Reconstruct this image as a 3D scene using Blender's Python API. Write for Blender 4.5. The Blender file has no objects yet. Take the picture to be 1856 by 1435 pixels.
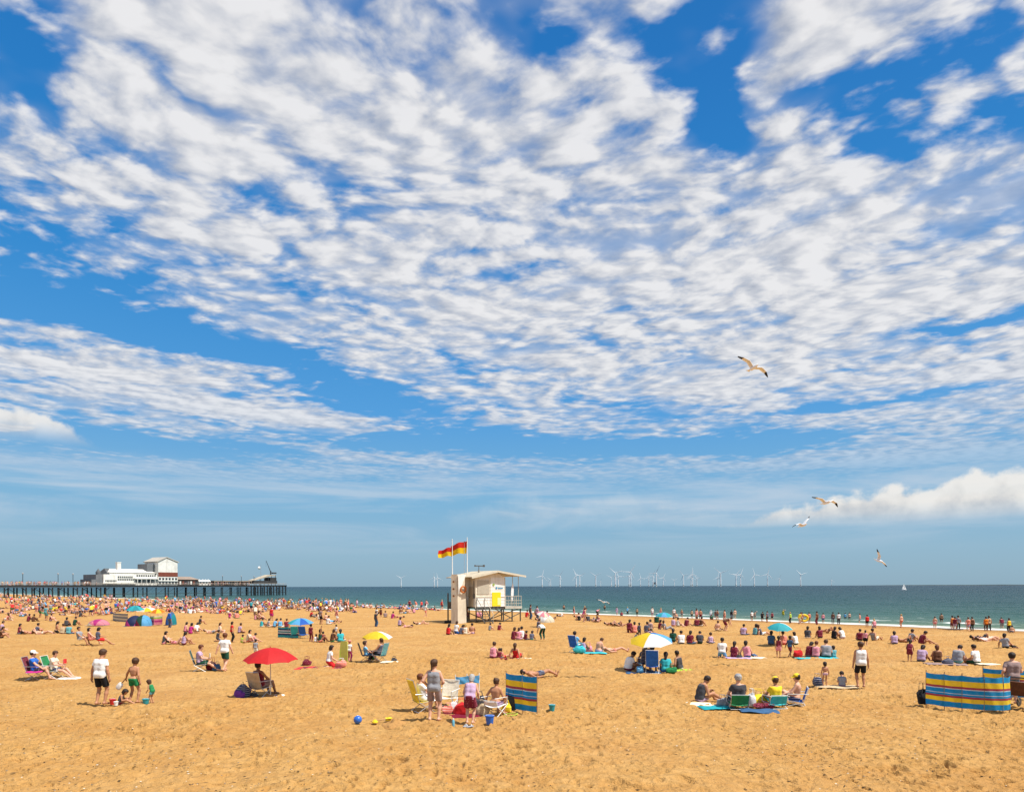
import bpy, bmesh, math, random
import numpy as np
from mathutils import Vector, Matrix

R = math.radians
random.seed(11)
rng = np.random.default_rng(11)
scene = bpy.context.scene
COL = scene.collection

# ------------------------------------------------------------------ camera
CAM_H = 3.8                      # eye height above the dry sand (a sea-front promenade)
FPX, CX, HY = 1237.0, 928.0, 1062.0
cam_data = bpy.data.cameras.new("camera")
cam_data.sensor_width = 36.0
cam_data.lens = 24.0
cam_data.shift_y = 0.1856
cam_data.clip_start = 0.1
cam_data.clip_end = 90000.0
cam = bpy.data.objects.new("camera", cam_data)
COL.objects.link(cam)
cam.location = (0, 0, CAM_H)
cam.rotation_euler = (R(90), R(0.14), 0)
scene.camera = cam

# ------------------------------------------------------------------ view
scene.view_settings.view_transform = 'Standard'
scene.view_settings.look = 'None'
scene.view_settings.gamma = 1.0
scene.view_settings.use_curve_mapping = False
scene.view_settings.exposure = 0.40

# ------------------------------------------------------------------ sun
SUN_EL = 60.0
sun_dir = Vector((0.92, -0.39, 0)).normalized()
sd = bpy.data.lights.new("sun", 'SUN')
sd.energy = 4.9
sd.angle = R(0.53)
sd.color = (1.0, 0.95, 0.86)
sun = bpy.data.objects.new("sun", sd)
COL.objects.link(sun)
to_sun = Vector((sun_dir.x * math.cos(R(SUN_EL)), sun_dir.y * math.cos(R(SUN_EL)), math.sin(R(SUN_EL))))
sun.rotation_euler = to_sun.to_track_quat('Z', 'Y').to_euler()

# ------------------------------------------------------------------ world: clear-air sky with a layer of altocumulus
world = bpy.data.worlds.new("World")
scene.world = world
world.use_nodes = True
world.cycles.sampling_method = 'MANUAL'
world.cycles.sample_map_resolution = 256
scene.cycles.max_bounces = 4
scene.cycles.diffuse_bounces = 2
scene.cycles.glossy_bounces = 2
scene.cycles.transmission_bounces = 3
scene.cycles.transparent_max_bounces = 6
scene.cycles.volume_bounces = 0
WT = world.node_tree
WT.nodes.clear()


class NB:
    """small helper to write node graphs as expressions"""
    def __init__(self, tree):
        self.t = tree

    def node(self, kind, **kw):
        n = self.t.nodes.new(kind)
        for k, v in kw.items():
            setattr(n, k, v)
        return n

    def put(self, sock, val):
        if isinstance(val, bpy.types.NodeSocket):
            self.t.links.new(val, sock)
        elif val is not None:
            sock.default_value = val

    def m(self, op, a, b=None, c=None, clamp=False):
        n = self.node('ShaderNodeMath', operation=op, use_clamp=clamp)
        self.put(n.inputs[0], a)
        self.put(n.inputs[1], b)
        self.put(n.inputs[2], c)
        return n.outputs[0]

    def vm(self, op, a, b=None, out=0):
        n = self.node('ShaderNodeVectorMath', operation=op)
        self.put(n.inputs[0], a)
        self.put(n.inputs[1], b)
        return n.outputs[out]

    def scale(self, a, s):
        n = self.node('ShaderNodeVectorMath', operation='SCALE')
        self.put(n.inputs[0], a)
        self.put(n.inputs['Scale'], s)
        return n.outputs[0]

    def sep(self, v):
        n = self.node('ShaderNodeSeparateXYZ')
        self.put(n.inputs[0], v)
        return n.outputs

    def comb(self, x, y, z):
        n = self.node('ShaderNodeCombineXYZ')
        self.put(n.inputs[0], x)
        self.put(n.inputs[1], y)
        self.put(n.inputs[2], z)
        return n.outputs[0]

    def noise(self, v, scale, detail=4, rough=0.5, dist=0.0, lac=2.0, dims='3D', out=0):
        n = self.node('ShaderNodeTexNoise', noise_dimensions=dims)
        self.put(n.inputs['Vector'], v)
        n.inputs['Scale'].default_value = scale
        n.inputs['Detail'].default_value = detail
        n.inputs['Roughness'].default_value = rough
        n.inputs['Lacunarity'].default_value = lac
        n.inputs['Distortion'].default_value = dist
        return n.outputs[out]

    def mapping(self, v, loc=(0, 0, 0), rot=(0, 0, 0), scl=(1, 1, 1), kind='POINT'):
        n = self.node('ShaderNodeMapping', vector_type=kind)
        self.put(n.inputs['Vector'], v)
        n.inputs['Location'].default_value = loc
        n.inputs['Rotation'].default_value = rot
        n.inputs['Scale'].default_value = scl
        return n.outputs[0]

    def smooth(self, x, a, b, lo=0.0, hi=1.0):
        n = self.node('ShaderNodeMapRange', interpolation_type='SMOOTHSTEP')
        self.put(n.inputs['Value'], x)
        n.inputs['From Min'].default_value = a
        n.inputs['From Max'].default_value = b
        n.inputs['To Min'].default_value = lo
        n.inputs['To Max'].default_value = hi
        return n.outputs[0]

    def lin(self, x, a, b, lo=0.0, hi=1.0):
        n = self.node('ShaderNodeMapRange')
        self.put(n.inputs['Value'], x)
        n.inputs['From Min'].default_value = a
        n.inputs['From Max'].default_value = b
        n.inputs['To Min'].default_value = lo
        n.inputs['To Max'].default_value = hi
        return n.outputs[0]

    def mix(self, f, a, b, blend='MIX'):
        n = self.node('ShaderNodeMix', data_type='RGBA', blend_type=blend)
        self.put(n.inputs[0], f)
        self.put(n.inputs[6], a)
        self.put(n.inputs[7], b)
        return n.outputs[2]

    def ramp(self, f, stops, interp='LINEAR'):
        n = self.node('ShaderNodeValToRGB')
        cr = n.color_ramp
        cr.interpolation = interp
        while len(cr.elements) > 1:
            cr.elements.remove(cr.elements[-1])
        cr.elements[0].position = stops[0][0]
        cr.elements[0].color = (*stops[0][1], 1)
        for p, c in stops[1:]:
            e = cr.elements.new(p)
            e.color = (*c, 1)
        self.put(n.inputs[0], f)
        return n.outputs[0]


def build_world():
    b = NB(WT)
    tc = b.node('ShaderNodeTexCoord')
    D = tc.outputs['Generated']
    x, y, z = b.sep(D)
    sky = b.node('ShaderNodeTexSky', sky_type='NISHITA')
    sky.sun_disc = False
    sky.sun_elevation = R(SUN_EL)
    sky.sun_rotation = math.atan2(sun_dir.x, sun_dir.y)
    sky.altitude = 10
    sky.air_density = 1.0
    sky.dust_density = 0.6
    sky.ozone_density = 3.0
    # deep polarised blue overhead paling to a clear blue-grey rim
    clear = b.ramp(z, [(0.0, (0.262, 0.430, 0.560)), (0.05, (0.265, 0.465, 0.630)), (0.13, (0.190, 0.460, 0.715)),
                       (0.24, (0.082, 0.360, 0.760)), (0.40, (0.022, 0.260, 0.670)), (0.60, (0.010, 0.185, 0.560)),
                       (1.0, (0.003, 0.085, 0.330))])
    skyc = b.mix(0.86, sky.outputs[0], b.scale(clear, 10.0))

    # cloud layer: the direction is projected to a flat layer overhead
    zc = b.m('MAXIMUM', z, 0.02)
    P0 = b.comb(b.m('DIVIDE', x, zc), b.m('DIVIDE', y, zc), 0.0)
    warp = b.noise(P0, 1.6, 3, 0.5, out=1)
    wv = b.vm('SUBTRACT', warp, (0.5, 0.5, 0.5))
    P = b.vm('ADD', P0, b.scale(wv, 0.22))
    warp2 = b.noise(P0, 4.5, 3, 0.6, out=1)
    PC = b.vm('ADD', b.vm('ADD', P0, b.scale(wv, 0.55)), b.scale(b.vm('SUBTRACT', warp2, (0.5, 0.5, 0.5)), 0.30))

    # coverage: wide clear lanes and thick fields of the layer, placed by where they stand over the land
    def blob(px, py, rx, ry, ang, amp):
        """centre given in layer coordinates; radii along a rotated frame"""
        v = b.mapping(PC, (px, py, 0), (0, 0, R(ang)), (rx, ry, 1), 'TEXTURE')
        g = b.node('ShaderNodeTexGradient', gradient_type='QUADRATIC_SPHERE')
        b.put(g.inputs[0], v)
        return g.outputs['Fac'], amp

    cov = 0.06
    # long rolls of cloud lying across the layer
    roll = b.noise(b.mapping(PC, rot=(0, 0, R(36)), scl=(2.4, 0.42, 1), kind='TEXTURE'), 1.0, 2, 0.5)
    cov = b.m('MULTIPLY_ADD', b.m('SUBTRACT', roll, 0.5), 0.70, cov)
    for bl in CLOUD_FIELD:
        g, a = blob(*bl)
        cov = b.m('MULTIPLY_ADD', g, a, cov)

    def field(Pv, det, pw):
        n1 = b.noise(Pv, 1.9, det + 1, 0.50, 0.0)
        Pr = b.mapping(Pv, rot=(0, 0, R(35)), scl=(0.95, 1.12, 1))
        n2 = b.noise(Pr, 7.5, det + 1, 0.60, 0.0)
        vo = b.node('ShaderNodeTexVoronoi', feature='SMOOTH_F1', voronoi_dimensions='2D')
        vo.inputs['Scale'].default_value = 8.5
        vo.inputs['Smoothness'].default_value = 0.55
        vo.inputs['Randomness'].default_value = 0.9
        b.put(vo.inputs['Vector'], b.vm('ADD', Pr, b.scale(b.vm('SUBTRACT', b.noise(Pr, 13.0, 2.0, 0.6, out=1), (0.5, 0.5, 0.5)), 0.14)))
        puff = b.m('SUBTRACT', 0.42, vo.outputs['Distance'])
        s = b.m('MULTIPLY_ADD', b.m('SUBTRACT', n1, 0.5), 1.25, b.m('MULTIPLY', b.m('SUBTRACT', n2, 0.5), 1.30))
        return b.m('MULTIPLY_ADD', puff, pw, s)

    pw = b.smooth(z, 0.18, 0.48, 0.28, 0.70)
    s0 = field(P, 4.0, pw)
    d = b.m('ADD', s0, cov)
    mask = b.smooth(d, -0.24, 0.30, 0.0, 0.96)
    nv = b.noise(P, 2.6, 3, 0.55)
    veil = b.smooth(b.m('MULTIPLY_ADD', b.m('SUBTRACT', nv, 0.5), 1.5, cov), -0.14, 0.46, 0.0, 0.66)
    mask = b.m('MAXIMUM', mask, b.m('MULTIPLY_ADD', mask, b.m('SUBTRACT', 1.0, veil), veil))
    # light through the puffs: compare with the layer a little toward the sun
    Ps = b.vm('ADD', P, (sun_dir.x * 0.05, sun_dir.y * 0.05, 0))
    s1 = field(Ps, 1.5, pw)
    edge = b.m('SUBTRACT', s0, s1)
    lum = b.m('MULTIPLY_ADD', edge, 0.30, 0.765)
    thick = b.smooth(d, 0.0, 0.6)
    lum = b.m('MULTIPLY_ADD', thick, 0.10, lum)
    lum = b.m('MINIMUM', b.m('MAXIMUM', lum, 0.62), 0.92)
    cc = b.mix(b.lin(lum, 0.6, 0.88), (0.74, 0.80, 0.93, 1), (0.985, 0.975, 0.975, 1))
    ccol = b.scale(cc, b.m('MULTIPLY', lum, 9.6))
    # the layer thins and fades into the air low down
    fade = b.smooth(z, 0.10, 0.30, 0.0, 1.0)
    mask = b.m('MULTIPLY', mask, b.m('MULTIPLY_ADD', fade, 0.40, 0.56))
    mask = b.m('MULTIPLY', mask, b.smooth(z, 0.115, 0.205))
    skyc = b.mix(mask, skyc, ccol)

    # thin streaks of far cloud close to the horizon, in bearing / height
    az = b.m('ARCTAN2', x, y)
    q = b.comb(b.m('MULTIPLY', az, 2.2), b.m('MULTIPLY', z, 22.0), 3.7)
    st = b.noise(q, 1.25, 7, 0.58, 0.6)
    band = b.m('MULTIPLY', b.smooth(z, 0.03, 0.115), b.smooth(z, 0.185, 0.115))
    sm = b.m('MULTIPLY', b.smooth(st, 0.38, 0.66), b.m('MULTIPLY', band, 0.60))
    skyc = b.mix(sm, skyc, (6.3, 6.9, 7.7, 1))

    # a bank of heaped cloud far off to seaward
    def heap(cx_, w, base, h, seed, nscale, edge0):
        u = b.m('DIVIDE', b.m('SUBTRACT', az, cx_), w)
        qq = b.comb(b.m('MULTIPLY', az, 14.0), b.m('MULTIPLY', z, 14.0), seed)
        nn = b.noise(qq, nscale, 6, 0.56, 0.15)
        low = b.noise(b.comb(b.m('MULTIPLY', az, 14.0), 0.0, seed), 0.55, 3, 0.5)
        top = b.m('MULTIPLY', b.m('SUBTRACT', 1.0, b.m('MULTIPLY', u, u)), h)
        top = b.m('MULTIPLY', top, b.m('MULTIPLY_ADD', low, 1.5, 0.35))
        hh = b.m('SUBTRACT', z, base)
        dd = b.m('SUBTRACT', top, hh)
        dd = b.m('ADD', b.m('DIVIDE', dd, h), b.m('MULTIPLY', b.m('SUBTRACT', nn, 0.5), 1.5))
        mk = b.m('MULTIPLY', b.smooth(dd, 0.0, edge0), b.smooth(hh, -0.012, 0.022))
        # towering sides toward the sun are brighter, foot is greyer
        qs = b.vm('ADD', qq, (0.22, 0.30, 0))
        ns = b.noise(qs, nscale, 6, 0.56, 0.15)
        lm = b.m('MULTIPLY_ADD', b.m('SUBTRACT', nn, ns), 0.60, 0.86)
        lm = b.m('MULTIPLY_ADD', b.smooth(hh, 0.0, h), 0.12, lm)
        lm = b.m('MINIMUM', b.m('MAXIMUM', lm, 0.70), 1.0)
        c = b.mix(b.lin(lm, 0.55, 0.92), (0.66, 0.72, 0.82, 1), (1.0, 0.96, 0.90, 1))
        return mk, b.scale(c, b.m('MULTIPLY', lm, 9.2))

    mk, c = heap(0.66, 0.36, 0.084, 0.044, 2.6, 1.6, 0.30)
    skyc = b.mix(b.m('MULTIPLY', mk, 0.86), skyc, c)
    mk, c = heap(-0.63, 0.085, 0.178, 0.030, 4.4, 1.6, 0.3)
    skyc = b.mix(b.m('MULTIPLY', mk, 0.85), skyc, c)
    mk, c = heap(0.10, 0.26, 0.088, 0.045, 7.9, 1.3, 0.5)
    skyc = b.mix(b.m('MULTIPLY', mk, 0.16), skyc, c)

    bg = b.node('ShaderNodeBackground')
    bg.inputs['Strength'].default_value = 0.0758
    b.put(bg.inputs['Color'], skyc)
    out = b.node('ShaderNodeOutputWorld')
    WT.links.new(bg.outputs[0], out.inputs['Surface'])


def layer(px, py):
    v = 1062.0 - py
    return (px - 928.0) / v, 1237.0 / v


def CB(px, py, rx, ry, ang, amp):
    a, c = layer(px, py)
    return (a, c, rx, ry, ang, amp)


CLOUD_FIELD = [
    # thick fields
    (0.80, 2.25, 1.35, 0.85, 0, 0.50),
    (-0.30, 1.55, 0.9, 0.50, 25, 0.24),
    (-0.40, 2.25, 1.0, 0.50, 28, 0.27),
    (0.05, 1.75, 0.5, 0.5, 0, 0.15),
    CB(1330, 690, 0.8, 0.9, 10, 0.30),
    CB(1430, 130, 0.22, 0.42, -20, 0.30),
    CB(330, 60, 0.30, 0.22, 25, 0.25),
    CB(130, 655, 0.75, 0.26, 30, 0.95),
    CB(470, 745, 0.95, 0.30, 42, 0.95),
    CB(20, 770, 0.6, 0.30, 10, 0.75),
    CB(1700, 830, 1.9, 0.55, -20, 0.85),
    CB(1800, 680, 0.75, 0.28, -28, 0.65),
    # clear lanes
    CB(40, 540, 1.05, 0.56, 22, -1.05),
    CB(340, 620, 0.95, 0.36, 38, -0.9),
    CB(640, 715, 1.2, 0.52, 52, -0.9),
    CB(200, 800, 2.0, 1.0, 35, -1.0),
    CB(880, 805, 2.0, 0.80, 10, -1.1),
    CB(1270, 200, 0.17, 0.44, -8, -0.58),
    CB(1000, 50, 0.16, 0.09, 0, -0.45),
    CB(1650, 150, 0.42, 0.34, -10, -0.42),
    CB(1580, 285, 0.46, 0.20, -15, -0.30),
    CB(1300, 810, 1.6, 0.65, -10, -1.1),
    CB(1560, 735, 0.9, 0.22, -35, -0.8),
    CB(1790, 590, 0.6, 0.18, -35, -0.7),
    CB(50, 90, 0.20, 0.30, 40, -0.40),
    CB(400, 190, 0.34, 0.07, 35, -0.40),
    CB(20, 440, 0.35, 0.12, 30, -0.55),
]
build_world()

# ================================================================== places
def horizon(px):
    return HY - 0.0025 * (px - CX)


SEA_Z = -0.5
_A = np.array([(300 - CX) / FPX, 1.0]) * ((CAM_H - SEA_Z) * FPX / 23.4)
_B = np.array([(1856 - CX) / FPX, 1.0]) * ((CAM_H - SEA_Z) * FPX / 85.3)
SH_DIR = (_B - _A) / np.linalg.norm(_B - _A)       # along the water's edge
SH_N = np.array([SH_DIR[1], -SH_DIR[0]])           # points inland
if SH_N @ (np.array([0.0, 0.0]) - _A) < 0:
    SH_N = -SH_N


_al0 = float(np.array([7.0, 112.0]) @ SH_DIR)      # the bay curves in a little here
BAY, BAY_W = 4.6, 62.0


def inland(x, y):
    """metres inland of the water's edge (negative in the sea)"""
    al = x * SH_DIR[0] + y * SH_DIR[1]
    return (x - _A[0]) * SH_N[0] + (y - _A[1]) * SH_N[1] + BAY * np.exp(-((al - _al0) / BAY_W) ** 2)


def inland_nodes(b, x, y):
    al = b.m('ADD', b.m('MULTIPLY', x, float(SH_DIR[0])), b.m('MULTIPLY', y, float(SH_DIR[1])))
    g = b.m('DIVIDE', b.m('SUBTRACT', al, _al0), BAY_W)
    g = b.m('MULTIPLY', b.m('EXPONENT', b.m('MULTIPLY', b.m('MULTIPLY', g, g), -1.0)), BAY)
    s = b.m('ADD', b.m('MULTIPLY', b.m('SUBTRACT', x, float(_A[0])), float(SH_N[0])),
            b.m('MULTIPLY', b.m('SUBTRACT', y, float(_A[1])), float(SH_N[1])))
    return b.m('ADD', s, g), al


def beach_z(x, y):
    s = inland(x, y)
    return np.maximum(np.minimum(0.0, SEA_Z + 0.035 * s), -3.0)


def spot(px, py, z=None):
    """where a thing seen at this place of the photograph stands on the beach"""
    zz = 0.0 if z is None else z
    for _ in range(6):
        Y = (CAM_H - zz) * FPX / max(py - horizon(px), 1.0)
        X = (px - CX) / FPX * Y
        if z is None:
            zz = float(max(beach_z(X, Y), SEA_Z - 0.35))
    return Vector((X, Y, zz))


def scale_at(v):
    """photograph pixels per metre at a place"""
    return FPX / v.y


# ================================================================== numpy noise
def _hash(ix, iy, seed):
    h = (ix.astype(np.int64) * 374761393 + iy.astype(np.int64) * 668265263 + seed * 1442695041) & 0xFFFFFFFF
    h = ((h ^ (h >> 13)) * 1274126177) & 0xFFFFFFFF
    h = h ^ (h >> 16)
    return (h & 0xFFFFFF).astype(np.float32) / np.float32(0xFFFFFF)


def vnoise(x, y, seed=0):
    ix, iy = np.floor(x), np.floor(y)
    fx, fy = x - ix, y - iy
    fx = fx * fx * (3 - 2 * fx)
    fy = fy * fy * (3 - 2 * fy)
    a = _hash(ix, iy, seed)
    b_ = _hash(ix + 1, iy, seed)
    c = _hash(ix, iy + 1, seed)
    d = _hash(ix + 1, iy + 1, seed)
    return (a + (b_ - a) * fx) * (1 - fy) + (c + (d - c) * fx) * fy - 0.5


def fbm(x, y, octaves=4, seed=0, rough=0.5):
    s, a = 0.0, 1.0
    for o in range(octaves):
        s = s + a * vnoise(x * 2 ** o + 17.3 * o, y * 2 ** o - 9.1 * o, seed + o)
        a *= rough
    return s


def dents(x, y, cell, seed, rmin, rmax, depth, aspect, prob):
    """footprint-like hollows with a pushed-up rim"""
    gx, gy = np.floor(x / cell), np.floor(y / cell)
    out = np.zeros_like(x)
    for dx in (-1, 0, 1):
        for dy in (-1, 0, 1):
            cx, cy = gx + dx, gy + dy
            jx = (cx + 0.1 + 0.8 * _hash(cx, cy, seed)) * cell
            jy = (cy + 0.1 + 0.8 * _hash(cx, cy, seed + 1)) * cell
            ang = _hash(cx, cy, seed + 2) * np.float32(math.pi)
            r = rmin + (rmax - rmin) * _hash(cx, cy, seed + 3)
            keep = _hash(cx, cy, seed + 4) < prob
            ux, uy = x - jx, y - jy
            ca, sa = np.cos(ang), np.sin(ang)
            a = (ux * ca + uy * sa) / aspect
            c = -ux * sa + uy * ca
            q = np.sqrt(a * a + c * c) / r
            amp = depth * (0.5 + 0.9 * _hash(cx, cy, seed + 5))
            hole = -np.clip(1 - q, 0, 1) ** 0.8
            rim = 0.34 * np.exp(-((q - 1.15) / 0.28) ** 2)
            out += np.where(keep, amp * (hole + rim), 0)
    return out


# ================================================================== mesh helpers
def link(name, me, parent=None, loc=None):
    o = bpy.data.objects.new(name, me)
    COL.objects.link(o)
    if parent is not None:
        o.parent = parent
    if loc is not None:
        o.location = loc
    return o


def grid_mesh(name, X, Y, Z):
    nr, nc = X.shape
    co = np.stack([X, Y, Z], -1).reshape(-1, 3).astype(np.float32)
    idx = np.arange(nr * nc).reshape(nr, nc)
    f = np.stack([idx[:-1, :-1], idx[:-1, 1:], idx[1:, 1:], idx[1:, :-1]], -1).reshape(-1, 4)
    me = bpy.data.meshes.new(name)
    fill_mesh(me, co, f)
    return me


def fill_mesh(me, co, quads, smooth=True):
    n = len(quads)
    k = quads.shape[1]
    me.vertices.add(len(co))
    me.vertices.foreach_set('co', np.asarray(co, np.float32).ravel())
    me.loops.add(n * k)
    me.loops.foreach_set('vertex_index', np.asarray(quads, np.int32).ravel())
    me.polygons.add(n)
    me.polygons.foreach_set('loop_start', np.arange(0, n * k, k, dtype=np.int32))
    me.polygons.foreach_set('use_smooth', np.full(n, smooth))
    me.update(calc_edges=True)
    return me


# ================================================================== materials
_mats = {}


def new_mat(name):
    m = bpy.data.materials.new(name)
    m.use_nodes = True
    nt = m.node_tree
    return m, NB(nt), nt.nodes['Principled BSDF']


def mat(name, col, rough=0.7, var=0.12, scale=6.0, metal=0.0, spec=0.3, bump=0.0, bscale=30.0, sheen=0.0, subsurf=0.0):
    """procedural paint / cloth / metal: colour with a little mottling and relief"""
    if name in _mats:
        return _mats[name]
    m, b, p = new_mat(name)
    tc = b.node('ShaderNodeTexCoord')
    n = b.noise(tc.outputs['Object'], scale, 4, 0.6)
    c = Vector(col)
    lo = [max(0, v * (1 - var)) for v in c]
    hi = [min(1, v * (1 + var)) for v in c]
    b.put(p.inputs['Base Color'], b.ramp(n, [(0.3, lo), (0.7, hi)]))
    p.inputs['Roughness'].default_value = rough
    p.inputs['Metallic'].default_value = metal
    p.inputs['Specular IOR Level'].default_value = spec
    if sheen:
        p.inputs['Sheen Weight'].default_value = sheen
    if bump:
        bn = b.node('ShaderNodeBump')
        bn.inputs['Strength'].default_value = bump
        bn.inputs['Distance'].default_value = 0.02
        b.put(bn.inputs['Height'], b.noise(tc.outputs['Object'], bscale, 3, 0.5))
        b.put(p.inputs['Normal'], bn.outputs[0])
    m.diffuse_color = (*col, 1)
    _mats[name] = m
    return m


def stripes(name, stops, axis=2, lo=0.0, hi=1.0, rough=0.75, trans=0.0, var=0.04):
    """woven stripes across one object axis: stops = [(position 0..1, colour)]"""
    if name in _mats:
        return _mats[name]
    m, b, p = new_mat(name)
    tc = b.node('ShaderNodeTexCoord')
    ax = b.sep(tc.outputs['Object'])[axis]
    f = b.lin(ax, lo, hi)
    col = b.ramp(f, stops, 'CONSTANT')
    n = b.noise(tc.outputs['Object'], 9.0, 4, 0.6)
    col = b.mix(b.smooth(n, 0.35, 0.75, 0.0, var * 2), col, (0.75, 0.72, 0.66, 1))
    b.put(p.inputs['Base Color'], col)
    p.inputs['Roughness'].default_value = rough
    p.inputs['Specular IOR Level'].default_value = 0.25
    bn = b.node('ShaderNodeBump')
    bn.inputs['Strength'].default_value = 0.3
    bn.inputs['Distance'].default_value = 0.02
    b.put(bn.inputs['Height'], b.noise(tc.outputs['Object'], 7.0, 3, 0.5))
    b.put(p.inputs['Normal'], bn.outputs[0])
    if trans:
        tr = b.node('ShaderNodeBsdfTranslucent')
        b.put(tr.inputs['Color'], col)
        mx = b.node('ShaderNodeMixShader')
        mx.inputs[0].default_value = trans
        out = m.node_tree.nodes['Material Output']
        m.node_tree.links.new(p.outputs[0], mx.inputs[1])
        m.node_tree.links.new(tr.outputs[0], mx.inputs[2])
        m.node_tree.links.new(mx.outputs[0], out.inputs['Surface'])
    _mats[name] = m
    return m


def canopy_mat(name, col, trans=0.35):
    if name in _mats:
        return _mats[name]
    m, b, p = new_mat(name)
    tc = b.node('ShaderNodeTexCoord')
    n = b.noise(tc.outputs['Object'], 3.0, 4, 0.6)
    c = b.ramp(n, [(0.3, [v * 0.9 for v in col]), (0.7, [min(1, v * 1.08) for v in col])])
    b.put(p.inputs['Base Color'], c)
    p.inputs['Roughness'].default_value = 0.65
    p.inputs['Specular IOR Level'].default_value = 0.3
    tr = b.node('ShaderNodeBsdfTranslucent')
    b.put(tr.inputs['Color'], c)
    mx = b.node('ShaderNodeMixShader')
    mx.inputs[0].default_value = trans
    m.node_tree.links.new(p.outputs[0], mx.inputs[1])
    m.node_tree.links.new(tr.outputs[0], mx.inputs[2])
    m.node_tree.links.new(mx.outputs[0], m.node_tree.nodes['Material Output'].inputs['Surface'])
    _mats[name] = m
    return m


def weathered(name, col, stain=(.22, .13, .06), amount=.5, scale=1.0):
    """outdoor paint with run-off streaks, faded patches and grime"""
    if name in _mats:
        return _mats[name]
    m, b, p = new_mat(name)
    tc = b.node('ShaderNodeTexCoord')
    v = tc.outputs['Object']
    patch_ = b.noise(v, 1.3 * scale, 5, 0.65)
    streak = b.noise(b.mapping(v, scl=(6 * scale, 6 * scale, .5 * scale)), 1.0, 5, 0.65)
    c = b.ramp(patch_, [(.3, [q * .82 for q in col]), (.55, list(col)), (.75, [min(1, q * 1.06) for q in col])])
    c = b.mix(b.m('MULTIPLY', b.smooth(streak, .50, .74), amount), c, (*stain, 1))
    b.put(p.inputs['Base Color'], c)
    b.put(p.inputs['Roughness'], b.lin(patch_, .3, .7, .5, .8))
    p.inputs['Specular IOR Level'].default_value = .3
    bn = b.node('ShaderNodeBump')
    bn.inputs['Strength'].default_value = .25
    bn.inputs['Distance'].default_value = .02
    b.put(bn.inputs['Height'], streak)
    b.put(p.inputs['Normal'], bn.outputs[0])
    _mats[name] = m
    return m


# ================================================================== sand
def sand_material():
    m, b, p = new_mat("sand")
    geo = b.node('ShaderNodeNewGeometry')
    pos = geo.outputs['Position']
    x, y, z = b.sep(pos)
    s, _al = inland_nodes(b, x, y)
    n1 = b.noise(pos, 0.35, 5, 0.6)
    n2 = b.noise(pos, 2.4, 5, 0.65)
    n3 = b.noise(pos, 38.0, 3, 0.7)
    dry = b.ramp(n2, [(0.28, (0.398, 0.210, 0.060)), (0.5, (0.480, 0.268, 0.084)), (0.72, (0.558, 0.330, 0.120))])
    n0 = b.noise(pos, 0.09, 4, 0.6)
    dry = b.mix(b.smooth(n0, 0.48, 0.70, 0.0, 0.5), dry, (0.560, 0.345, 0.140, 1))
    dry = b.mix(b.smooth(n1, 0.38, 0.68, 0.0, 0.55), dry, (0.400, 0.190, 0.048, 1))
    dry = b.mix(b.smooth(n3, 0.55, 0.8, 0.0, 0.35), dry, (0.25, 0.135, 0.050, 1))
    # damp and wet sand toward the water's edge
    sw = b.m('ADD', s, b.m('MULTIPLY', b.m('SUBTRACT', n1, 0.5), 9.0))
    damp = b.smooth(sw, 16.0, 6.0)
    wet = b.smooth(sw, 5.0, 1.0)
    c = b.mix(b.m('MULTIPLY', damp, 0.55), dry, (0.285, 0.130, 0.036, 1))
    c = b.mix(b.m('MULTIPLY', wet, 0.8), c, (0.19, 0.100, 0.042, 1))
    b.put(p.inputs['Base Color'], c)
    b.put(p.inputs['Roughness'], b.lin(wet, 0, 1, 0.92, 0.35))
    p.inputs['Specular IOR Level'].default_value = 0.25
    h = b.m('MULTIPLY_ADD', b.noise(pos, 5.0, 5, 0.62, 0.4), 1.0, b.m('MULTIPLY', b.noise(pos, 40.0, 3, 0.6), 0.15))
    bn = b.node('ShaderNodeBump')
    bn.inputs['Distance'].default_value = 0.17
    b.put(bn.inputs['Strength'], b.lin(wet, 0, 1, 0.95, 0.1))
    b.put(bn.inputs['Height'], h)
    b.put(p.inputs['Normal'], bn.outputs[0])
    return m


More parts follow.
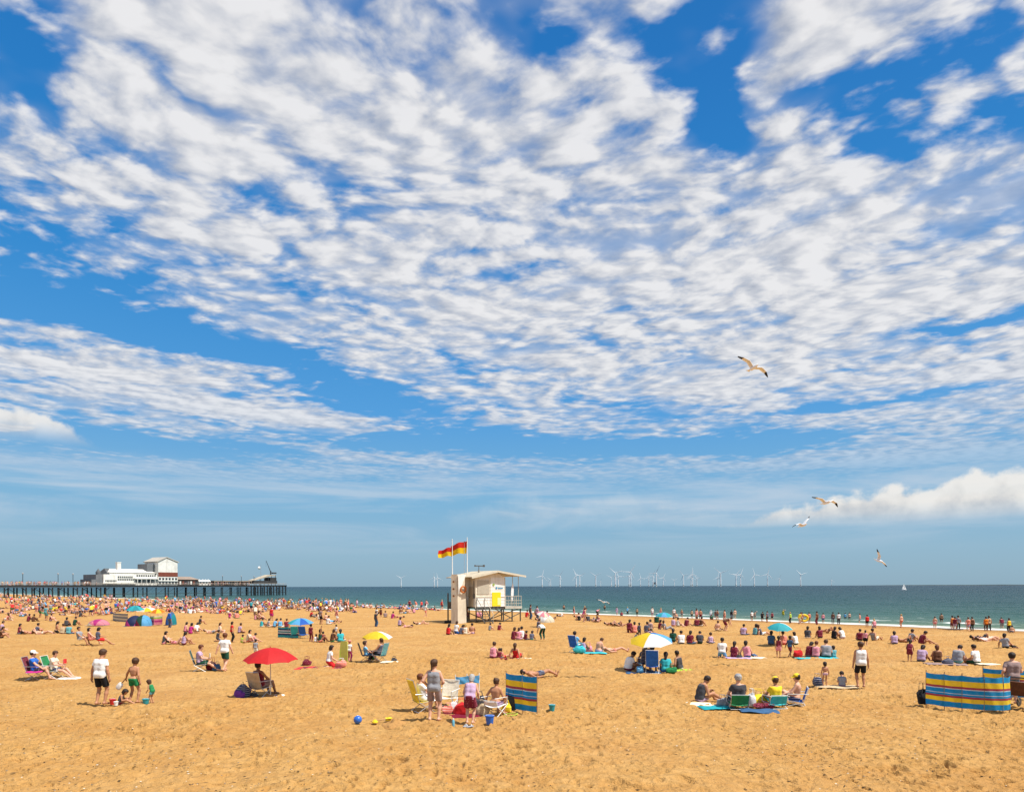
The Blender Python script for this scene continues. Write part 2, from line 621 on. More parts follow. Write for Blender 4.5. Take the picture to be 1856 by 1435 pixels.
def build_sand():
    d = np.concatenate([np.linspace(7.5, 11.6, 6)[:-1], 1 / np.linspace(1 / 11.6, 1 / 62, 400), 62 * (520 / 62) ** np.linspace(0, 1, 70)[1:]])
    t = np.concatenate([np.linspace(-0.95, -0.80, 12)[:-1], np.linspace(-0.80, 0.80, 860), np.linspace(0.80, 0.95, 12)[1:]])
    nr, nc = len(d), len(t)
    Y, T = np.meshgrid(d, t, indexing='ij')
    X = (Y * T).astype(np.float32)
    Y = Y.astype(np.float32)
    Z = beach_z(X, Y).astype(np.float32)
    s = inland(X, Y)
    fade = np.clip((s - 3) / 10, 0, 1)
    h = 0.10 * fbm(X * 0.16, Y * 0.16, 3, 5) + 0.09 * fbm(X * 0.9, Y * 0.9, 4, 9, 0.55)
    near = np.clip((75 - Y) / 40, 0, 1)
    patch = np.clip(0.75 + 1.1 * fbm(X * 0.22, Y * 0.22, 3, 90), 0.25, 1.4)      # some stretches are more trampled
    h = h + near * patch * (dents(X, Y, 0.46, 21, 0.07, 0.12, 0.090, 1.9, 0.66)
                            + dents(X, Y, 1.05, 41, 0.15, 0.28, 0.11, 1.5, 0.50)
                            + dents(X, Y, 0.27, 61, 0.05, 0.085, 0.055, 1.5, 0.60))
    # low ridges left by the tide running along the shore
    h = h + 0.05 * np.sin(s * 0.45 + 2.0 * fbm(X * 0.03, Y * 0.03, 2, 3)) * np.clip((s - 12) / 20, 0, 1) * np.clip((Y - 45) / 40, 0, 1)
    Z = Z + h * fade
    # wide surround: behind and beside the camera, one ring of big faces joined in the same sheet
    me = bpy.data.meshes.new("sand")
    co = np.stack([X, Y, Z], -1).reshape(-1, 3)
    idx = np.arange(nr * nc).reshape(nr, nc)
    f = np.stack([idx[:-1, :-1], idx[:-1, 1:], idx[1:, 1:], idx[1:, :-1]], -1).reshape(-1, 4)
    b0 = len(co)
    far, near_d = 520.0, 7.5
    extra = np.array([(-0.95 * near_d, near_d, 0), (0.95 * near_d, near_d, 0),
                      (0.95 * far, far, -3.0), (-0.95 * far, far, float(beach_z(-0.95 * far, far))),
                      (-900, -300, 0), (900, -300, -3.0), (900, far, -3.0), (-900, far, 0.0)])
    # side skirts follow the beach profile
    rows = 40
    dd = 7.5 * (520 / 7.5) ** (np.linspace(0, 1, rows))
    ex, ef = [], []
    for sgn in (-1, 1):
        base = b0 + len(ex)
        for q in dd:
            for k, w in enumerate((0.95, 1.4, 2.4, 5.0)):
                xx, yy = sgn * w * q, q
                ex.append((xx, yy, float(beach_z(xx, yy)) - 0.05))
        for r_ in range(rows - 1):
            for k in range(3):
                a = base + r_ * 4 + k
                quad = [a, a + 1, a + 5, a + 4]
                ef.append(quad if sgn > 0 else quad[::-1])
    base = b0 + len(ex)
    for yy in (7.5, -60.0):
        for xx in (-260.0, -37.5, -7.125, 7.125, 37.5, 260.0):
            ex.append((xx, yy, -0.05))
    for k in range(5):
        ef.append([base + 6 + k, base + 7 + k, base + 1 + k, base + k])
    co = np.concatenate([co, np.array(ex, np.float32)])
    f = np.concatenate([f, np.array(ef, np.int64)])
    fill_mesh(me, co, f)
    me.materials.append(sand_material())
    o = link("sand", me)
    o['kind'] = 'structure'
    return o


# ================================================================== sea
def sea_material():
    m, b, p = new_mat("sea_water")
    geo = b.node('ShaderNodeNewGeometry')
    pos = geo.outputs['Position']
    x, y, z = b.sep(pos)
    s_in, al = inland_nodes(b, x, y)
    off = b.m('MULTIPLY', s_in, -1.0)
    q = b.comb(al, off, 0.0)
    # water colour: sand shows through the shallows, blue-green depth further out
    l10 = b.m('LOGARITHM', b.m('MAXIMUM', off, 1.0), 10.0)
    big = b.noise(b.comb(b.m('MULTIPLY', al, 0.012), b.m('MULTIPLY', off, 0.03), 0), 1.0, 4, 0.55)
    l10 = b.m('ADD', l10, b.m('MULTIPLY', b.m('SUBTRACT', big, 0.5), 0.7))
    c = b.ramp(b.m('DIVIDE', l10, 4.0), [(0.0, (0.30, 0.31, 0.21)), (0.20, (0.085, 0.140, 0.100)), (0.36, (0.034, 0.088, 0.078)),
                                         (0.52, (0.014, 0.050, 0.056)), (0.70, (0.006, 0.028, 0.040)), (0.9, (0.003, 0.018, 0.034))])
    # foam where the small waves break
    n = b.noise(b.comb(b.m('MULTIPLY', al, 0.22), b.m('MULTIPLY', off, 0.9), 0), 1.0, 6, 0.62)
    wob = b.m('MULTIPLY', b.m('SUBTRACT', b.noise(b.comb(b.m('MULTIPLY', al, 0.07), 0, 0), 1.0, 4, 0.6), 0.5), 5.5)
    e = b.m('ADD', off, wob)
    f1 = b.m('MULTIPLY', b.smooth(e, -3.0, 0.0), b.smooth(e, 3.4, 1.4))
    f1 = b.m('MULTIPLY', f1, b.smooth(n, 0.36, 0.58))
    f2 = b.m('MULTIPLY', b.m('MULTIPLY', b.smooth(e, 8.0, 9.2), b.smooth(e, 11.5, 10.0)), b.smooth(n, 0.50, 0.62))
    f3 = b.m('MULTIPLY', b.m('MULTIPLY', b.smooth(e, 18.0, 19.5), b.smooth(e, 23.0, 21.0)), b.smooth(n, 0.60, 0.68))
    foam = b.m('MAXIMUM', f1, b.m('MAXIMUM', f2, f3))
    # scattered small whitecaps
    wc = b.noise(b.comb(b.m('MULTIPLY', al, 0.10), b.m('MULTIPLY', off, 0.35), 5.0), 1.0, 5, 0.7)
    foam = b.m('MAXIMUM', foam, b.m('MULTIPLY', b.smooth(wc, 0.72, 0.78), 0.6))
    c = b.mix(foam, c, (0.78, 0.80, 0.78, 1))
    b.put(p.inputs['Base Color'], c)
    b.put(p.inputs['Roughness'], b.lin(foam, 0, 1, 0.22, 0.8))
    p.inputs['IOR'].default_value = 1.33
    p.inputs['Specular IOR Level'].default_value = 0.012
    w1 = b.noise(b.comb(b.m('MULTIPLY', al, 0.35), b.m('MULTIPLY', off, 1.1), 0), 1.0, 4, 0.6, 0.3)
    w2 = b.noise(b.comb(b.m('MULTIPLY', al, 0.03), b.m('MULTIPLY', off, 0.10), 2.0), 1.0, 5, 0.62, 0.3)
    bn = b.node('ShaderNodeBump')
    bn.inputs['Strength'].default_value = 0.9
    bn.inputs['Distance'].default_value = 0.6
    b.put(bn.inputs['Height'], b.m('MULTIPLY_ADD', w2, 5.0, w1))
    b.put(p.inputs['Normal'], bn.outputs[0])
    return m


def build_sea():
    nr, nc = 460, 260
    d = 48 * (60000 / 48) ** (np.linspace(0, 1, nr) ** 1.15)
    t = np.concatenate([[-6, -3, -1.8], np.linspace(-1.1, 1.1, nc - 6), [1.8, 3, 6]])
    Y, T = np.meshgrid(d, t, indexing='ij')
    X = Y * T
    off = -inland(X, Y)
    al = X * SH_DIR[0] + Y * SH_DIR[1]
    amp = 0.10 * np.clip(off / 10, 0, 1) * np.clip((500 - Y) / 300, 0, 1)
    ph = off * 0.85 + 3.0 * fbm(al * 0.02, off * 0.05, 3, 77)
    Z = SEA_Z + amp * (np.sin(ph) * 0.7 + 1.2 * fbm(al * 0.12, off * 0.3, 3, 31))
    # the last low roller before the edge
    Z = Z + 0.16 * np.exp(-((off - 9.5 - 3 * fbm(al * 0.03, off * 0, 2, 12)) / 1.3) ** 2) * (0.5 + fbm(al * 0.02, off * 0, 2, 14))
    me = grid_mesh("sea", X, Y, Z)
    me.materials.append(sea_material())
    o = link("sea", me)
    o['kind'] = 'structure'
    return o


build_sand()
build_sea()

# ================================================================== people: bodies grown as one skin over a posed skeleton
def V(*a):
    return np.array(a, np.float64)


def unit(v):
    return v / max(np.linalg.norm(v), 1e-9)


def rot_axis(v, axis, deg):
    a = R(deg)
    k = unit(axis)
    return v * math.cos(a) + np.cross(k, v) * math.sin(a) + k * (k @ v) * (1 - math.cos(a))


def ik(root, target, l1, l2, pole):
    d = target - root
    L = np.linalg.norm(d)
    Lc = min(max(L, abs(l1 - l2) + 0.01), l1 + l2 - 0.004)
    u = unit(d)
    a = (l1 * l1 - l2 * l2 + Lc * Lc) / (2 * Lc)
    h = math.sqrt(max(l1 * l1 - a * a, 0))
    p = pole - u * (pole @ u)
    p = unit(p)
    mid = root + u * a + p * h
    return mid, root + u * Lc


# pelvis height, spine lean (lower, upper; + is forward), side lean, head turn / nod, wrists L R, ankles L R, poles
POSES = {
    'stand':     dict(pz=.93, lean=(2, 4), wr=((-.27, .03, .83), (.27, .03, .83)), an=((-.11, .0, .08), (.11, .03, .08))),
    'stand_look': dict(pz=.93, lean=(3, 8), nod=28, turn=20, wr=((-.30, .02, .84), (.27, .06, .82)), an=((-.10, -.02, .08), (.12, .04, .08))),
    'stand_fold': dict(pz=.93, lean=(0, 2), turn=25, wr=((-.24, .12, 1.02), (.20, .24, 1.04)), an=((-.12, .0, .08), (.13, .02, .08))),
    'walk':      dict(pz=.92, lean=(3, 3), wr=((-.34, -.10, .86), (.28, .16, .86)), an=((-.09, .24, .08), (.08, -.26, .12))),
    'reach_side': dict(pz=.92, lean=(8, 8), nod=15, turn=-20, wr=((-.50, .20, .92), (.26, .05, .84)), an=((-.16, .0, .08), (.16, .04, .08))),
    'wave':      dict(pz=.93, lean=(0, 0), wr=((-.27, .03, .83), (.34, .12, 1.72)), an=((-.11, .0, .08), (.11, .03, .08))),
    'bend':      dict(pz=.86, lean=(60, 75), nod=-20, wr=((-.2, .62, .42), (.2, .60, .40)), an=((-.13, .0, .08), (.13, .05, .08))),
    'stoop':     dict(pz=.90, lean=(18, 30), nod=12, wr=((-.22, .32, .84), (.22, .34, .86)), an=((-.09, .0, .08), (.09, .02, .08))),
    'squat':     dict(pz=.22, lean=(28, 36), nod=10, wr=((-.18, .52, .16), (.20, .50, .14)), an=((-.16, .06, .08), (.16, .10, .08)), kp=(0.5, 1, .7)),
    'knees':     dict(pz=.115, lean=(4, 16), nod=4, wr=((-.13, .44, .36), (.11, .45, .38)), an=((-.13, .52, .07), (.12, .56, .07)), kp=(0.1, .2, 1)),
    'knees_down': dict(pz=.115, lean=(8, 26), nod=38, turn=8, wr=((-.12, .42, .34), (.13, .40, .30)), an=((-.12, .66, .07), (.14, .78, .07)), kp=(0.1, .2, 1)),
    'lean_back': dict(pz=.115, lean=(-28, -20), nod=6, wr=((-.30, -.36, .05), (.30, -.36, .05)), an=((-.12, .84, .06), (.13, .78, .06)), kp=(0.1, .2, 1), ep=(.4, -1, 0)),
    'cross':     dict(pz=.115, lean=(4, 12), nod=16, wr=((-.20, .26, .20), (.18, .28, .20)), an=((.10, .30, .07), (-.10, .36, .07)), kp=(1.0, .5, .2)),
    'side_sit':  dict(pz=.115, lean=(2, 4), nod=10, wr=((-.38, -.02, .05), (.16, .34, .22)), an=((.30, .34, .06), (.38, .46, .06)), kp=(-.2, 1, .35), side=-9),
    'kneel':     dict(pz=.30, lean=(8, 10), nod=14, wr=((-.18, .34, .36), (.20, .32, .34)), an=((-.12, -.12, .06), (.12, -.12, .06)), kp=(0.15, 1, -.3)),
    'kneel_up':  dict(pz=.50, lean=(4, 6), nod=10, wr=((-.22, .30, .60), (.22, .28, .58)), an=((-.12, -.36, .06), (.12, -.36, .06)), kp=(0.1, 1, -.2)),
    'chair':     dict(pz=.42, lean=(-14, -8), nod=8, wr=((-.22, .30, .50), (.22, .32, .50)), an=((-.13, .56, .08), (.13, .60, .08)), kp=(0.1, .5, 1)),
    'chair_read': dict(pz=.42, lean=(-8, 4), nod=26, wr=((-.12, .36, .58), (.12, .36, .58)), an=((-.12, .72, .08), (.12, .78, .08)), kp=(0.1, .4, 1)),
    'chair_low': dict(pz=.24, lean=(-12, 0), nod=10, wr=((-.22, .34, .36), (.22, .36, .36)), an=((-.13, .60, .08), (.14, .66, .08)), kp=(0.1, .2, 1)),
    'stool':     dict(pz=.46, lean=(4, 8), nod=4, turn=20, wr=((-.40, .10, .46), (.20, .34, .56)), an=((-.12, .42, .08), (.14, .36, .08)), kp=(0.1, .6, 1)),
    'arm_up':    dict(pz=.115, lean=(0, 4), wr=((-.13, .40, .30), (.20, .10, 1.22)), an=((-.13, .50, .07), (.12, .56, .07)), kp=(0.1, .2, 1)),
    'lie_back':  dict(pz=.12, lean=(-87, -82), nod=12, wr=((-.32, -.02, .06), (.32, -.02, .06)), an=((-.12, .84, .07), (.10, .82, .07)), kp=(0.1, 0, 1)),
    'lie_knee':  dict(pz=.12, lean=(-87, -80), nod=14, wr=((-.34, -.10, .06), (.16, -.20, .26)), an=((-.12, .84, .07), (.10, .46, .07)), kp=(0.1, 0, 1)),
    'lie_front': dict(pz=.12, lean=(88, 86), nod=-8, wr=((-.26, .66, .05), (.26, .68, .05)), an=((-.12, -.84, .05), (.12, -.84, .05)), kp=(0.05, 0, -1), ep=(1, 0, 0)),
    'prop':      dict(pz=.12, lean=(80, 52), nod=-40, wr=((-.10, .78, .05), (.10, .80, .05)), an=((-.12, -.84, .05), (.12, -.80, .10)), kp=(0.05, 0, -1), ep=(.6, -.3, -1)),
}

BUILD = {   # shoulder half-width, hip half-width, girth, head scale
    'm': (.176, .095, .96, 1.0),
    'f': (.160, .100, 0.92, 0.97),
    'b': (.190, .110, 1.15, 1.0),
    'c': (.165, .095, 0.88, 1.22),
    't': (.165, .100, 0.95, 1.50),
}


def skeleton(pose, build):
    p = POSES[pose]
    sw, hw, g, hs = BUILD[build]
    X, Yv, Zv = V(1, 0, 0), V(0, 1, 0), V(0, 0, 1)
    P = V(0, 0, p['pz'])
    side = p.get('side', 0)
    l1, l2 = p['lean']

    def up(deg):
        u = V(0, math.sin(R(deg)), math.cos(R(deg)))
        return unit(rot_axis(u, Yv, side))
    U1, U2 = up(l1), up(l2)
    M = P + U1 * .23
    N = M + U2 * .27
    Fw = unit(np.cross(U2, X)) * -1.0
    Fw = unit(np.cross(X, U2)) * -1.0 if (np.cross(X, U2) @ V(0, 1, 0)) < 0 and abs(l2) < 80 else unit(np.cross(U2, X))
    Fw = unit(V(0, math.cos(R(l2)), -math.sin(R(l2))))
    Rt = unit(np.cross(Fw, U2))
    nod, turn = p.get('nod', 0), p.get('turn', 0)
    hu = rot_axis(U2, Rt, -nod)
    hf = rot_axis(Fw, Rt, -nod)
    if abs(l2) < 60:       # the head stays nearer upright than the back
        hu = unit(hu * 0.6 + Zv * 0.4)
        hf = unit(hf - hu * (hf @ hu))
    hf = unit(rot_axis(hf, hu, -turn))
    J = dict(P=P, M=M, N=N, U1=U1, U2=U2, Fw=Fw, Rt=Rt, hu=hu, hf=hf, hr=unit(np.cross(hf, hu)))
    J['H'] = N + unit(U2 + hu) * .075 + hu * .115 * (0.5 + 0.5 * hs) + hf * .02
    ep, kp = p.get('ep', (.5, -1, -.2)), p.get('kp', (.15, 1, 0.0))
    for i, sgn in ((0, -1), (1, 1)):
        sh = N - U2 * .055 + Rt * sw * sgn
        el, wr = ik(sh, V(*p['wr'][i]), .285, .255, V(ep[0] * sgn, ep[1], ep[2]))
        hp = P + X * hw * sgn - U1 * .02
        kn, an = ik(hp, V(*p['an'][i]), .44, .43, V(kp[0] * sgn if pose != 'side_sit' else kp[0], kp[1], kp[2]))
        s_ = 'LR'[i]
        J['sh' + s_], J['el' + s_], J['wr' + s_], J['hp' + s_], J['kn' + s_], J['an' + s_] = sh, el, wr, hp, kn, an
        # toes: away from the shin, level when standing, along the sole otherwise
        sd_ = unit(an - kn)
        f = V(0.12 * sgn, 1, 0)
        if pose in ('kneel', 'kneel_up', 'lie_front', 'prop'):
            f = V(0, -1, 0)
        if pose in ('lie_back', 'lie_knee', 'lean_back'):
            f = V(0.2 * sgn, .35, 1)
        f = unit(f - sd_ * (f @ sd_) * 0.4)
        J['to' + s_] = an + f * .17
        if pose not in ('lie_back', 'lie_knee', 'lean_back'):
            J['to' + s_][2] = min(J['to' + s_][2], .035)
    J['g'], J['hs'], J['sw'], J['hw'] = g, hs, sw, hw
    return J


def prims(J, fat=0.0):
    """tagged tapered capsules: (tag, a, b, ra, rb, blend)"""
    g, hs, Rt, X = J['g'], J['hs'], J['Rt'], V(1, 0, 0)
    sw, hw = J['sw'], J['hw']
    L = []
    H, hu, hf, hr = J['H'], J['hu'], J['hf'], J['hr']
    L.append(('head', H + hu * .035 * hs, H - hu * .035 * hs + hf * .012, .092 * hs, .078 * hs, .03))
    L.append(('head', H + hu * .03 * hs - hf * .03 * hs, H - hu * .0 - hf * .03, .088 * hs, .075 * hs, .03))
    L.append(('head', H - hu * .075 * hs + hf * .035, H - hu * .06 * hs, .052 * hs, .055 * hs, .03))
    L.append(('face', H + hf * .085 * hs + hu * .005, H + hf * .102 * hs - hu * .028 * hs, .010, .016, .012))
    for s_ in (-1, 1):
        L.append(('face', H + hr * .088 * hs * s_ + hu * .012, H + hr * .092 * hs * s_ - hu * .028 * hs, .016, .012, .01))
    L.append(('neck', J['N'] - J['U2'] * .03, H - hu * .08 * hs - hf * .01, .056 * g, .052, .04))
    ch = J['N'] - J['U2'] * .14
    L.append(('chest', ch + Rt * sw * .42, ch - Rt * sw * .42, .118 * g, .118 * g, .06))
    tr = J['N'] - J['U2'] * .05
    L.append(('chest', tr + Rt * sw * .70, tr - Rt * sw * .70, .066 * g, .066 * g, .06))
    bl = J['M'] + J['U1'] * .0
    L.append(('belly', bl + X * .052 * g + J['Fw'] * .01, bl - X * .052 * g + J['Fw'] * .01, .108 * g, .108 * g, .08))
    hp = J['P'] + J['U1'] * .02
    L.append(('hips', hp + X * hw * .75, hp - X * hw * .75, .112 * g, .112 * g, .07))
    L.append(('hips', hp + X * hw * .6 - J['Fw'] * .04, hp - X * hw * .6 - J['Fw'] * .04, .095 * g, .095 * g, .06))
    gl = 0.75 + 0.25 * g
    for s_ in 'LR':
        L.append(('uarm' + s_, J['sh' + s_], J['el' + s_], .052 * gl + fat, .042 * gl + fat, .04))
        el, wr = J['el' + s_], J['wr' + s_]
        L.append(('farm' + s_, el, el + (wr - el) * .35, .041 * gl + fat, .043 * gl + fat, .02))
        L.append(('farm' + s_, el + (wr - el) * .35, wr, .042 * gl + fat, .028 * gl + fat, .02))
        hd = unit(wr - el)
        L.append(('hand' + s_, wr, wr + hd * .07, .027 + fat, .034 + fat, .02))
        L.append(('thigh' + s_, J['hp' + s_], J['kn' + s_], .088 * g + fat * .5, .058 * gl + fat * .5, .05))
        kn, an = J['kn' + s_], J['an' + s_]
        L.append(('shin' + s_, kn, kn + (an - kn) * .35, .055 * gl + fat, .056 * gl + fat, .03))
        L.append(('shin' + s_, kn + (an - kn) * .35, an, .055 * gl + fat, .036 * gl + fat, .03))
        an, to = J['an' + s_], J['to' + s_]
        L.append(('foot' + s_, an - (to - an) * .22 - V(0, 0, .02), to, .040 + fat, .030 + fat, .03))
    return L


class Field:
    def __init__(self, lo, hi, h):
        self.lo, self.h = np.asarray(lo, np.float64), h
        self.n = np.maximum(np.ceil((np.asarray(hi) - self.lo) / h).astype(int) + 1, 3)
        self.f = np.full(self.n, 1.0, np.float32)

    def axes(self, i0, i1):
        return [(self.lo[k] + self.h * np.arange(i0[k], i1[k])).astype(np.float32) for k in range(3)]

    def box(self, lo, hi):
        i0 = np.clip(np.floor((lo - self.lo) / self.h).astype(int), 0, self.n - 1)
        i1 = np.clip(np.ceil((hi - self.lo) / self.h).astype(int) + 1, 1, self.n)
        return i0, i1

    def capsule(self, a, b, ra, rb, k, clip=None):
        m = max(ra, rb) + k + 2.5 * self.h
        i0, i1 = self.box(np.minimum(a, b) - m, np.maximum(a, b) + m)
        x, y, z = self.axes(i0, i1)
        x, y, z = x[:, None, None], y[None, :, None], z[None, None, :]
        d = b - a
        dd = max(d @ d, 1e-9)
        t = np.clip(((x - a[0]) * d[0] + (y - a[1]) * d[1] + (z - a[2]) * d[2]) / dd, 0, 1)
        q = np.sqrt((x - a[0] - t * d[0]) ** 2 + (y - a[1] - t * d[1]) ** 2 + (z - a[2] - t * d[2]) ** 2) - (ra + (rb - ra) * t)
        if clip is not None:
            for (c, n) in clip:       # keep the side where (p-c).n < 0
                q = np.maximum(q, (x - c[0]) * n[0] + (y - c[1]) * n[1] + (z - c[2]) * n[2])
        sl = tuple(slice(i0[k_], i1[k_]) for k_ in range(3))
        f = self.f[sl]
        h_ = np.clip(.5 + .5 * (f - q) / k, 0, 1)
        self.f[sl] = f + (q - f) * h_ - k * h_ * (1 - h_)

    def cut(self, c, n):
        i0, i1 = np.zeros(3, int), self.n
        x, y, z = self.axes(i0, i1)
        q = (x[:, None, None] - c[0]) * n[0] + (y[None, :, None] - c[1]) * n[1] + (z[None, None, :] - c[2]) * n[2]
        self.f = np.maximum(self.f, q.astype(np.float32))

    def polygons(self):
        f = self.f
        f[0], f[-1] = 1, 1
        f[:, 0], f[:, -1] = 1, 1
        f[:, :, 0], f[:, :, -1] = 1, 1
        s = f < 0
        n = self.n
        c = sum(s[i:n[0] - 1 + i, j:n[1] - 1 + j, k:n[2] - 1 + k].astype(np.int8) for i in (0, 1) for j in (0, 1) for k in (0, 1))
        act = (c > 0) & (c < 8)
        ai = np.argwhere(act)
        if len(ai) == 0:
            return None
        idx = np.full(act.shape, -1, np.int64)
        idx[act] = np.arange(len(ai))
        acc = np.zeros((len(ai), 3))
        cnt = np.zeros(len(ai))
        for ax in range(3):
            o1, o2 = [k for k in range(3) if k != ax]
            for u in (0, 1):
                for w in (0, 1):
                    A = ai.copy()
                    A[:, o1] += u
                    A[:, o2] += w
                    B = A.copy()
                    B[:, ax] += 1
                    fa = f[A[:, 0], A[:, 1], A[:, 2]]
                    fb = f[B[:, 0], B[:, 1], B[:, 2]]
                    cr = (fa < 0) != (fb < 0)
                    t = np.where(cr, fa / np.where(cr, fa - fb, 1), 0)
                    pt = A.astype(np.float64)
                    pt[:, ax] += t
                    acc[cr] += pt[cr]
                    cnt[cr] += 1
        co = self.lo + self.h * acc / cnt[:, None]
        quads = []
        for ax in range(3):
            o1, o2 = [(1, 2), (2, 0), (0, 1)][ax]
            sl0 = [slice(None)] * 3
            sl1 = [slice(None)] * 3
            sl0[ax] = slice(0, n[ax] - 1)
            sl1[ax] = slice(1, n[ax])
            a, b_ = s[tuple(sl0)], s[tuple(sl1)]
            e = np.argwhere(a != b_)
            e = e[(e[:, o1] > 0) & (e[:, o2] > 0) & (e[:, o1] < n[o1] - 1) & (e[:, o2] < n[o2] - 1)]
            ins = s[e[:, 0], e[:, 1], e[:, 2]]

            def cell(du, dw):
                q = e.copy()
                q[:, o1] -= du
                q[:, o2] -= dw
                return idx[q[:, 0], q[:, 1], q[:, 2]]
            q = np.stack([cell(1, 1), cell(0, 1), cell(0, 0), cell(1, 0)], -1)
            q[~ins] = q[~ins][:, ::-1]
            quads.append(q)
        quads = np.concatenate(quads)
        quads = quads[(quads >= 0).all(1)]
        return co, quads


def bounds(L, pad):
    pts = np.array([p for q in L for p in (q[1], q[2])])
    return pts.min(0) - pad, pts.max(0) + pad


def body_geo(J, h, fat=0.0):
    L = prims(J, fat)
    lo, hi = bounds(L, .17 + 2 * h)
    F = Field(lo, hi, h)
    for tag, a, b_, ra, rb, k in L:
        if tag == 'face' and h > .022:
            continue
        F.capsule(a, b_, ra, rb, k)
    return F.polygons()


def garment_geo(J, kind, h, fat=0.0):
    L = {}
    for q in prims(J, fat):
        L.setdefault(q[0], []).append(q)
    U1, U2, Fw = J['U1'], J['U2'], J['Fw']
    use, infl = [], .011 + 0.3 * max(h - .02, 0)
    cuts = []

    def limb(tag, frac, grow, flare=0.0):
        for (t, a, b_, ra, rb, k) in L[tag]:
            pass
        a, b_ = L[tag][0][1], L[tag][-1][2]
        ra, rb = L[tag][0][3], L[tag][-1][4]
        e = a + (b_ - a) * frac
        n = unit(b_ - a)
        re = ra + (rb - ra) * frac
        use.append((a, e + n * .06, ra + grow, re + grow + flare, .03, [(e, n)]))

    def trunk(tags, grow, k=.05):
        for tg in tags:
            for (t, a, b_, ra, rb, kk) in L[tg]:
                use.append((a, b_, ra + grow, rb + grow, k, None))
    if kind in ('tee', 'longsleeve', 'tank', 'vest'):
        trunk(['chest', 'belly'], infl)
        trunk(['hips'], infl * 1.2)
        ch, wd = J['N'] - U2 * .13, (.40 if J['hw'] >= .1 and J['sw'] < .17 else .46)
        for sg in (-1, 1):          # the cloth hangs straight from the chest to the hem
            rr = .088 * J['g'] + infl
            use.append((ch + J['Rt'] * J['sw'] * wd * sg, J['M'] + V(1, 0, 0) * (.092 * J['g']) * sg, rr, rr, .05, None))
            use.append((J['M'] + V(1, 0, 0) * (.092 * J['g']) * sg, J['P'] - U1 * .06 + V(1, 0, 0) * J['hw'] * .82 * sg, rr, rr + .004, .05, None))
        if kind == 'tee':
            for s_ in 'LR':
                limb('uarm' + s_, .58, infl * .7, .012)
        if kind == 'longsleeve':
            for s_ in 'LR':
                limb('uarm' + s_, 1.0, infl)
                for q in L['farm' + s_]:
                    use.append((q[1], q[2], q[3] + infl, q[4] + infl, .03, None))
        cuts.append((J['P'] - U1 * (.085 if J['P'][2] > .7 else .03), -U1))
        cuts.append((J['N'] + U2 * (.0 if kind != 'tank' else -.03), U2))
    elif kind in ('shorts', 'trunks', 'trousers', 'briefs'):
        trunk(['hips'], infl * .9)
        frac = {'shorts': .80, 'trunks': .50, 'briefs': .16, 'trousers': 1.0}[kind]
        for s_ in 'LR':
            limb('thigh' + s_, frac, infl, .022 if kind in ('shorts', 'trunks') else 0)
            if kind == 'trousers':
                use[-1] = use[-1][:5] + (None,)
                for q in L['shin' + s_]:
                    use.append((q[1], q[2], q[3] + infl, q[4] + infl * 1.4, .03, None))
        cuts.append((J['P'] + U1 * .05, U1))
    elif kind in ('skirt', 'dress'):
        trunk(['hips'], infl)
        for s_ in 'LR':
            limb('thigh' + s_, .75, infl * 1.6, .05)
        # cloth spans between the legs
        a = (J['hpL'] + J['hpR']) / 2
        e = (J['knL'] + J['knR']) / 2
        use.append((a, a + (e - a) * .72, .12, .13, .08, [(a + (e - a) * .70, unit(e - a))]))
        if kind == 'dress':
            trunk(['chest', 'belly'], infl)
            cuts.append((J['N'] - U2 * .03, U2))
        else:
            cuts.append((J['P'] + U1 * .035, U1))
    elif kind == 'swimsuit':
        trunk(['chest', 'belly', 'hips'], .007 + infl * .2)
        cuts.append((J['N'] - U2 * .07, U2))
    if not use:
        return None
    pts = np.array([p for q in use for p in (q[0], q[1])])
    F = Field(pts.min(0) - .2 - 2 * h, pts.max(0) + .2 + 2 * h, h)
    for a, b_, ra, rb, k, cl in use:
        F.capsule(a, b_, ra, rb, k, cl)
    for c, n in cuts:
        F.cut(c, n)
    return F.polygons()


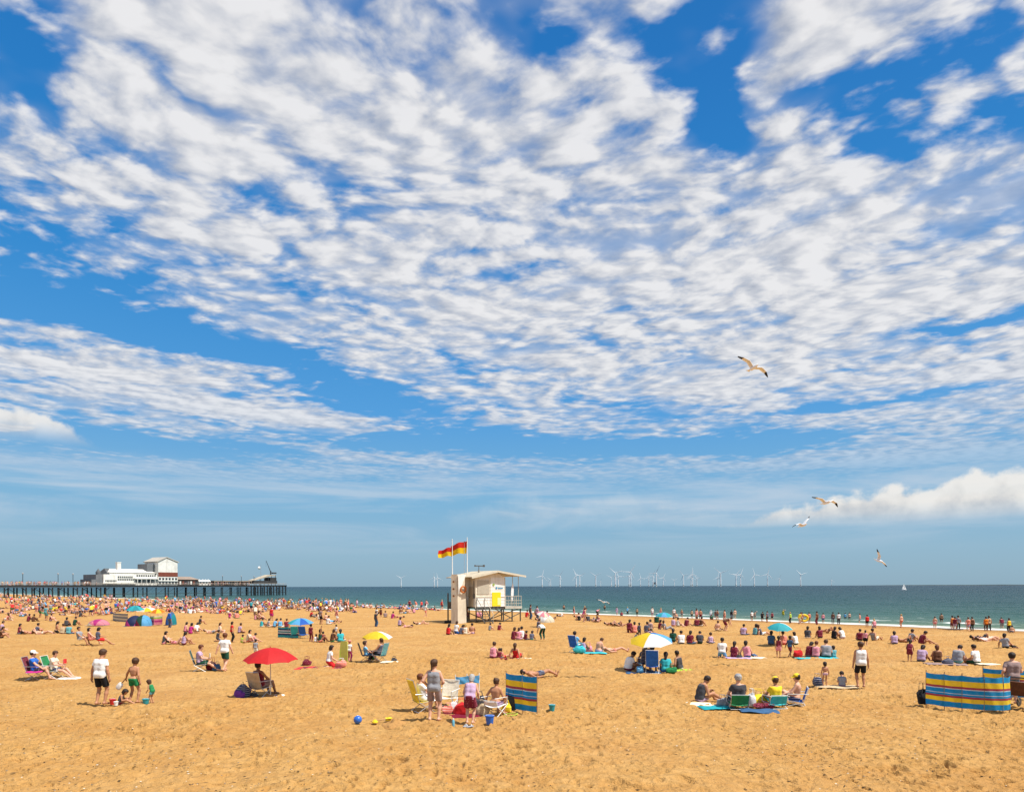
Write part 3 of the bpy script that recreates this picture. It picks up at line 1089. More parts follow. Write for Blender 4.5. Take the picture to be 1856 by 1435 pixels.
def hair_geo(J, kind, h, fat=0.0):
    H, hu, hf, hs = J['H'], J['hu'], J['hf'], J['hs']
    F = Field(H - .42 - 2 * h, H + .22 * hs + 2 * h, h)
    t = .015 + fat * .3
    F.capsule(H + hu * .035 * hs, H - hu * .03 * hs + hf * .0, (.092 + t) * hs, (.076 + t) * hs, .02)
    F.capsule(H + hu * .03 * hs - hf * .03 * hs, H - hu * .01 - hf * .03, (.090 + t) * hs, (.080 + t) * hs, .02)
    x, y, z = F.axes(np.zeros(3, int), F.n)
    dx, dy, dz = x[:, None, None] - H[0], y[None, :, None] - H[1], z[None, None, :] - H[2]
    fw = dx * hf[0] + dy * hf[1] + dz * hf[2]
    up_ = dx * hu[0] + dy * hu[1] + dz * hu[2]
    face = np.maximum(.035 * hs - fw, up_ - .055 * hs)
    F.f = np.maximum(F.f, -face)
    if kind in ('short', 'grey', 'crop'):
        F.f = np.maximum(F.f, -.055 * hs - up_ + 0.25 * fw).astype(np.float32)
    elif kind in ('long',):
        bk = H - hf * .075 - hu * .02
        F.capsule(bk, bk - hu * .20 - hf * .015, .082, .055, .04)
    elif kind == 'bob':
        bk = H - hf * .05 - hu * .03
        F.capsule(bk, bk - hu * .08, .088 * hs, .080 * hs, .04)
        F.f = np.maximum(F.f, -.15 - up_).astype(np.float32)
        F.f = np.maximum(F.f, -face)
    elif kind == 'tail':
        F.f = np.maximum(F.f, -.06 - up_ + 0.25 * fw).astype(np.float32)
        bk = H - hf * .10 + hu * .03
        F.capsule(bk, bk - hu * .22 - hf * .03, .038, .018, .03)
    elif kind == 'bun':
        F.f = np.maximum(F.f, -.06 - up_ + 0.25 * fw).astype(np.float32)
        bk = H - hf * .08 + hu * .09
        F.capsule(bk, bk + hu * .01, .050, .048, .02)
    F.f = F.f.astype(np.float32)
    return F.polygons()


def hat_geo(J, kind):
    """cap with a peak, or brimmed sun hat: a turned shell around the head's own axis"""
    H, hu, hf, hr, hs = J['H'], J['hu'], J['hf'], J['hr'], J['hs']
    co, fc = [], []
    prof = [(.0, .145), (.045, .140), (.085, .110), (.108, .065), (.112, .030)]
    if kind == 'sunhat':
        prof += [(.15, .020), (.20, .006), (.205, .000), (.15, .012), (.10, .020)]
    else:
        prof += [(.104, .028)]
    n = 18
    c0 = H - hf * .01
    for (r, u) in prof:
        for k in range(n):
            a = 2 * math.pi * k / n
            rr = r * hs
            co.append(c0 + hr * math.cos(a) * rr + hf * math.sin(a) * rr * 1.08 + hu * u * hs)
    for i in range(len(prof) - 1):
        for k in range(n):
            fc.append((i * n + k, i * n + (k + 1) % n, (i + 1) * n + (k + 1) % n, (i + 1) * n + k))
    if kind == 'cap':
        b0 = len(co)
        m = 9
        for j, (ro, du) in enumerate(((.100, .040), (.185, .022), (.185, .012), (.100, .028))):
            for k in range(m):
                a = R(28 + 124 * k / (m - 1))
                rr = (ro if j in (0, 3) else .105 + .085 * math.sin(a) ** 2) * hs
                co.append(c0 + hr * math.cos(a) * rr + hf * math.sin(a) * rr * 1.08 + hu * du * hs)
        for j in range(4):
            for k in range(m - 1):
                fc.append((b0 + j * m + k, b0 + j * m + k + 1, b0 + ((j + 1) % 4) * m + k + 1, b0 + ((j + 1) % 4) * m + k))
    return np.array(co), np.array(fc)


def tube_geo(pts, radii, n=6):
    """closed tube along points"""
    co, fc = [], []
    m = len(pts)
    for i in range(m):
        d = unit(pts[min(i + 1, m - 1)] - pts[max(i - 1, 0)])
        a = V(0, 0, 1) if abs(d[2]) < .9 else V(1, 0, 0)
        u = unit(np.cross(d, a))
        w = np.cross(d, u)
        for k in range(n):
            t = 2 * math.pi * k / n
            co.append(pts[i] + (u * math.cos(t) + w * math.sin(t)) * radii[i])
    for i in range(m - 1):
        for k in range(n):
            fc.append((i * n + k, i * n + (k + 1) % n, (i + 1) * n + (k + 1) % n, (i + 1) * n + k))
    for ring, rev in ((0, True), (m - 1, False)):
        c = len(co)
        co.append(pts[ring])
        for k in range(n):
            q = [ring * n + k, ring * n + (k + 1) % n, c, c]
            fc.append(q[::-1] if rev else q)
    return co, fc


def fingers_geo(J, pose):
    co, fc = [], []
    for s_, sgn in (('L', -1), ('R', 1)):
        el, wr = J['el' + s_], J['wr' + s_]
        d = unit(wr - el)
        kn = wr + d * .075
        # palm faces the thigh; the thumb leaves its forward edge
        inw = unit(V(-sgn, 0.15, 0) - d * (V(-sgn, 0.15, 0) @ d))
        fwd = unit(np.cross(inw, d) * sgn)
        if fwd @ V(0, 1, 0) < 0:
            fwd = -fwd
        for i, (o, l) in enumerate(((.026, .072), (.009, .080), (-.009, .074), (-.026, .058))):
            a = kn + fwd * o
            b_ = a + d * l * .45 + inw * .008
            c = b_ + d * l * .35 + inw * .026
            e = c + d * l * .15 + inw * .024
            add = tube_geo([a - d * .02, b_, c, e], [.0098, .0090, .0082, .006], 5)
            n0 = len(co)
            co += add[0]
            fc += [tuple(q + n0 for q in r_) for r_ in add[1]]
        a = wr + d * .022 + fwd * .022
        b_ = a + d * .035 + fwd * .026 + inw * .006
        c = b_ + d * .032 + fwd * .006 + inw * .012
        add = tube_geo([a, b_, c], [.012, .0105, .008], 5)
        n0 = len(co)
        co += add[0]
        fc += [tuple(q + n0 for q in r_) for r_ in add[1]]
    return np.array(co), np.array(fc)


def face_geo(J):
    """eyes, brows and mouth set into the head"""
    H, hu, hf, hr, hs = J['H'], J['hu'], J['hf'], J['hr'], J['hs']
    co, fc = [], []
    for (r_, u_, f_, w) in ((-.034, .008, .083, .011), (.034, .008, .083, .011), (-.034, .030, .088, .013), (.034, .030, .088, .013), (0, -.062, .082, .020)):
        c = H + hr * r_ * hs + hu * u_ * hs + hf * f_ * hs
        add = tube_geo([c - hr * w, c, c + hr * w], [.003, .0075, .003], 6)
        n0 = len(co)
        co += add[0]
        fc += [tuple(q + n0 for q in t) for t in add[1]]
    return np.array(co), np.array(fc)


def geo_to_mesh(name, geos, slots):
    """geos: list of (co, quads, slot)"""
    me = bpy.data.meshes.new(name)
    cos, qs, mi, n0 = [], [], [], 0
    for co, q, sl in geos:
        cos.append(co)
        qs.append(np.asarray(q) + n0)
        mi.append(np.full(len(q), sl))
        n0 += len(co)
    co, q, mi = np.concatenate(cos), np.concatenate(qs), np.concatenate(mi)
    tri = q[:, 2] == q[:, 3]
    if tri.any():
        faces = [tuple(r_[:3]) if t else tuple(r_) for r_, t in zip(q.tolist(), tri)]
        me.from_pydata(co.tolist(), [], faces)
        me.polygons.foreach_set('use_smooth', np.ones(len(faces), bool))
    else:
        fill_mesh(me, co, q)
    for _ in range(slots):
        me.materials.append(None)
    me.polygons.foreach_set('material_index', mi.astype(np.int32))
    me.update()
    return me


_skel, _meshes, _geo = {}, {}, {}


def skel(pose, build):
    k = (pose, build)
    if k not in _skel:
        _skel[k] = skeleton(pose, build)
    return _skel[k]


LODH = {'near': (.019, .021), 'mid': (.027, .030), 'far': (.046, .050), 'crowd': (.085, .085)}
LODFAT = {'near': 0.0, 'mid': .003, 'far': .012, 'crowd': .028}


def body_mesh(pose, build, lod):
    k = ('body', pose, build, lod)
    if k not in _meshes:
        J = skel(pose, build)
        g = body_geo(J, LODH[lod][0], LODFAT[lod])
        geos = [(g[0], g[1], 0)]
        if lod == 'near':
            a = fingers_geo(J, pose)
            geos.append((a[0], a[1], 0))
            a = face_geo(J)
            geos.append((a[0], a[1], 1))
        _meshes[k] = geo_to_mesh('body', geos, 2)
    return _meshes[k]


def cloth_mesh(pose, build, lod, kind):
    k = ('cloth', pose, build, lod, kind)
    if k not in _meshes:
        g = garment_geo(skel(pose, build), kind, LODH[lod][1], LODFAT[lod])
        _meshes[k] = geo_to_mesh(kind, [(g[0], g[1], 0)], 1)
    return _meshes[k]


def hair_mesh(pose, build, lod, kind):
    k = ('hair', pose, build, lod, kind)
    if k not in _meshes:
        g = hair_geo(skel(pose, build), kind, LODH[lod][1] * .8, LODFAT[lod])
        _meshes[k] = geo_to_mesh('hair', [(g[0], g[1], 0)], 1)
    return _meshes[k]


def hat_mesh(pose, build, kind):
    k = ('hat', pose, build, kind)
    if k not in _meshes:
        g = hat_geo(skel(pose, build), kind)
        _meshes[k] = geo_to_mesh('hat', [(g[0], g[1], 0)], 1)
    return _meshes[k]


def figure_geo(pose, build, lod, top, bottom, hair):
    """whole small figure: slots skin, top, bottom, hair"""
    k = (pose, build, lod, top, bottom, hair)
    if k not in _geo:
        J = skel(pose, build)
        hb, hc = LODH[lod]
        fat = LODFAT[lod]
        out = []
        g = body_geo(J, hb, fat)
        out.append((g[0], g[1], 0))
        if top:
            g = garment_geo(J, top, hc, fat)
            if g:
                out.append((g[0], g[1], 1))
        if bottom:
            g = garment_geo(J, bottom, hc, fat)
            if g:
                out.append((g[0], g[1], 2))
        g = hair_geo(J, hair, hc * .8, fat)
        if g:
            out.append((g[0], g[1], 3))
        _geo[k] = out
    return _geo[k]


def figure_mesh(*k):
    kk = ('fig',) + k
    if kk not in _meshes:
        _meshes[kk] = geo_to_mesh('figure', figure_geo(*k), 4)
    return _meshes[kk]


# clothing colours: name -> linear colour
CLOTH = {
    'white': (.78, .78, .77), 'cream': (.72, .64, .50), 'black': (.012, .012, .014), 'charcoal': (.055, .055, .065), 'grey': (.28, .29, .32),
    'navy': (.015, .025, .085), 'blue': (.025, .13, .52), 'denim': (.045, .11, .22), 'sky blue': (.13, .42, .70), 'teal': (.02, .28, .33),
    'turquoise': (.04, .42, .48), 'green': (.02, .20, .07), 'dark green': (.012, .065, .04), 'lime': (.35, .55, .05), 'yellow': (.80, .58, .03),
    'orange': (.70, .20, .02), 'coral': (.70, .17, .12), 'red': (.60, .022, .025), 'maroon': (.16, .012, .03), 'pink': (.70, .25, .32),
    'magenta': (.45, .03, .20), 'purple': (.16, .04, .28), 'lilac': (.47, .34, .50), 'taupe': (.28, .20, .19), 'brown': (.12, .05, .025),
    'beige': (.50, .38, .24),
}
SKIN = {'fair': (.62, .34, .23), 'tan': (.44, .21, .115), 'olive': (.30, .145, .075), 'brown': (.13, .055, .028)}
HAIRC = {'dark': (.022, .012, .008), 'brown': (.065, .028, .012), 'auburn': (.12, .035, .012), 'blond': (.42, .27, .09), 'grey': (.36, .35, .34), 'white': (.62, .61, .58)}


def cloth(n):
    fresh = 'cloth ' + n not in _mats
    m = mat('cloth ' + n, CLOTH[n], .85, .18, 7.0, spec=.15, bump=.9, bscale=9.0, sheen=.1)
    if fresh and n in PRINTS:
        # woven stripes or scattered print over the plain cloth
        b = NB(m.node_tree)
        p = m.node_tree.nodes['Principled BSDF']
        base = p.inputs['Base Color'].links[0].from_socket
        tc = b.node('ShaderNodeTexCoord')
        kind, col, amt = PRINTS[n]
        if kind == 'stripe':
            z = b.sep(tc.outputs['Object'])[2]
            f = b.m('GREATER_THAN', b.m('FRACT', b.m('MULTIPLY', z, 15.0)), 0.62)
        else:
            vo = b.node('ShaderNodeTexVoronoi')
            vo.inputs['Scale'].default_value = 17.0
            b.put(vo.inputs['Vector'], tc.outputs['Object'])
            f = b.m('LESS_THAN', vo.outputs['Distance'], 0.30)
        b.put(p.inputs['Base Color'], b.mix(b.m('MULTIPLY', f, amt), base, (*col, 1)))
    return m


PRINTS = {'navy': ('stripe', (.55, .55, .56), .45), 'coral': ('stripe', (.75, .62, .52), .4), 'teal': ('stripe', (.55, .66, .66), .5), 'lilac': ('fleck', (.62, .30, .42), .5),
          'pink': ('fleck', (.80, .70, .66), .55), 'sky blue': ('fleck', (.75, .78, .80), .45), 'maroon': ('fleck', (.45, .20, .22), .4), 'denim': ('fleck', (.12, .20, .32), .4)}


def skin(n):
    return mat('skin ' + n, SKIN[n], .55, .10, 9.0, spec=.35)


def hairm(n):
    return mat('hair ' + n, HAIRC[n], .6, .35, 26.0, spec=.35, bump=.6, bscale=40.0)


def place(o, loc, yaw, s):
    o.location = loc
    o.rotation_euler = (0, 0, -R(yaw))
    o.scale = (s, s, s)


def set_slots(o, ms):
    for i, m_ in enumerate(ms):
        o.material_slots[i].link = 'OBJECT'
        o.material_slots[i].material = m_


PEOPLE = []
GARMENT_WORD = {'tee': 't-shirt', 'longsleeve': 'long-sleeved top', 'tank': 'sleeveless top', 'vest': 'vest', 'shorts': 'shorts', 'trunks': 'swim shorts',
                'trousers': 'trousers', 'briefs': 'swim briefs', 'skirt': 'skirt', 'dress': 'dress', 'swimsuit': 'swimsuit'}
GARMENT_NAME = {'tee': 'shirt', 'longsleeve': 'shirt', 'tank': 'top', 'vest': 'vest', 'shorts': 'shorts', 'trunks': 'shorts', 'trousers': 'trousers',
                'briefs': 'swim_briefs', 'skirt': 'skirt', 'dress': 'dress', 'swimsuit': 'swimsuit'}


def person(px, py, pose, yaw=0, top=None, bottom=None, hair='dark short', sk='tan', build='m', h=1.75, lod=None, hat=None, label=None, group=None, dz=0.0, loc=None):
    """top/bottom: 'colour garment'; yaw 0 faces away from the camera, 90 to the right"""
    loc = spot(px, py) if loc is None else Vector(loc)
    loc = loc + Vector((0, 0, dz))
    sc = scale_at(loc)
    if lod is None:
        lod = 'near' if sc > 42 else ('mid' if sc > 20 else 'far')

    def split(g):
        if g is None:
            return None, None
        c, k = g.rsplit(' ', 1)
        return c, k
    tc_, tk = split(top)
    bc, bk = split(bottom)
    hc, hk = hair.split(' ')
    s = h / 1.75
    if lod in ('near', 'mid'):
        o = link('person', body_mesh(pose, build, lod))
        set_slots(o, [skin(sk), mat('face dark', (.03, .015, .012), .5)])
        for kind, c in ((tk, tc_), (bk, bc)):
            if kind:
                g = link(GARMENT_NAME[kind], cloth_mesh(pose, build, lod, kind), o)
                set_slots(g, [cloth(c)])
        if not (hat and lod == 'mid'):
            g = link('hair', hair_mesh(pose, build, lod, hk), o)
            set_slots(g, [hairm(hc)])
        if hat:
            hcl, hkd = hat.rsplit(' ', 1)
            g = link('hat' if hkd == 'sunhat' else 'cap', hat_mesh(pose, build, hkd), o)
            set_slots(g, [cloth(hcl)])
    else:
        o = link('person', figure_mesh(pose, build, lod, tk, bk, hk))
        set_slots(o, [skin(sk), cloth(tc_) if tc_ else skin(sk), cloth(bc) if bc else skin(sk), hairm(hc)])
    place(o, loc, yaw, s)
    o['category'] = 'person'
    if label:
        o['label'] = label
    if group:
        o['group'] = group
    PEOPLE.append(dict(o=o, px=px, py=py, pose=pose, top=(tc_, tk), bottom=(bc, bk), hair=hc, h=h, hat=hat, auto=label is None))
    return o

# ================================================================== general builders
class MB:
    """collects boxes, tubes, sheets and lathes into one mesh"""
    def __init__(self):
        self.co, self.fc = [], []

    def add(self, co, fc):
        n0 = len(self.co)
        self.co += [tuple(float(v) for v in c) for c in co]
        for f in fc:
            g = []
            for q in f:
                if q + n0 not in g:
                    g.append(q + n0)
            if len(g) > 2:
                self.fc.append(tuple(g))
        return self

    def box(self, x0, x1, y0, y1, z0, z1):
        c = [(x0, y0, z0), (x1, y0, z0), (x1, y1, z0), (x0, y1, z0), (x0, y0, z1), (x1, y0, z1), (x1, y1, z1), (x0, y1, z1)]
        return self.add(c, [(0, 3, 2, 1), (4, 5, 6, 7), (0, 1, 5, 4), (1, 2, 6, 5), (2, 3, 7, 6), (3, 0, 4, 7)])

    def tube(self, pts, r, n=6):
        pts = [V(*p) for p in pts]
        rr = r if isinstance(r, (list, tuple)) else [r] * len(pts)
        return self.add(*tube_geo(pts, rr, n))

    def lathe(self, prof, n=16, c=(0, 0, 0)):
        co, fc = [], []
        for (r, z) in prof:
            for k in range(n):
                a = 2 * math.pi * k / n
                co.append((c[0] + r * math.cos(a), c[1] + r * math.sin(a), c[2] + z))
        for i in range(len(prof) - 1):
            for k in range(n):
                fc.append((i * n + k, i * n + (k + 1) % n, (i + 1) * n + (k + 1) % n, (i + 1) * n + k))
        if prof[0][0] > 1e-4:
            fc.append(tuple(range(n))[::-1])
        if prof[-1][0] > 1e-4:
            fc.append(tuple((len(prof) - 1) * n + k for k in range(n)))
        return self.add(co, fc)

    def sheet(self, P, thick=0.004):
        """grid of points (nu, nv, 3) made into a thin closed sheet"""
        P = np.asarray(P, float)
        nu, nv = P.shape[:2]
        du = np.gradient(P, axis=0)
        dv = np.gradient(P, axis=1)
        n = np.cross(du, dv)
        n /= np.maximum(np.linalg.norm(n, axis=-1, keepdims=True), 1e-9)
        A = (P + n * thick / 2).reshape(-1, 3)
        B = (P - n * thick / 2).reshape(-1, 3)
        m = nu * nv
        fc = []
        i = lambda a, b_: a * nv + b_
        for a in range(nu - 1):
            for b_ in range(nv - 1):
                fc.append((i(a, b_), i(a + 1, b_), i(a + 1, b_ + 1), i(a, b_ + 1)))
                fc.append((m + i(a, b_), m + i(a, b_ + 1), m + i(a + 1, b_ + 1), m + i(a + 1, b_)))
        for a in range(nu - 1):
            fc.append((i(a, 0), m + i(a, 0), m + i(a + 1, 0), i(a + 1, 0)))
            fc.append((i(a, nv - 1), i(a + 1, nv - 1), m + i(a + 1, nv - 1), m + i(a, nv - 1)))
        for b_ in range(nv - 1):
            fc.append((i(0, b_), i(0, b_ + 1), m + i(0, b_ + 1), m + i(0, b_)))
            fc.append((i(nu - 1, b_), m + i(nu - 1, b_), m + i(nu - 1, b_ + 1), i(nu - 1, b_ + 1)))
        return self.add(list(A) + list(B), fc)

    def mesh(self, name, material, smooth=False, bevel=0.0):
        me = bpy.data.meshes.new(name)
        me.from_pydata(self.co, [], self.fc)
        if bevel:
            bm = bmesh.new()
            bm.from_mesh(me)
            bmesh.ops.bevel(bm, geom=bm.edges[:], offset=bevel, segments=2, affect='EDGES', clamp_overlap=True)
            bm.to_mesh(me)
            bm.free()
        me.polygons.foreach_set('use_smooth', np.full(len(me.polygons), smooth))
        if smooth:
            me.set_sharp_from_angle(angle=R(42))
        me.materials.append(material)
        me.update()
        return me

    def build(self, name, material, parent=None, smooth=False, bevel=0.0):
        return link(name, self.mesh(name, material, smooth, bevel), parent)


def thing(name, label, cat, loc=(0, 0, 0), yaw=0, group=None):
    o = bpy.data.objects.new(name, None)
    COL.objects.link(o)
    o.empty_display_size = 0.1
    o.location = loc
    o.rotation_euler = (0, 0, -R(yaw))
    o['label'] = label
    o['category'] = cat
    if group:
        o['group'] = group
    return o


def tag(o, label, cat, group=None):
    o['label'] = label
    o['category'] = cat
    if group:
        o['group'] = group
    return o


def dup(root, loc, yaw, label, group=None):
    r = root.copy()
    COL.objects.link(r)
    r.location = loc
    r.rotation_euler = (0, 0, -R(yaw))
    r['label'] = label
    if group:
        r['group'] = group
    for ch in list(root.children):
        c = ch.copy()
        COL.objects.link(c)
        c.parent = r
        for g in list(ch.children):
            d = g.copy()
            COL.objects.link(d)
            d.parent = c
    return r


ALU = lambda: mat('aluminium tube', (.60, .61, .62), .35, .08, 8, metal=.85)
WHITE_TUBE = lambda: mat('white tube', (.74, .74, .72), .4, .06, 8)
DARK_TUBE = lambda: mat('dark tube', (.05, .05, .055), .4, .2, 8)
WOOD = lambda: mat('pole wood', (.36, .20, .09), .7, .25, 14)


def chair(px, py, yaw, colour, label, frame='alu', low=False, loc=None, w=.54, back=.62):
    """folding beach chair; its sitter's pelvis is over the chair origin"""
    loc = spot(px, py) if loc is None else Vector(loc)
    t = thing('beach_chair', label, 'chair', loc, yaw, 'folding beach chairs')
    fm = {'alu': ALU, 'white': WHITE_TUBE, 'dark': DARK_TUBE}[frame]()
    cm = cloth(colour)
    sz = .14 if low else .31
    hw = w / 2
    y0, y1 = -.20, .28
    bz = sz + back
    by = y0 - back * .34
    # seat sling
    P = [[(hw * (2 * i / 6 - 1) * .96, y0 + (y1 - y0) * j / 6, sz + .035 * (j / 6) - .035 * math.sin(math.pi * i / 6)) for j in range(7)] for i in range(7)]
    MB().sheet(P, .012).build('seat', cm, t, True)
    P = [[(hw * (2 * i / 6 - 1) * .96, y0 + (by - y0) * (.04 + .96 * j / 6) - .035 * math.sin(math.pi * i / 6), sz + .02 + (bz - sz - .02) * j / 6) for j in range(7)] for i in range(7)]
    MB().sheet(P, .012).build('backrest', cm, t, True)
    for s_ in (-1, 1):
        x = hw * s_
        MB().tube([(x, by, bz + .02), (x, y0, sz - .02), (x, y1, sz + .04)], .011).build('side_frame', fm, t, True)
        MB().tube([(x * 1.03, y1 + .02, sz + .04), (x * 1.03, y0 - .06, .0)], .011).build('leg', fm, t, True)
        MB().tube([(x * 1.06, y0 - .02, sz), (x * 1.06, y1 - .02, .0)], .011).build('leg', fm, t, True)
        az = sz + .24
        m = MB().tube([(x * 1.08, y1 - .04, sz + .02), (x * 1.08, y1 - .02, az), (x * 1.08, y0 - .16, az + .02)], .012)
        m.build('armrest', fm, t, True)
    MB().tube([(-hw, by, bz + .02), (hw, by, bz + .02)], .011).build('crossbar', fm, t, True)
    m = MB().tube([(-hw * 1.03, y0 - .06, .012), (hw * 1.03, y0 - .06, .012)], .010)
    m.build('crossbar', fm, t, True)
    return t


def umbrella(px, py, label, r, hz, top, colours, tilt=0, tilt_dir=0, pole=True, n=8, valance=0.0, ry=None, droop=None):
    """parasol on a pole pushed into the sand; hz rim height, top apex height"""
    loc = spot(px, py)
    t = thing('beach_parasol', label, 'parasol', loc, 0)
    if pole:
        MB().tube([(0, 0, -.15), (0, 0, top + .02)], .017, 8).build('pole', mat('parasol pole', (.62, .60, .55), .4, .1), t, True)
    can_m = Matrix.Translation((0, 0, hz)) @ Matrix.Rotation(R(tilt_dir), 4, 'Z') @ Matrix.Rotation(R(tilt), 4, 'X') @ Matrix.Rotation(-R(tilt_dir), 4, 'Z')
    rise = top - hz

    def pt(a, f, sag):
        rr = r * f
        z = rise * (1 - f ** 2.0) - sag
        v = can_m @ Vector((rr * math.cos(a), rr * math.sin(a), z))
        return (v.x, v.y, v.z)
    for k in range(n):
        a0, a1 = 2 * math.pi * (k + .3) / n, 2 * math.pi * (k + 1.3) / n
        P = []
        for i in range(7):
            u = i / 6
            row = []
            for j in range(9):
                f = j / 8
                a = a0 + (a1 - a0) * u
                # cloth is straight between ribs: pull the chord in and let it sag a little
                ch = math.cos(math.pi / n) / math.cos((u - .5) * 2 * math.pi / n)
                ff = max(f, .012) * (1 - (1 - ch) * f)
                row.append(pt(a, ff, 0.035 * math.sin(math.pi * u) * f * r))
            P.append(row)
        c = colours[k % len(colours)]
        panel = MB().sheet(P, .006).build('canopy_panel', canopy_mat('canopy ' + c, CLOTH[c]), t, True)
        ra = 2 * math.pi * (k + .3) / n
        MB().tube([pt(ra, f, .012) for f in (0.02, .35, .7, 1.0)], .005, 5).build('rib', ALU(), t, True)
    v = can_m @ Vector((0, 0, rise))
    v2 = can_m @ Vector((0, 0, rise + .06))
    MB().tube([tuple(v), tuple(v2)], [.02, .008], 6).build('finial', canopy_mat('canopy ' + colours[0], CLOTH[colours[0]]), t, True)
    return t


WB_STOPS = [(0.0, 'blue2'), (.17, 'yellow'), (.30, 'redline'), (.36, 'blue2'), (.42, 'whiteline'), (.44, 'blue2'), (.56, 'whiteline'), (.585, 'redline'), (.65, 'yellow'), (.82, 'blue2')]
WBC = {'blue2': (.012, .36, .68), 'yellow': (.92, .72, .05), 'redline': (.48, .08, .12), 'whiteline': (.70, .76, .82), 'sky': (.10, .40, .66), 'navy': (.02, .05, .16)}


def windbreak(pts, label, h=1.15, stops=None, bulge=0.06, cat='windbreak', name='windbreak', seam=None, polem=None, z0=.06):
    """cloth screen between poles; pts are pole feet on the sand (Vectors)"""
    base = pts[0]
    t = thing(name, label, cat, base, 0)
    st = [(p, WBC.get(c, CLOTH.get(c))) for p, c in (stops or WB_STOPS)]
    cm = stripes('windbreak ' + label[:24], st, 2, z0, h, .7, .45)
    for i, p in enumerate(pts):
        q = p - base
        MB().tube([(q.x, q.y, -.2), (q.x, q.y, h + .07)], .015, 7).build('pole', polem or WOOD(), t, True)
    for i in range(len(pts) - 1):
        a, b_ = pts[i] - base, pts[i + 1] - base
        d = (b_ - a)
        nrm = Vector((d.y, -d.x, 0)).normalized()
        P = []
        nu, nv = 13, 9
        for u in range(nu):
            f = u / (nu - 1)
            row = []
            for v in range(nv):
                g = v / (nv - 1)
                w = bulge * math.sin(math.pi * f) * (0.6 + .4 * math.sin(math.pi * g)) + .012 * math.sin(f * 9 + g * 6 + i)
                q = a + d * f + nrm * (w + .018)
                sag = .025 * math.sin(math.pi * f)
                row.append((q.x, q.y, z0 + (h - z0) * g - sag * g + sag * (1 - g) * .5))
            P.append(row)
        MB().sheet(P, .004).build('cloth_panel', cm, t, True)
    return t


def towel(px, py, colour, label, L=1.6, W=.85, yaw=90, stripe=None, cat='towel', name='beach_towel', loc=None):
    if loc is None:
        L, W = L * .80, W * 1.35
        yaw = yaw + (int(px * 3 + py) % 29) - 14
    loc = spot(px, py) if loc is None else Vector(loc)
    if stripe:
        m = stripes('towel ' + colour + stripe, [(i / 8, CLOTH[colour] if i % 2 == 0 else CLOTH[stripe]) for i in range(8)], 1, -L / 2, L / 2, .9)
    else:
        m = mat('towel ' + colour, CLOTH[colour], .95, .2, 5, spec=.1, bump=.5, bscale=25)
    sd = int(abs(px * 7 + py * 13)) % 997
    P = []
    for i in range(15):
        row = []
        for j in range(21):
            x = (i / 14 - .5) * W
            y = (j / 20 - .5) * L
            z = .026 + .040 * float(fbm(np.array([x * 3.2 + sd]), np.array([y * 3.2]), 3, 4)[0])
            e = min(i, 14 - i, j, 20 - j)
            z -= .030 if e == 0 else 0
            x += .14 * float(vnoise(np.array([y * 2.2 + sd]), np.array([x]), 8)[0])
            y += .16 * float(vnoise(np.array([x * 4 + sd]), np.array([y * 2]), 9)[0])
            row.append((x, y, z))
        P.append(row)
    o = MB().sheet(P, .008).build(name, m, None, True)
    o.location = loc
    o.rotation_euler = (0, 0, -R(yaw))
    tag(o, label, cat)
    return o


def blob_mesh(rx, ry, rz, seed, amp=.35, n=14, sq=.0):
    """soft bulging lump (a stuffed bag)"""
    co, fc = [], []
    rows = 9
    for i in range(rows + 1):
        th = math.pi * i / rows
        for k in range(n):
            a = 2 * math.pi * k / n
            e = .62
            rad = math.sin(th) ** (.34 if th > math.pi / 2 else .55)
            sx = math.copysign(abs(math.cos(a)) ** e, math.cos(a)) * rad
            sy = math.copysign(abs(math.sin(a)) ** e, math.sin(a)) * rad
            w = 1 + amp * float(vnoise(np.array([math.cos(a) * 2 + seed]), np.array([th * 2 + math.sin(a)]), seed)[0])
            cz = .5 + .5 * math.copysign(abs(math.cos(th)) ** .75, math.cos(th))
            droop = 1 - .22 * (.5 + .5 * math.cos(a * 2 + seed)) * (1 if th < math.pi / 2 else 0)
            co.append((rx * sx * w, ry * sy * w, rz * cz * w * droop))
    for i in range(rows):
        for k in range(n):
            fc.append((i * n + k, (i + 1) * n + k, (i + 1) * n + (k + 1) % n, i * n + (k + 1) % n))
    return co, fc


def bag(px, py, colour, label, w=.36, d=.24, h=.38, kind='bag', yaw=0, accent=None, loc=None):
    loc = spot(px, py) if loc is None else Vector(loc)
    t = thing('backpack' if kind == 'backpack' else 'beach_bag', label, 'backpack' if kind == 'backpack' else 'bag', loc, yaw)
    seed = int(px + py) % 50
    MB().add(*blob_mesh(w / 2, d / 2, h, seed)).build('bag_body', cloth(colour), t, True)
    ac = cloth(accent or colour)
    if kind == 'backpack':
        m = MB().add(*[([(c[0] * .75, c[1] * .6 - d * .46, c[2] * .55 + .03) for c in blob_mesh(w / 2, d / 2, h, seed + 3)[0]]), blob_mesh(w / 2, d / 2, h, seed + 3)[1]])
        m.build('front_pocket', ac, t, True)
        MB().tube([(-.04, .0, h * .95), (-.03, 0, h + .05), (.03, 0, h + .05), (.04, 0, h * .95)], .009).build('grab_handle', DARK_TUBE(), t, True)
        for s_ in (-1, 1):
            MB().tube([(s_ * w * .25, d * .4, h * .9), (s_ * w * .3, d * .72, h * .6), (s_ * w * .3, d * .5, h * .12)], .016).build('strap', ac, t, True)
    else:
        for s_ in (-1, 1):
            MB().tube([(-w * .25, s_ * d * .3, h * .9), (-w * .18, s_ * d * .34, h * 1.35), (w * .18, s_ * d * .34, h * 1.35), (w * .25, s_ * d * .3, h * .9)], .010).build('strap', ac, t, True)
    return t


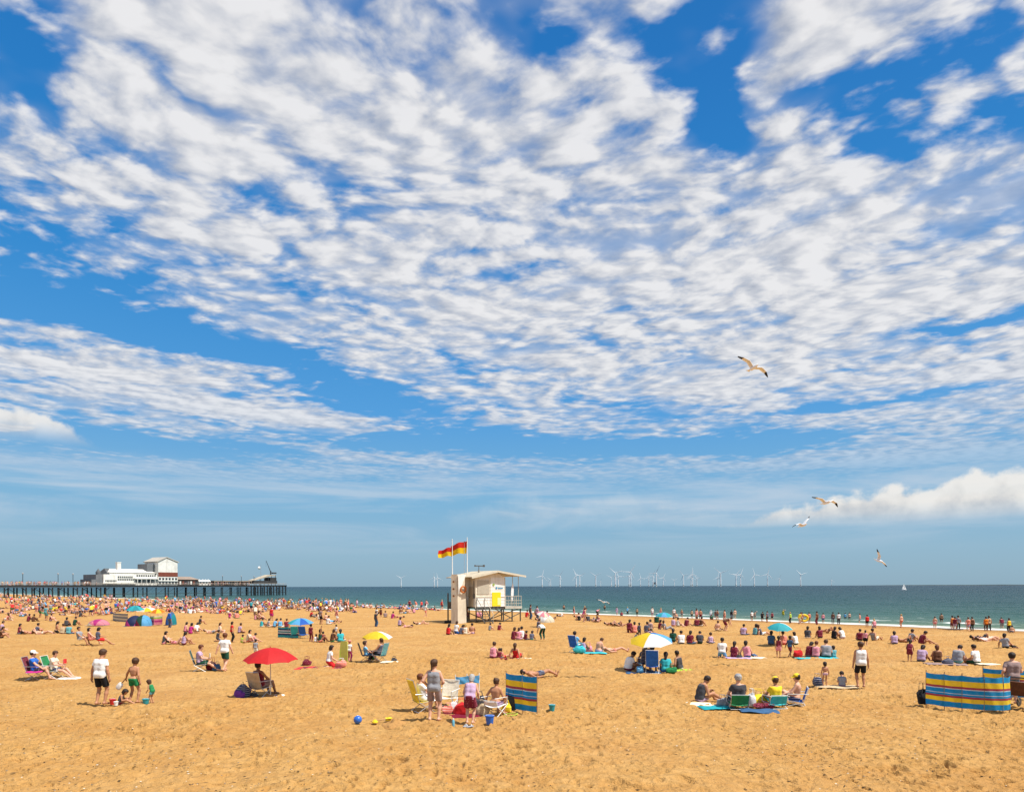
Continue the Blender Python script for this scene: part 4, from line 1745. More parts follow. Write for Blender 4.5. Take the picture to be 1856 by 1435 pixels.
def bucket(px, py, colour, label, r=.115, h=.22, loc=None, group=None):
    loc = spot(px, py) if loc is None else Vector(loc)
    t = thing('bucket', label, 'bucket', loc, 20, group)
    m = mat('plastic ' + colour, CLOTH[colour], .35, .06, 5, spec=.5)
    MB().lathe([(r * .72, 0), (r * .74, .01), (r, h), (r * 1.07, h), (r * 1.07, h - .02), (r * 1.02, h - .025)], 20).build('shell', m, t, True)
    MB().lathe([(r * .97, h - .002), (r * .70, .02), (0.001, .018)], 20).build('inside', m, t, True)
    MB().tube([(r * 1.04 * math.cos(a), .3 * r * math.sin(a), h - .01 + .02 * math.sin(a)) for a in np.linspace(0, math.pi, 9)], .006, 5).build('handle', mat('plastic white', CLOTH['white'], .4, .05), t, True)
    return t


def ball(px, py, colour, label, r=.13, panels=None):
    loc = spot(px, py)
    prof = [(max(r * math.sin(math.pi * i / 12), .0005), r - r * math.cos(math.pi * i / 12)) for i in range(13)]
    o = MB().lathe(prof, 24).build('beach_ball', mat('ball ' + colour, CLOTH[colour], .3, .12, 6, spec=.5), None, True)
    o.location = loc
    tag(o, label, 'ball')
    v = MB().lathe([(.018, 0), (.018, .008), (.006, .012)], 10).build('valve', mat('plastic white', CLOTH['white'], .4, .05), o, True)
    v.location = (0, 0, 2 * r - .004)
    return o


def dome_tent(px, py, colours, label, w=1.6, h=1.0, yaw=0, d=1.3):
    """pop-up beach shelter: open-fronted quarter dome with a floor and hoops"""
    loc = spot(px, py)
    t = thing('beach_shelter', label, 'beach shelter', loc, yaw)
    ng = len(colours)
    for g in range(ng):
        P = []
        for i in range(7):
            u = (g + i / 6) / ng
            a = R(-5 + 190 * u)
            row = []
            for j in range(9):
                b_ = R(90 * j / 8)
                row.append((-w / 2 * math.cos(a) * math.cos(b_ * .86), d * (.95 * math.sin(b_) - .35), max(h * math.sin(a) * math.cos(b_) ** .8, .01)))
            P.append(row)
        c = colours[g]
        MB().sheet(P, .006).build('canopy_panel', canopy_mat('canopy ' + c, CLOTH[c], .25), t, True)
    for k, bb in enumerate((0.02, 45)):
        b_ = R(bb)
        MB().tube([(-w / 2 * math.cos(R(a)) * math.cos(b_ * .86) * 1.01, d * (.95 * math.sin(b_) - .35), h * max(math.sin(R(a)), 0) * math.cos(b_) ** .8 + .012) for a in range(0, 181, 12)], .006, 5).build('hoop', DARK_TUBE(), t, True)
    m = MB().sheet([[(x, y, .025) for y in np.linspace(-.35 * d, .55 * d, 4)] for x in np.linspace(-w / 2, w / 2, 5)], .01)
    m.build('floor', cloth('grey'), t)
    return t

# ================================================================== lifeguard hut
HUT = spot(862, 1129)
HUT_Y = HUT.y


def build_hut():
    k = FPX / HUT_Y                      # photograph pixels per metre here
    th = 33.0                            # the gable end faces right of the camera
    t = thing('lifeguard_hut', 'cream lifeguard hut on stilts with shallow pitched roof and railed balcony', 'hut', HUT, -th)
    paint = weathered('hut cream paint', (.78, .71, .58), (.40, .28, .15), .45)
    white = weathered('hut white paint', (.84, .83, .79), (.36, .27, .17), .4)
    roofm = weathered('hut roof felt', (.52, .45, .33), (.30, .22, .13), .5)
    trim = mat('hut fascia', (.60, .55, .44), .6, .1, 4)
    steel = mat('weathered steel', (.085, .075, .065), .6, .3, 9)
    pale = weathered('hut rail paint', (.50, .49, .43), (.24, .14, .07), .7, 2.0)
    dark = mat('hut dark void', (.03, .028, .03), .6, .2)
    glass = mat('hut shutter', (.46, .42, .34), .5, .08, 4)
    yellow = mat('hut notice yellow', (.80, .66, .02), .5, .06, 4)
    fz, ez = 1.55, 4.72                  # floor, eaves
    W, L = 3.55, 4.6                     # gable width (x), depth (y); origin = front-left corner of the gable end on the sand
    # local axes: +x along the gable wall to the right, +y back along the side wall
    # walls as separate boarded sheets
    rz = 5.45
    MB().box(.02, W - .02, .02, L - .02, fz, fz + .12).build('floor', steel, t)
    # gable wall with clapboards
    nb = 9
    for i in range(nb):
        z0 = fz + .12 + (ez - fz - .12) * i / nb
        z1 = fz + .12 + (ez - fz - .12) * (i + 1) / nb
        low = i < 3
        m = white if low else paint  # cream above, white below: the roof's shadow put into the board colour
        MB().add([(0, 0, z0), (1.72, 0, z0), (1.72, 0, z1), (0, 0, z1), (0, -.03, z0), (1.72, -.03, z0), (1.72, -.012, z1), (0, -.012, z1)],
                 [(0, 1, 2, 3), (4, 7, 6, 5), (0, 4, 5, 1), (3, 2, 6, 7), (0, 3, 7, 4), (1, 5, 6, 2)]).build('board', m, t)
        MB().add([(1.78, 0, z0), (W, 0, z0), (W, 0, z1), (1.78, 0, z1), (1.78, -.03, z0), (W, -.03, z0), (W, -.012, z1), (1.78, -.012, z1)],
                 [(0, 1, 2, 3), (4, 7, 6, 5), (0, 4, 5, 1), (3, 2, 6, 7), (0, 3, 7, 4), (1, 5, 6, 2)]).build('board', white, t)
        # side wall (faces front-left, in shade)
        MB().add([(0, .0, z0), (0, L, z0), (0, L, z1), (0, 0, z1), (-.03, 0, z0), (-.03, L, z0), (-.012, L, z1), (-.012, 0, z1)],
                 [(0, 3, 2, 1), (4, 5, 6, 7), (0, 1, 5, 4), (3, 7, 6, 2), (0, 4, 7, 3), (1, 2, 6, 5)]).build('board', white if low else paint, t)  # upper boards carry the same painted roof shadow
    MB().box(W - .06, W, .0, L, fz + .12, ez).build('side_wall', paint, t)
    MB().box(0, W, L - .06, L, fz + .12, ez).build('back_wall', paint, t)
    MB().box(1.722, 1.778, -.05, 0, fz + .12, ez).build('corner_post', trim, t)
    for (x, y) in ((-.05, -.05), (W - .02, -.05)):
        MB().box(x, x + .07, y, y + .07, fz, ez).build('corner_post', trim, t)
    # gable triangle
    MB().add([(0, -.02, ez), (W, -.02, ez), (W / 2 + .5, -.02, rz - .08), (0, .04, ez), (W, .04, ez), (W / 2 + .5, .04, rz - .08)],
             [(0, 1, 2), (5, 4, 3), (0, 3, 4, 1), (1, 4, 5, 2), (2, 5, 3, 0)]).build('gable_board', paint, t)
    # rail between white boards and those coloured as roof shade, and the closed counter shutter
    MB().box(-.06, W, -.055, -.031, fz + 1.10, fz + 1.17).build('dado_rail', trim, t)
    MB().box(.18, 1.6, -.06, -.035, fz + 1.42, ez - .30).build('shutter', glass, t)
    # roof: two shallow slopes, wide eaves, the right one reaching over the balcony
    rx = W / 2 + .62

    def slope(x0, z0, x1, z1, name):
        y0, y1 = -.55, L + .5
        d = .09
        MB().add([(x0, y0, z0), (x1, y0, z1), (x1, y1, z1), (x0, y1, z0), (x0, y0, z0 - d), (x1, y0, z1 - d), (x1, y1, z1 - d), (x0, y1, z0 - d)],
                 [(0, 1, 2, 3), (4, 7, 6, 5), (0, 4, 5, 1), (1, 5, 6, 2), (2, 6, 7, 3), (3, 7, 4, 0)]).build(name, roofm, t)
        MB().add([(x0, y0 - .035, z0 - .02), (x1, y0 - .035, z1 - .02), (x1, y0 - .004, z1 - .02), (x0, y0 - .004, z0 - .02),
                  (x0, y0 - .035, z0 - .20), (x1, y0 - .035, z1 - .20), (x1, y0 - .004, z1 - .20), (x0, y0 - .004, z0 - .20)],
                 [(0, 1, 2, 3), (4, 7, 6, 5), (0, 4, 5, 1), (1, 5, 6, 2), (2, 6, 7, 3), (3, 7, 4, 0)]).build('fascia', trim, t)
    slope(-.75, ez + .06, rx, rz, 'roof_slope')
    slope(rx + .004, rz, W + 2.35, ez + .22, 'roof_slope')
    # yellow notice, small crest and marks above it
    MB().box(1.95, 3.02, -.075, -.045, fz + .16, fz + 1.62).build('notice_board', yellow, t)
    MB().box(2.62, 2.98, -.080, -.076, fz + .30, fz + 1.05).build('notice_mark', mat('notice pale', (.85, .80, .35), .5), t)
    m = MB().lathe([(.001, 0), (.13, 0), (.13, .02), (.001, .02)], 16)
    o = m.build('crest', mat('crest green', (.30, .42, .10), .5), t)
    o.location, o.rotation_euler = (2.15, -.05, fz + 2.42), (R(90), 0, 0)
    o = MB().lathe([(.001, 0), (.11, 0), (.11, .02), (.001, .02)], 16).build('crest', mat('crest blue', (.05, .28, .50), .5), t)
    o.location, o.rotation_euler = (2.50, -.05, fz + 2.08), (R(90), 0, 0)
    MB().box(2.7, 3.3, -.06, -.042, fz + 2.0, fz + 2.10).build('crest', mat('crest blue', (.05, .28, .50), .5), t)
    # balcony on the right
    bx1, by1 = W + 2.15, L - .6
    MB().box(W + .003, bx1, -.05, by1, fz - .02, fz + .10).build('balcony_deck', pale, t)
    MB().box(W + .003, bx1, -.09, -.052, fz - .14, fz + .12).build('deck_edge', pale, t)
    for (x, y) in [(W + .08, -.02), (W + .78, -.02), (W + 1.45, -.02), (bx1 - .04, -.02), (bx1 - .04, 1.3), (bx1 - .04, 2.6), (bx1 - .04, by1 - .05)]:
        MB().tube([(x, y, fz + .1), (x, y, fz + 1.22)], .03, 6).build('rail_post', pale, t, True)
    for z in (fz + .40, fz + .72, fz + 1.20):
        MB().tube([(W + .03, -.02, z), (bx1 - .04, -.02, z)], .024, 6).build('rail', pale, t, True)
        MB().tube([(bx1 - .04, -.02, z), (bx1 - .04, by1 - .05, z)], .024, 6).build('rail', pale, t, True)
    for i in range(9):
        x = W + .2 + i * .22
        MB().tube([(x, -.02, fz + .12), (x, -.02, fz + 1.2)], .010, 5).build('baluster', pale, t, True)
    for x in (W + 1.15, bx1 - .25):
        MB().tube([(x, .25, fz + .1), (x, .25, ez + .30)], .035, 6).build('roof_post', pale, t, True)
    # rescue board leaning at the rail
    P = [[(W + .95 + .16 * math.sin(math.pi * v / 12) ** .6 * (u - 1) + .10 * v / 12, .06, fz + .6 + 2.0 * v / 12) for v in range(13)] for u in range(3)]
    MB().sheet(P, .06).build('rescue_board', mat('board white', (.80, .80, .82), .35), t, True)
    # stilts and braces
    for (x, y) in [(.12, .1), (1.75, .1), (W - .1, .1), (bx1 - .1, .1), (.12, L - .15), (1.75, L - .15), (W - .1, L - .15), (bx1 - .1, by1 - .1), (W + 1.0, .1)]:
        MB().tube([(x, y, -.15), (x, y, fz)], .075, 7).build('stilt', steel, t, True)
    for (a, b_) in [((W - 1.3, .1, fz - .05), (W + 1.0, .1, .35)), ((W - .1, .12, .1), (bx1 - .2, .12, .9)), ((1.75, .1, .1), (.2, L - .2, fz - .1)),
                    ((bx1 - .1, .1, fz - .1), (W + .2, L - .8, .1)), ((1.75, .16, .35), (W - .1, .16, fz - .1))]:
        MB().tube([a, b_], .05, 6).build('brace', steel, t, True)
    MB().box(-.05, bx1, .03, .17, fz - .16, fz - .02).build('beam', steel, t)
    MB().box(-.05, W, L - .25, L - .1, fz - .16, fz - .002).build('beam', steel, t)
    # short stair with handrails in front
    for i in range(6):
        z = .22 + i * .23
        MB().box(.15, 1.0, -1.62 + i * .25, -1.36 + i * .25, z, z + .05).build('stair_tread', steel, t)
    for x in (.10, 1.05):
        MB().tube([(x, -1.75, .0), (x, -.06, fz)], .05, 6).build('stringer', steel, t, True)
        MB().tube([(x, -1.75, .0), (x, -1.75, 1.0), (x, -.08, fz + 1.05), (x, -.08, fz)], .03, 6).build('handrail', pale if x > .5 else steel, t, True)
    # door on the shaded side and a dark lamp bracket
    MB().box(-.065, -.035, .35, 1.25, fz + .14, fz + 2.2).build('door', mat('hut door', (.50, .43, .32), .55, .08), t)
    MB().box(-.09, -.066, 1.12, 1.18, fz + 1.05, fz + 1.2).build('door_handle', steel, t)
    MB().box(-.20, -.05, .12, .24, fz + 1.0, fz + 1.45).build('equipment_box', steel, t)
    MB().tube([(-.12, .18, fz + 1.4), (-.12, .18, ez - .3)], .03, 6).build('conduit', steel, t, True)
    # weather vane and whip aerials on the roof
    v = MB().tube([(W * .45, L * .45, 5.2), (W * .45, L * .45, 5.55)], .10, 8)
    v.build('roof_vent', mat('roof vent', (.30, .28, .25), .6), t, True)
    MB().tube([(W * .45, L * .45, 5.5), (W * .45, L * .45, 5.98)], .035, 6).build('vane_mast', steel, t, True)
    MB().box(W * .45 - .42, W * .45 + .62, L * .45 - .05, L * .45 + .05, 5.93, 6.03).build('vane_arm', steel, t)
    MB().box(W * .45 + .52, W * .45 + .72, L * .45 - .06, L * .45 + .06, 5.88, 6.10).build('vane_tail', steel, t)
    MB().box(W * .45 - .52, W * .45 - .40, L * .45 - .06, L * .45 + .06, 5.90, 6.07).build('vane_tail', steel, t)
    MB().tube([(-.2, 2.0, 5.0), (-.2, 2.0, 8.5)], [.022, .012], 5).build('aerial', mat('aerial grey', (.35, .36, .38), .5), t, True)
    o = MB().lathe([(.001, 0), (.05, .02), (.05, .08), (.001, .10)], 8).build('aerial_tip', steel, t, True)
    o.location = (-.2, 2.0, 8.45)

    # tall tapered buttress wall beside the hut (carries the flagstaffs)
    b0 = spot(818, 1129.5)
    b1 = spot(845, 1129.5)
    d = (b1 - b0)
    t2 = thing('buttress_wall', 'tall cream tapered wall standing left of the lifeguard hut', 'wall', b0, 0)
    wl = d.length
    H = (1129.5 - 1041) / k
    rp = weathered('buttress render', (.68, .60, .47), (.32, .22, .13), .45, .8)
    dep = 2.2
    # body: left edge upright, right edge swept in toward the top
    n = 12
    co, fc = [], []
    for i in range(n + 1):
        f = i / n
        z = H * f
        xr = wl * (.98 - .12 * f + .10 * f * f) * (1.0 if f < .62 else 1.0 - (f - .62) * .25)
        xl = -.02 + .02 * f
        co += [(xl, 0, z), (xr * .46, -.28 * (1 - f * .4), z), (xr, .28, z), (xr, dep * (1 - .35 * f), z), (xl + .1, dep * (1 - .35 * f), z)]
    for i in range(n):
        for j in range(5):
            a, b_ = i * 5 + j, i * 5 + (j + 1) % 5
            fc.append((a, b_, b_ + 5, a + 5))
    fc.append((4, 3, 2, 1, 0))
    fc.append(tuple(n * 5 + j for j in range(5)))
    MB().add(co, fc).build('wall_body', rp, t2)
    MB().add([(wl * .46, -.20, H - .02), (wl * .98, .20, H - .02), (wl * .50, -.235, H - 2.1), (wl * .46, -.24, H - .02), (wl * .98, .16, H - .02), (wl * .50, -.275, H - 2.1)],
             [(0, 2, 1), (3, 4, 5), (0, 1, 4, 3), (1, 2, 5, 4), (2, 0, 3, 5)]).build('white_panel', white, t2)
    for zz in (H - .75, H - 1.5, H - 2.2):
        o = MB().lathe([(.001, 0), (.11, 0), (.11, .03), (.07, .05), (.001, .05)], 12).build('boss', mat('rust boss', (.23, .10, .04), .7), t2)
        o.location, o.rotation_euler = (.25, -.155, zz), (R(90), 0, R(-31))
    # post with foot at the left
    p = spot(812, 1128.5)
    t3 = thing('sign_post', 'dark steel post with weighted foot left of the buttress wall', 'post', p, 0)
    MB().tube([(0, 0, 0), (0, 0, 3.1)], .075, 8).build('post', steel, t3, True)
    MB().box(-.36, .36, -.30, .30, 0, .22).build('foot', mat('rubber foot', (.02, .02, .022), .8), t3, bevel=.03)
    MB().box(.02, .32, -.06, .06, 1.45, 2.2).build('sign_plate', steel, t3)
    # lifebuoy on the buttress
    o = MB()
    co, fc = [], []
    for i in range(18):
        a = 2 * math.pi * i / 18
        for j in range(8):
            b_ = 2 * math.pi * j / 8
            rr = .30 + .08 * math.cos(b_)
            co.append((rr * math.cos(a), .08 * math.sin(b_), rr * math.sin(a)))
    for i in range(18):
        for j in range(8):
            fc.append((i * 8 + j, i * 8 + (j + 1) % 8, ((i + 1) % 18) * 8 + (j + 1) % 8, ((i + 1) % 18) * 8 + j))
    ob = o.add(co, fc).build('lifebuoy', mat('lifebuoy orange', (.50, .14, .02), .5, .1), None, True)
    ob.location = (b0.x + wl * .80, b0.y - .06, H - 1.55)
    ob.rotation_euler = (0, 0, R(33))
    tag(ob, 'faded orange lifebuoy hung on the cream buttress wall', 'lifebuoy')

    # flags
    def flag(px, label, top_py, f0y, f1y, length, phase, droop):
        fp = spot(px, 1126)
        zt = CAM_H + (HY - top_py) / (FPX / fp.y)
        base = 4.75
        tt = thing('flagstaff', label, 'flag', (fp.x, fp.y, base), 0, 'lifeguard flags')
        MB().tube([(0, 0, 0), (0, 0, zt - base)], [.055, .035], 8).build('staff', mat('staff white', (.80, .80, .78), .45, .04), tt, True)
        o_ = MB().lathe([(.001, 0), (.06, .03), (.06, .07), (.001, .10)], 10).build('finial', mat('staff white', (.80, .80, .78), .45, .04), tt, True)
        o_.location = (0, 0, zt - base)
        za = CAM_H + (HY - f0y) / (FPX / fp.y) - base
        zb = CAM_H + (HY - f1y) / (FPX / fp.y) - base
        for half, cname, col in ((0, 'upper_half', (.72, .035, .02)), (1, 'lower_half', (.95, .66, .015))):
            P = []
            for i in range(21):
                u = i / 20
                row = []
                for j in range(6):
                    v = (half + j / 5) / 2
                    z = za + (zb - za) * v * (1 - .18 * u)
                    z -= droop * u ** 1.3 + .05 * math.sin(u * 9 + phase)
                    yy = .16 * u ** .5 * math.sin(u * 8.0 + phase + v * .8) + .10 * u
                    row.append((-.05 - length * u + .03 * math.sin(v * 5 + phase), yy, z))
                P.append(row)
            MB().sheet(P, .006).build(cname, canopy_mat('flag ' + cname, col, .4), tt, True)
    flag(847, 'white staff flying the larger red over yellow flag above the hut', 975, 980, 1002, 31 / k, 0.3, .52)
    flag(820, 'white staff flying the red over yellow flag nearer the buttress wall', 978, 991, 1007, 26 / k, 1.8, .42)
    return k


build_hut()

# ================================================================== pier
PU = Vector((0.50, 0.866, 0))                        # runs out to sea
PS = Vector((-928 / FPX * 250, 250, 0))              # a point of its near edge
PN = Vector((0.866, -0.50, 0))                       # toward the beach


def pier_u(px):
    """distance along the near edge of the pier seen at this bearing"""
    tx = (px - CX) / FPX
    # (PS.x + u PU.x) = tx (PS.y + u PU.y)
    return (tx * PS.y - PS.x) / (PU.x - tx * PU.y)


def pier_z(px, py, setback=0.0):
    u = pier_u(px)
    y = PS.y + u * PU.y - setback * PN.y
    return CAM_H + (horizon(px) - py) * y / FPX


PIER_ROT = math.atan2(PU.y, PU.x)
DECK = pier_z(200, 1060.5)


def build_pier():
    t = thing('pier', 'long dark iron pier on many legs reaching into the sea', 'pier', (PS.x, PS.y, 0), 0)
    t.rotation_euler = (0, 0, PIER_ROT)
    iron = mat('pier iron', (.022, .026, .028), .65, .35, .6)
    deckm = mat('pier boards', (.11, .085, .065), .8, .2, .8)
    pale = mat('pier trim', (.36, .31, .26), .6, .25, .5)
    u0, u1 = pier_u(-330), pier_u(520)
    Wd = 15.0                             # local +y is away from the beach side
    MB().box(u0, u1, 0.3, Wd, DECK - .25, DECK).build('deck', deckm, t)
    MB().box(u0, u1, 0.0, .28, DECK - .75, DECK + .12).build('edge_girder', iron, t)
    MB().box(u0, u1, Wd + .02, Wd + .3, DECK - .75, DECK + .12).build('edge_girder', iron, t)
    # legs in pairs with arched knees
    n = 0
    u = u0 + 2
    while u < u1:
        dense = u > pier_u(185)
        for off in ((0.0, 2.0) if not dense else (0.0,)):
            for v in (.6, Wd / 2, Wd - .6):
                uu = u + off
                MB().tube([(uu, v, -3.0), (uu, v, DECK - .9)], .24 if not dense else .21, 6).build('leg', iron, t, True)
        if not dense:
            for s_ in (-1, 1):
                o0 = u + (0 if s_ < 0 else 2.0)
                P = [(o0, .62, DECK - 2.4), (o0 + s_ * .5, .62, DECK - 1.6), (o0 + s_ * 1.6, .62, DECK - .95)]
                MB().tube(P, .14, 5).build('knee_brace', iron, t, True)
            MB().tube([(u, .6, -1.0), (u, Wd - .6, DECK - 1.2)], .09, 5).build('cross_brace', iron, t, True)
            u += 9.2
        else:
            MB().tube([(u, .62, .4), (u + 4.4, .62, DECK - 1.2)], .07, 5).build('cross_brace', iron, t, True)
            u += 4.4 if n % 3 else 6.0
        n += 1
    MB().tube([(pier_u(185), .64, .9), (u1, .64, .9)], .10, 5).build('tie_beam', iron, t, True)
    # dense timber fenders at the head
    for i in range(12):
        uu = pier_u(452) + (u1 - pier_u(452)) * (i + .5) / 12
        MB().tube([(uu, -.3, -3), (uu, -.2, DECK - .1)], .32, 6).build('fender_pile', iron, t, True)
    # railing with posts
    uu = u0
    while uu < u1 - 1:
        MB().box(uu - .05, uu + .05, .04, .14, DECK + .12, DECK + 1.15).build('rail_post', pale, t)
        uu += 3.1
    for z in (.45, .8, 1.12):
        MB().tube([(u0, .09, DECK + z), (u1, .09, DECK + z)], .045, 5).build('rail', pale, t, True)
    # lamp standards
    for px in (44, 108, 135, 406, 440, 463):
        if px > 170 and px < 330:
            continue
        uu = pier_u(px)
        o = MB().tube([(uu, 1.0, DECK), (uu, 1.0, DECK + 4.2)], .10, 6).build('lamp_post', iron, t, True)
        g = MB().lathe([(.01, 0), (.32, .15), (.28, .55), (.02, .75)], 8).build('lantern', mat('lantern glass', (.30, .32, .34), .3), o, True)
        g.location = (uu, 1.0, DECK + 4.2)
    return t


PIER = build_pier()


def pier_thing(name, label, cat, px):
    u = pier_u(px)
    p = PS + PU * u
    t = thing(name, label, cat, (p.x, p.y, DECK), 0)
    t.rotation_euler = (0, 0, PIER_ROT)
    return t, u


def wbox(t, u0, pxa, pxb, za, zb, ya, yb, name, m, ua=None):
    a, b_ = pier_u(pxa) - u0, pier_u(pxb) - u0
    return MB().box(a, b_, ya, yb, za, zb).build(name, m, t)


def build_pavilion():
    cream = weathered('pavilion white', (.80, .78, .72), (.45, .40, .33), .45, .25)
    grey = mat('pavilion grey', (.16, .17, .18), .7, .15, .5)
    slate = mat('pavilion slate', (.09, .095, .10), .7, .2, .5)
    red = mat('pavilion brick red', (.20, .055, .035), .8, .15, 1.0)
    glass = mat('pavilion window', (.035, .045, .055), .2, .3, .4, spec=.6)
    t, u0 = pier_thing('pier_pavilion', 'white pavilion on the pier with long pale roof and gabled tower', 'building', 172)
    zz = lambda py, px=240: pier_z(px, py) - DECK
    U = lambda px: pier_u(px) - u0

    def box(pxa, pxb, pya, pyb, ya, yb, name, m):
        return MB().box(U(pxa), U(pxb), ya, yb, zz(pya, pxa), zz(pyb, pxb) if False else zz(pyb, pxa)).build(name, m, t)
    # ground floor block
    g0 = 0.0
    MB().box(U(190), U(288), 1.2, 12, g0, zz(1041)).build('wall', cream, t)
    MB().box(U(170), U(178), 1.6, 10, g0, zz(1050)).build('porch', grey, t)
    MB().box(U(178), U(190) - .01, 1.6, 11, g0, zz(1041.5)).build('side_wing', grey, t)
    MB().box(U(190) + .01, U(214), .9, 1.19, zz(1058), zz(1041)).build('front_bay', cream, t)
    # terrace parapet line and window row
    for (pa, pb, ya_, yb_, nw) in ((193, 214, 1051.0, 1054.2, 8), (216, 246, 1048.5, 1051.5, 9), (216, 244, 1044, 1047, 8), (250, 286, 1041, 1044, 9), (248, 286, 1049.5, 1056, 7)):
        for i in range(nw):
            a = U(pa) + (U(pb) - U(pa)) * (i + .15) / nw
            c = U(pa) + (U(pb) - U(pa)) * (i + .78) / nw
            yy = .9 if pa == 193 else 1.2
            w = MB().box(a, c, yy - .10, yy - .02, zz(yb_), zz(ya_)).build('window', glass, t)
    MB().box(U(188), U(248), .4, .88, zz(1057.2), zz(1055.2)).build('balcony_front', cream, t)
    MB().box(U(246), U(288), .2, 1.1, zz(1048.8), zz(1047.6)).build('veranda_roof', cream, t)
    for px in (250, 258, 266, 274, 282):
        MB().tube([(U(px), .35, 0), (U(px), .35, zz(1048.6))], .12, 6).build('veranda_post', cream, t, True)
    # upper storey with long roof
    zr0, zr1 = zz(1040.8), zz(1030.5)
    MB().box(U(204), U(286), 2.0, 11.5, zz(1041) + .01, zr0 + .9).build('upper_wall', cream, t)
    P = [(U(203), 1.6, zr0 + .85), (U(288), 1.6, zr0 + .85), (U(276), 5.8, zr1), (U(213), 5.8, zr1), (U(203), 12, zr0 + .85), (U(288), 12, zr0 + .85)]
    MB().add(P, [(0, 1, 2, 3), (4, 3, 2, 5), (0, 3, 4), (1, 5, 2), (0, 4, 5, 1)]).build('roof', mat('pavilion pale roof', (.66, .63, .57), .7, .08, .4), t)
    MB().add([(U(201), 2.2, zr0), (U(212), 2.2, zr0), (U(212), 6.0, zz(1030)), (U(204), 6.0, zz(1030)), (U(201), 11, zr0), (U(212), 11, zr0)],
             [(0, 1, 2, 3), (0, 3, 4), (4, 3, 2, 5), (1, 5, 2), (0, 4, 5, 1)]).build('slate_roof', slate, t)
    MB().lathe([(.9, 0), (1.0, 1.0), (.5, 1.8), (.05, 2.6)], 10, (U(193), 6, zz(1041.5))).build('turret', slate, t, True)
    MB().box(U(224), U(230.5), 4.4, 5.8, zr1 - 1.0, zz(1019.5)).build('chimney', cream, t)
    MB().box(U(223.6), U(230.9), 4.3, 5.9, zz(1019.5), zz(1018.3)).build('chimney_cap', cream, t)
    # gabled tower
    ta, tb = U(288), U(323)
    te, tp = zz(1018, 300), zz(1010.5, 300)
    MB().box(ta + .01, tb, .4, 10.5, 0, te).build('tower_wall', cream, t)
    mid = (ta + tb) / 2 - .6
    MB().add([(ta, .38, te), (tb, .38, te), (mid, .38, tp), (ta, 10.5, te), (tb, 10.5, te), (mid, 10.5, tp)],
             [(0, 1, 2), (5, 4, 3), (0, 3, 4, 1)]).build('gable', cream, t)
    MB().add([(ta - .3, .1, te - .15), (mid, .1, tp + .1), (mid, 10.8, tp + .1), (ta - .6, 10.8, te - .15), (ta - .6, .1, te + .15), (mid, .1, tp + .4), (mid, 10.8, tp + .4), (ta - .6, 10.8, te + .15)],
             [(0, 3, 2, 1), (4, 5, 6, 7), (0, 1, 5, 4), (2, 3, 7, 6), (0, 4, 7, 3), (1, 2, 6, 5)]).build('roof', mat('tower roof', (.40, .37, .32), .7, .1, .5), t)
    MB().add([(tb + .6, .1, te - .15), (mid + .01, .1, tp + .1), (mid + .01, 10.8, tp + .1), (tb + .6, 10.8, te - .15), (tb + .6, .1, te + .15), (mid + .01, .1, tp + .4), (mid + .01, 10.8, tp + .4), (tb + .6, 10.8, te + .15)],
             [(0, 1, 2, 3), (4, 7, 6, 5), (0, 4, 5, 1), (2, 6, 7, 3), (0, 3, 7, 4), (1, 5, 6, 2)]).build('roof', mat('tower pale roof', (.55, .50, .42), .7), t)
    MB().box(U(274), U(288), 3.0, 10, zr0, zz(1020.5)).build('link_block', grey, t)
    MB().box(ta + .02, tb + .05, .30, .38, zz(1044.5, 300), zz(1036.8, 300)).build('red_band', red, t)
    for row, (pa, pb) in enumerate(((1050.5, 1046.8), (1058, 1053.5))):
        for i in range(6):
            a = ta + (tb - ta) * (i + .18) / 6
            c = ta + (tb - ta) * (i + .80) / 6
            MB().box(a, c, .28, .36, zz(pa, 300), zz(pb, 300)).build('window', glass, t)
    MB().box(ta, tb + .1, .05, .37, zz(1052.8, 300), zz(1051.6, 300)).build('string_course', cream, t)

    # low dark arcade right of the tower
    t, u0 = pier_thing('pier_arcade', 'low dark arcade building on the pier right of the tower', 'building', 325)
    U = lambda px: pier_u(px) - u0
    z2 = lambda py: pier_z(345, py) - DECK
    MB().box(U(325), U(362), 1.0, 10, 0, z2(1050)).build('wall', mat('arcade dark', (.07, .05, .045), .7, .2, .6), t)
    MB().add([(U(324), .6, z2(1050)), (U(364), .6, z2(1050)), (U(357), 5, z2(1044.5)), (U(329), 5, z2(1044.5)), (U(324), 10.4, z2(1050)), (U(364), 10.4, z2(1050))],
             [(0, 1, 2, 3), (4, 3, 2, 5), (0, 3, 4), (1, 5, 2), (0, 4, 5, 1)]).build('roof', mat('arcade roof', (.26, .20, .16), .8, .15, .6), t)
    for i in range(7):
        a = U(327) + (U(361) - U(327)) * (i + .2) / 7
        c = U(327) + (U(361) - U(327)) * (i + .75) / 7
        MB().box(a, c, .90, .98, z2(1059), z2(1053)).build('shopfront', [cream, red, glass, grey][i % 4], t)
    # row of white kiosks
    for i, px in enumerate((365, 371, 376, 381)):
        t, u0 = pier_thing('pier_kiosk', ['white kiosk beside the dark pier arcade', 'second white kiosk from the dark pier arcade', 'third white kiosk from the dark pier arcade', 'white kiosk farthest from the dark pier arcade'][i], 'kiosk', px)
        MB().box(0, 1.3, 1.5, 3.2, 0, 1.9).build('booth', cream, t)
        MB().add([(-.2, 1.3, 1.9), (1.5, 1.3, 1.9), (1.5, 3.4, 1.9), (-.2, 3.4, 1.9), (.65, 2.35, 2.9)], [(0, 1, 4), (1, 2, 4), (2, 3, 4), (3, 0, 4), (3, 2, 1, 0)]).build('pointed_roof', cream, t)
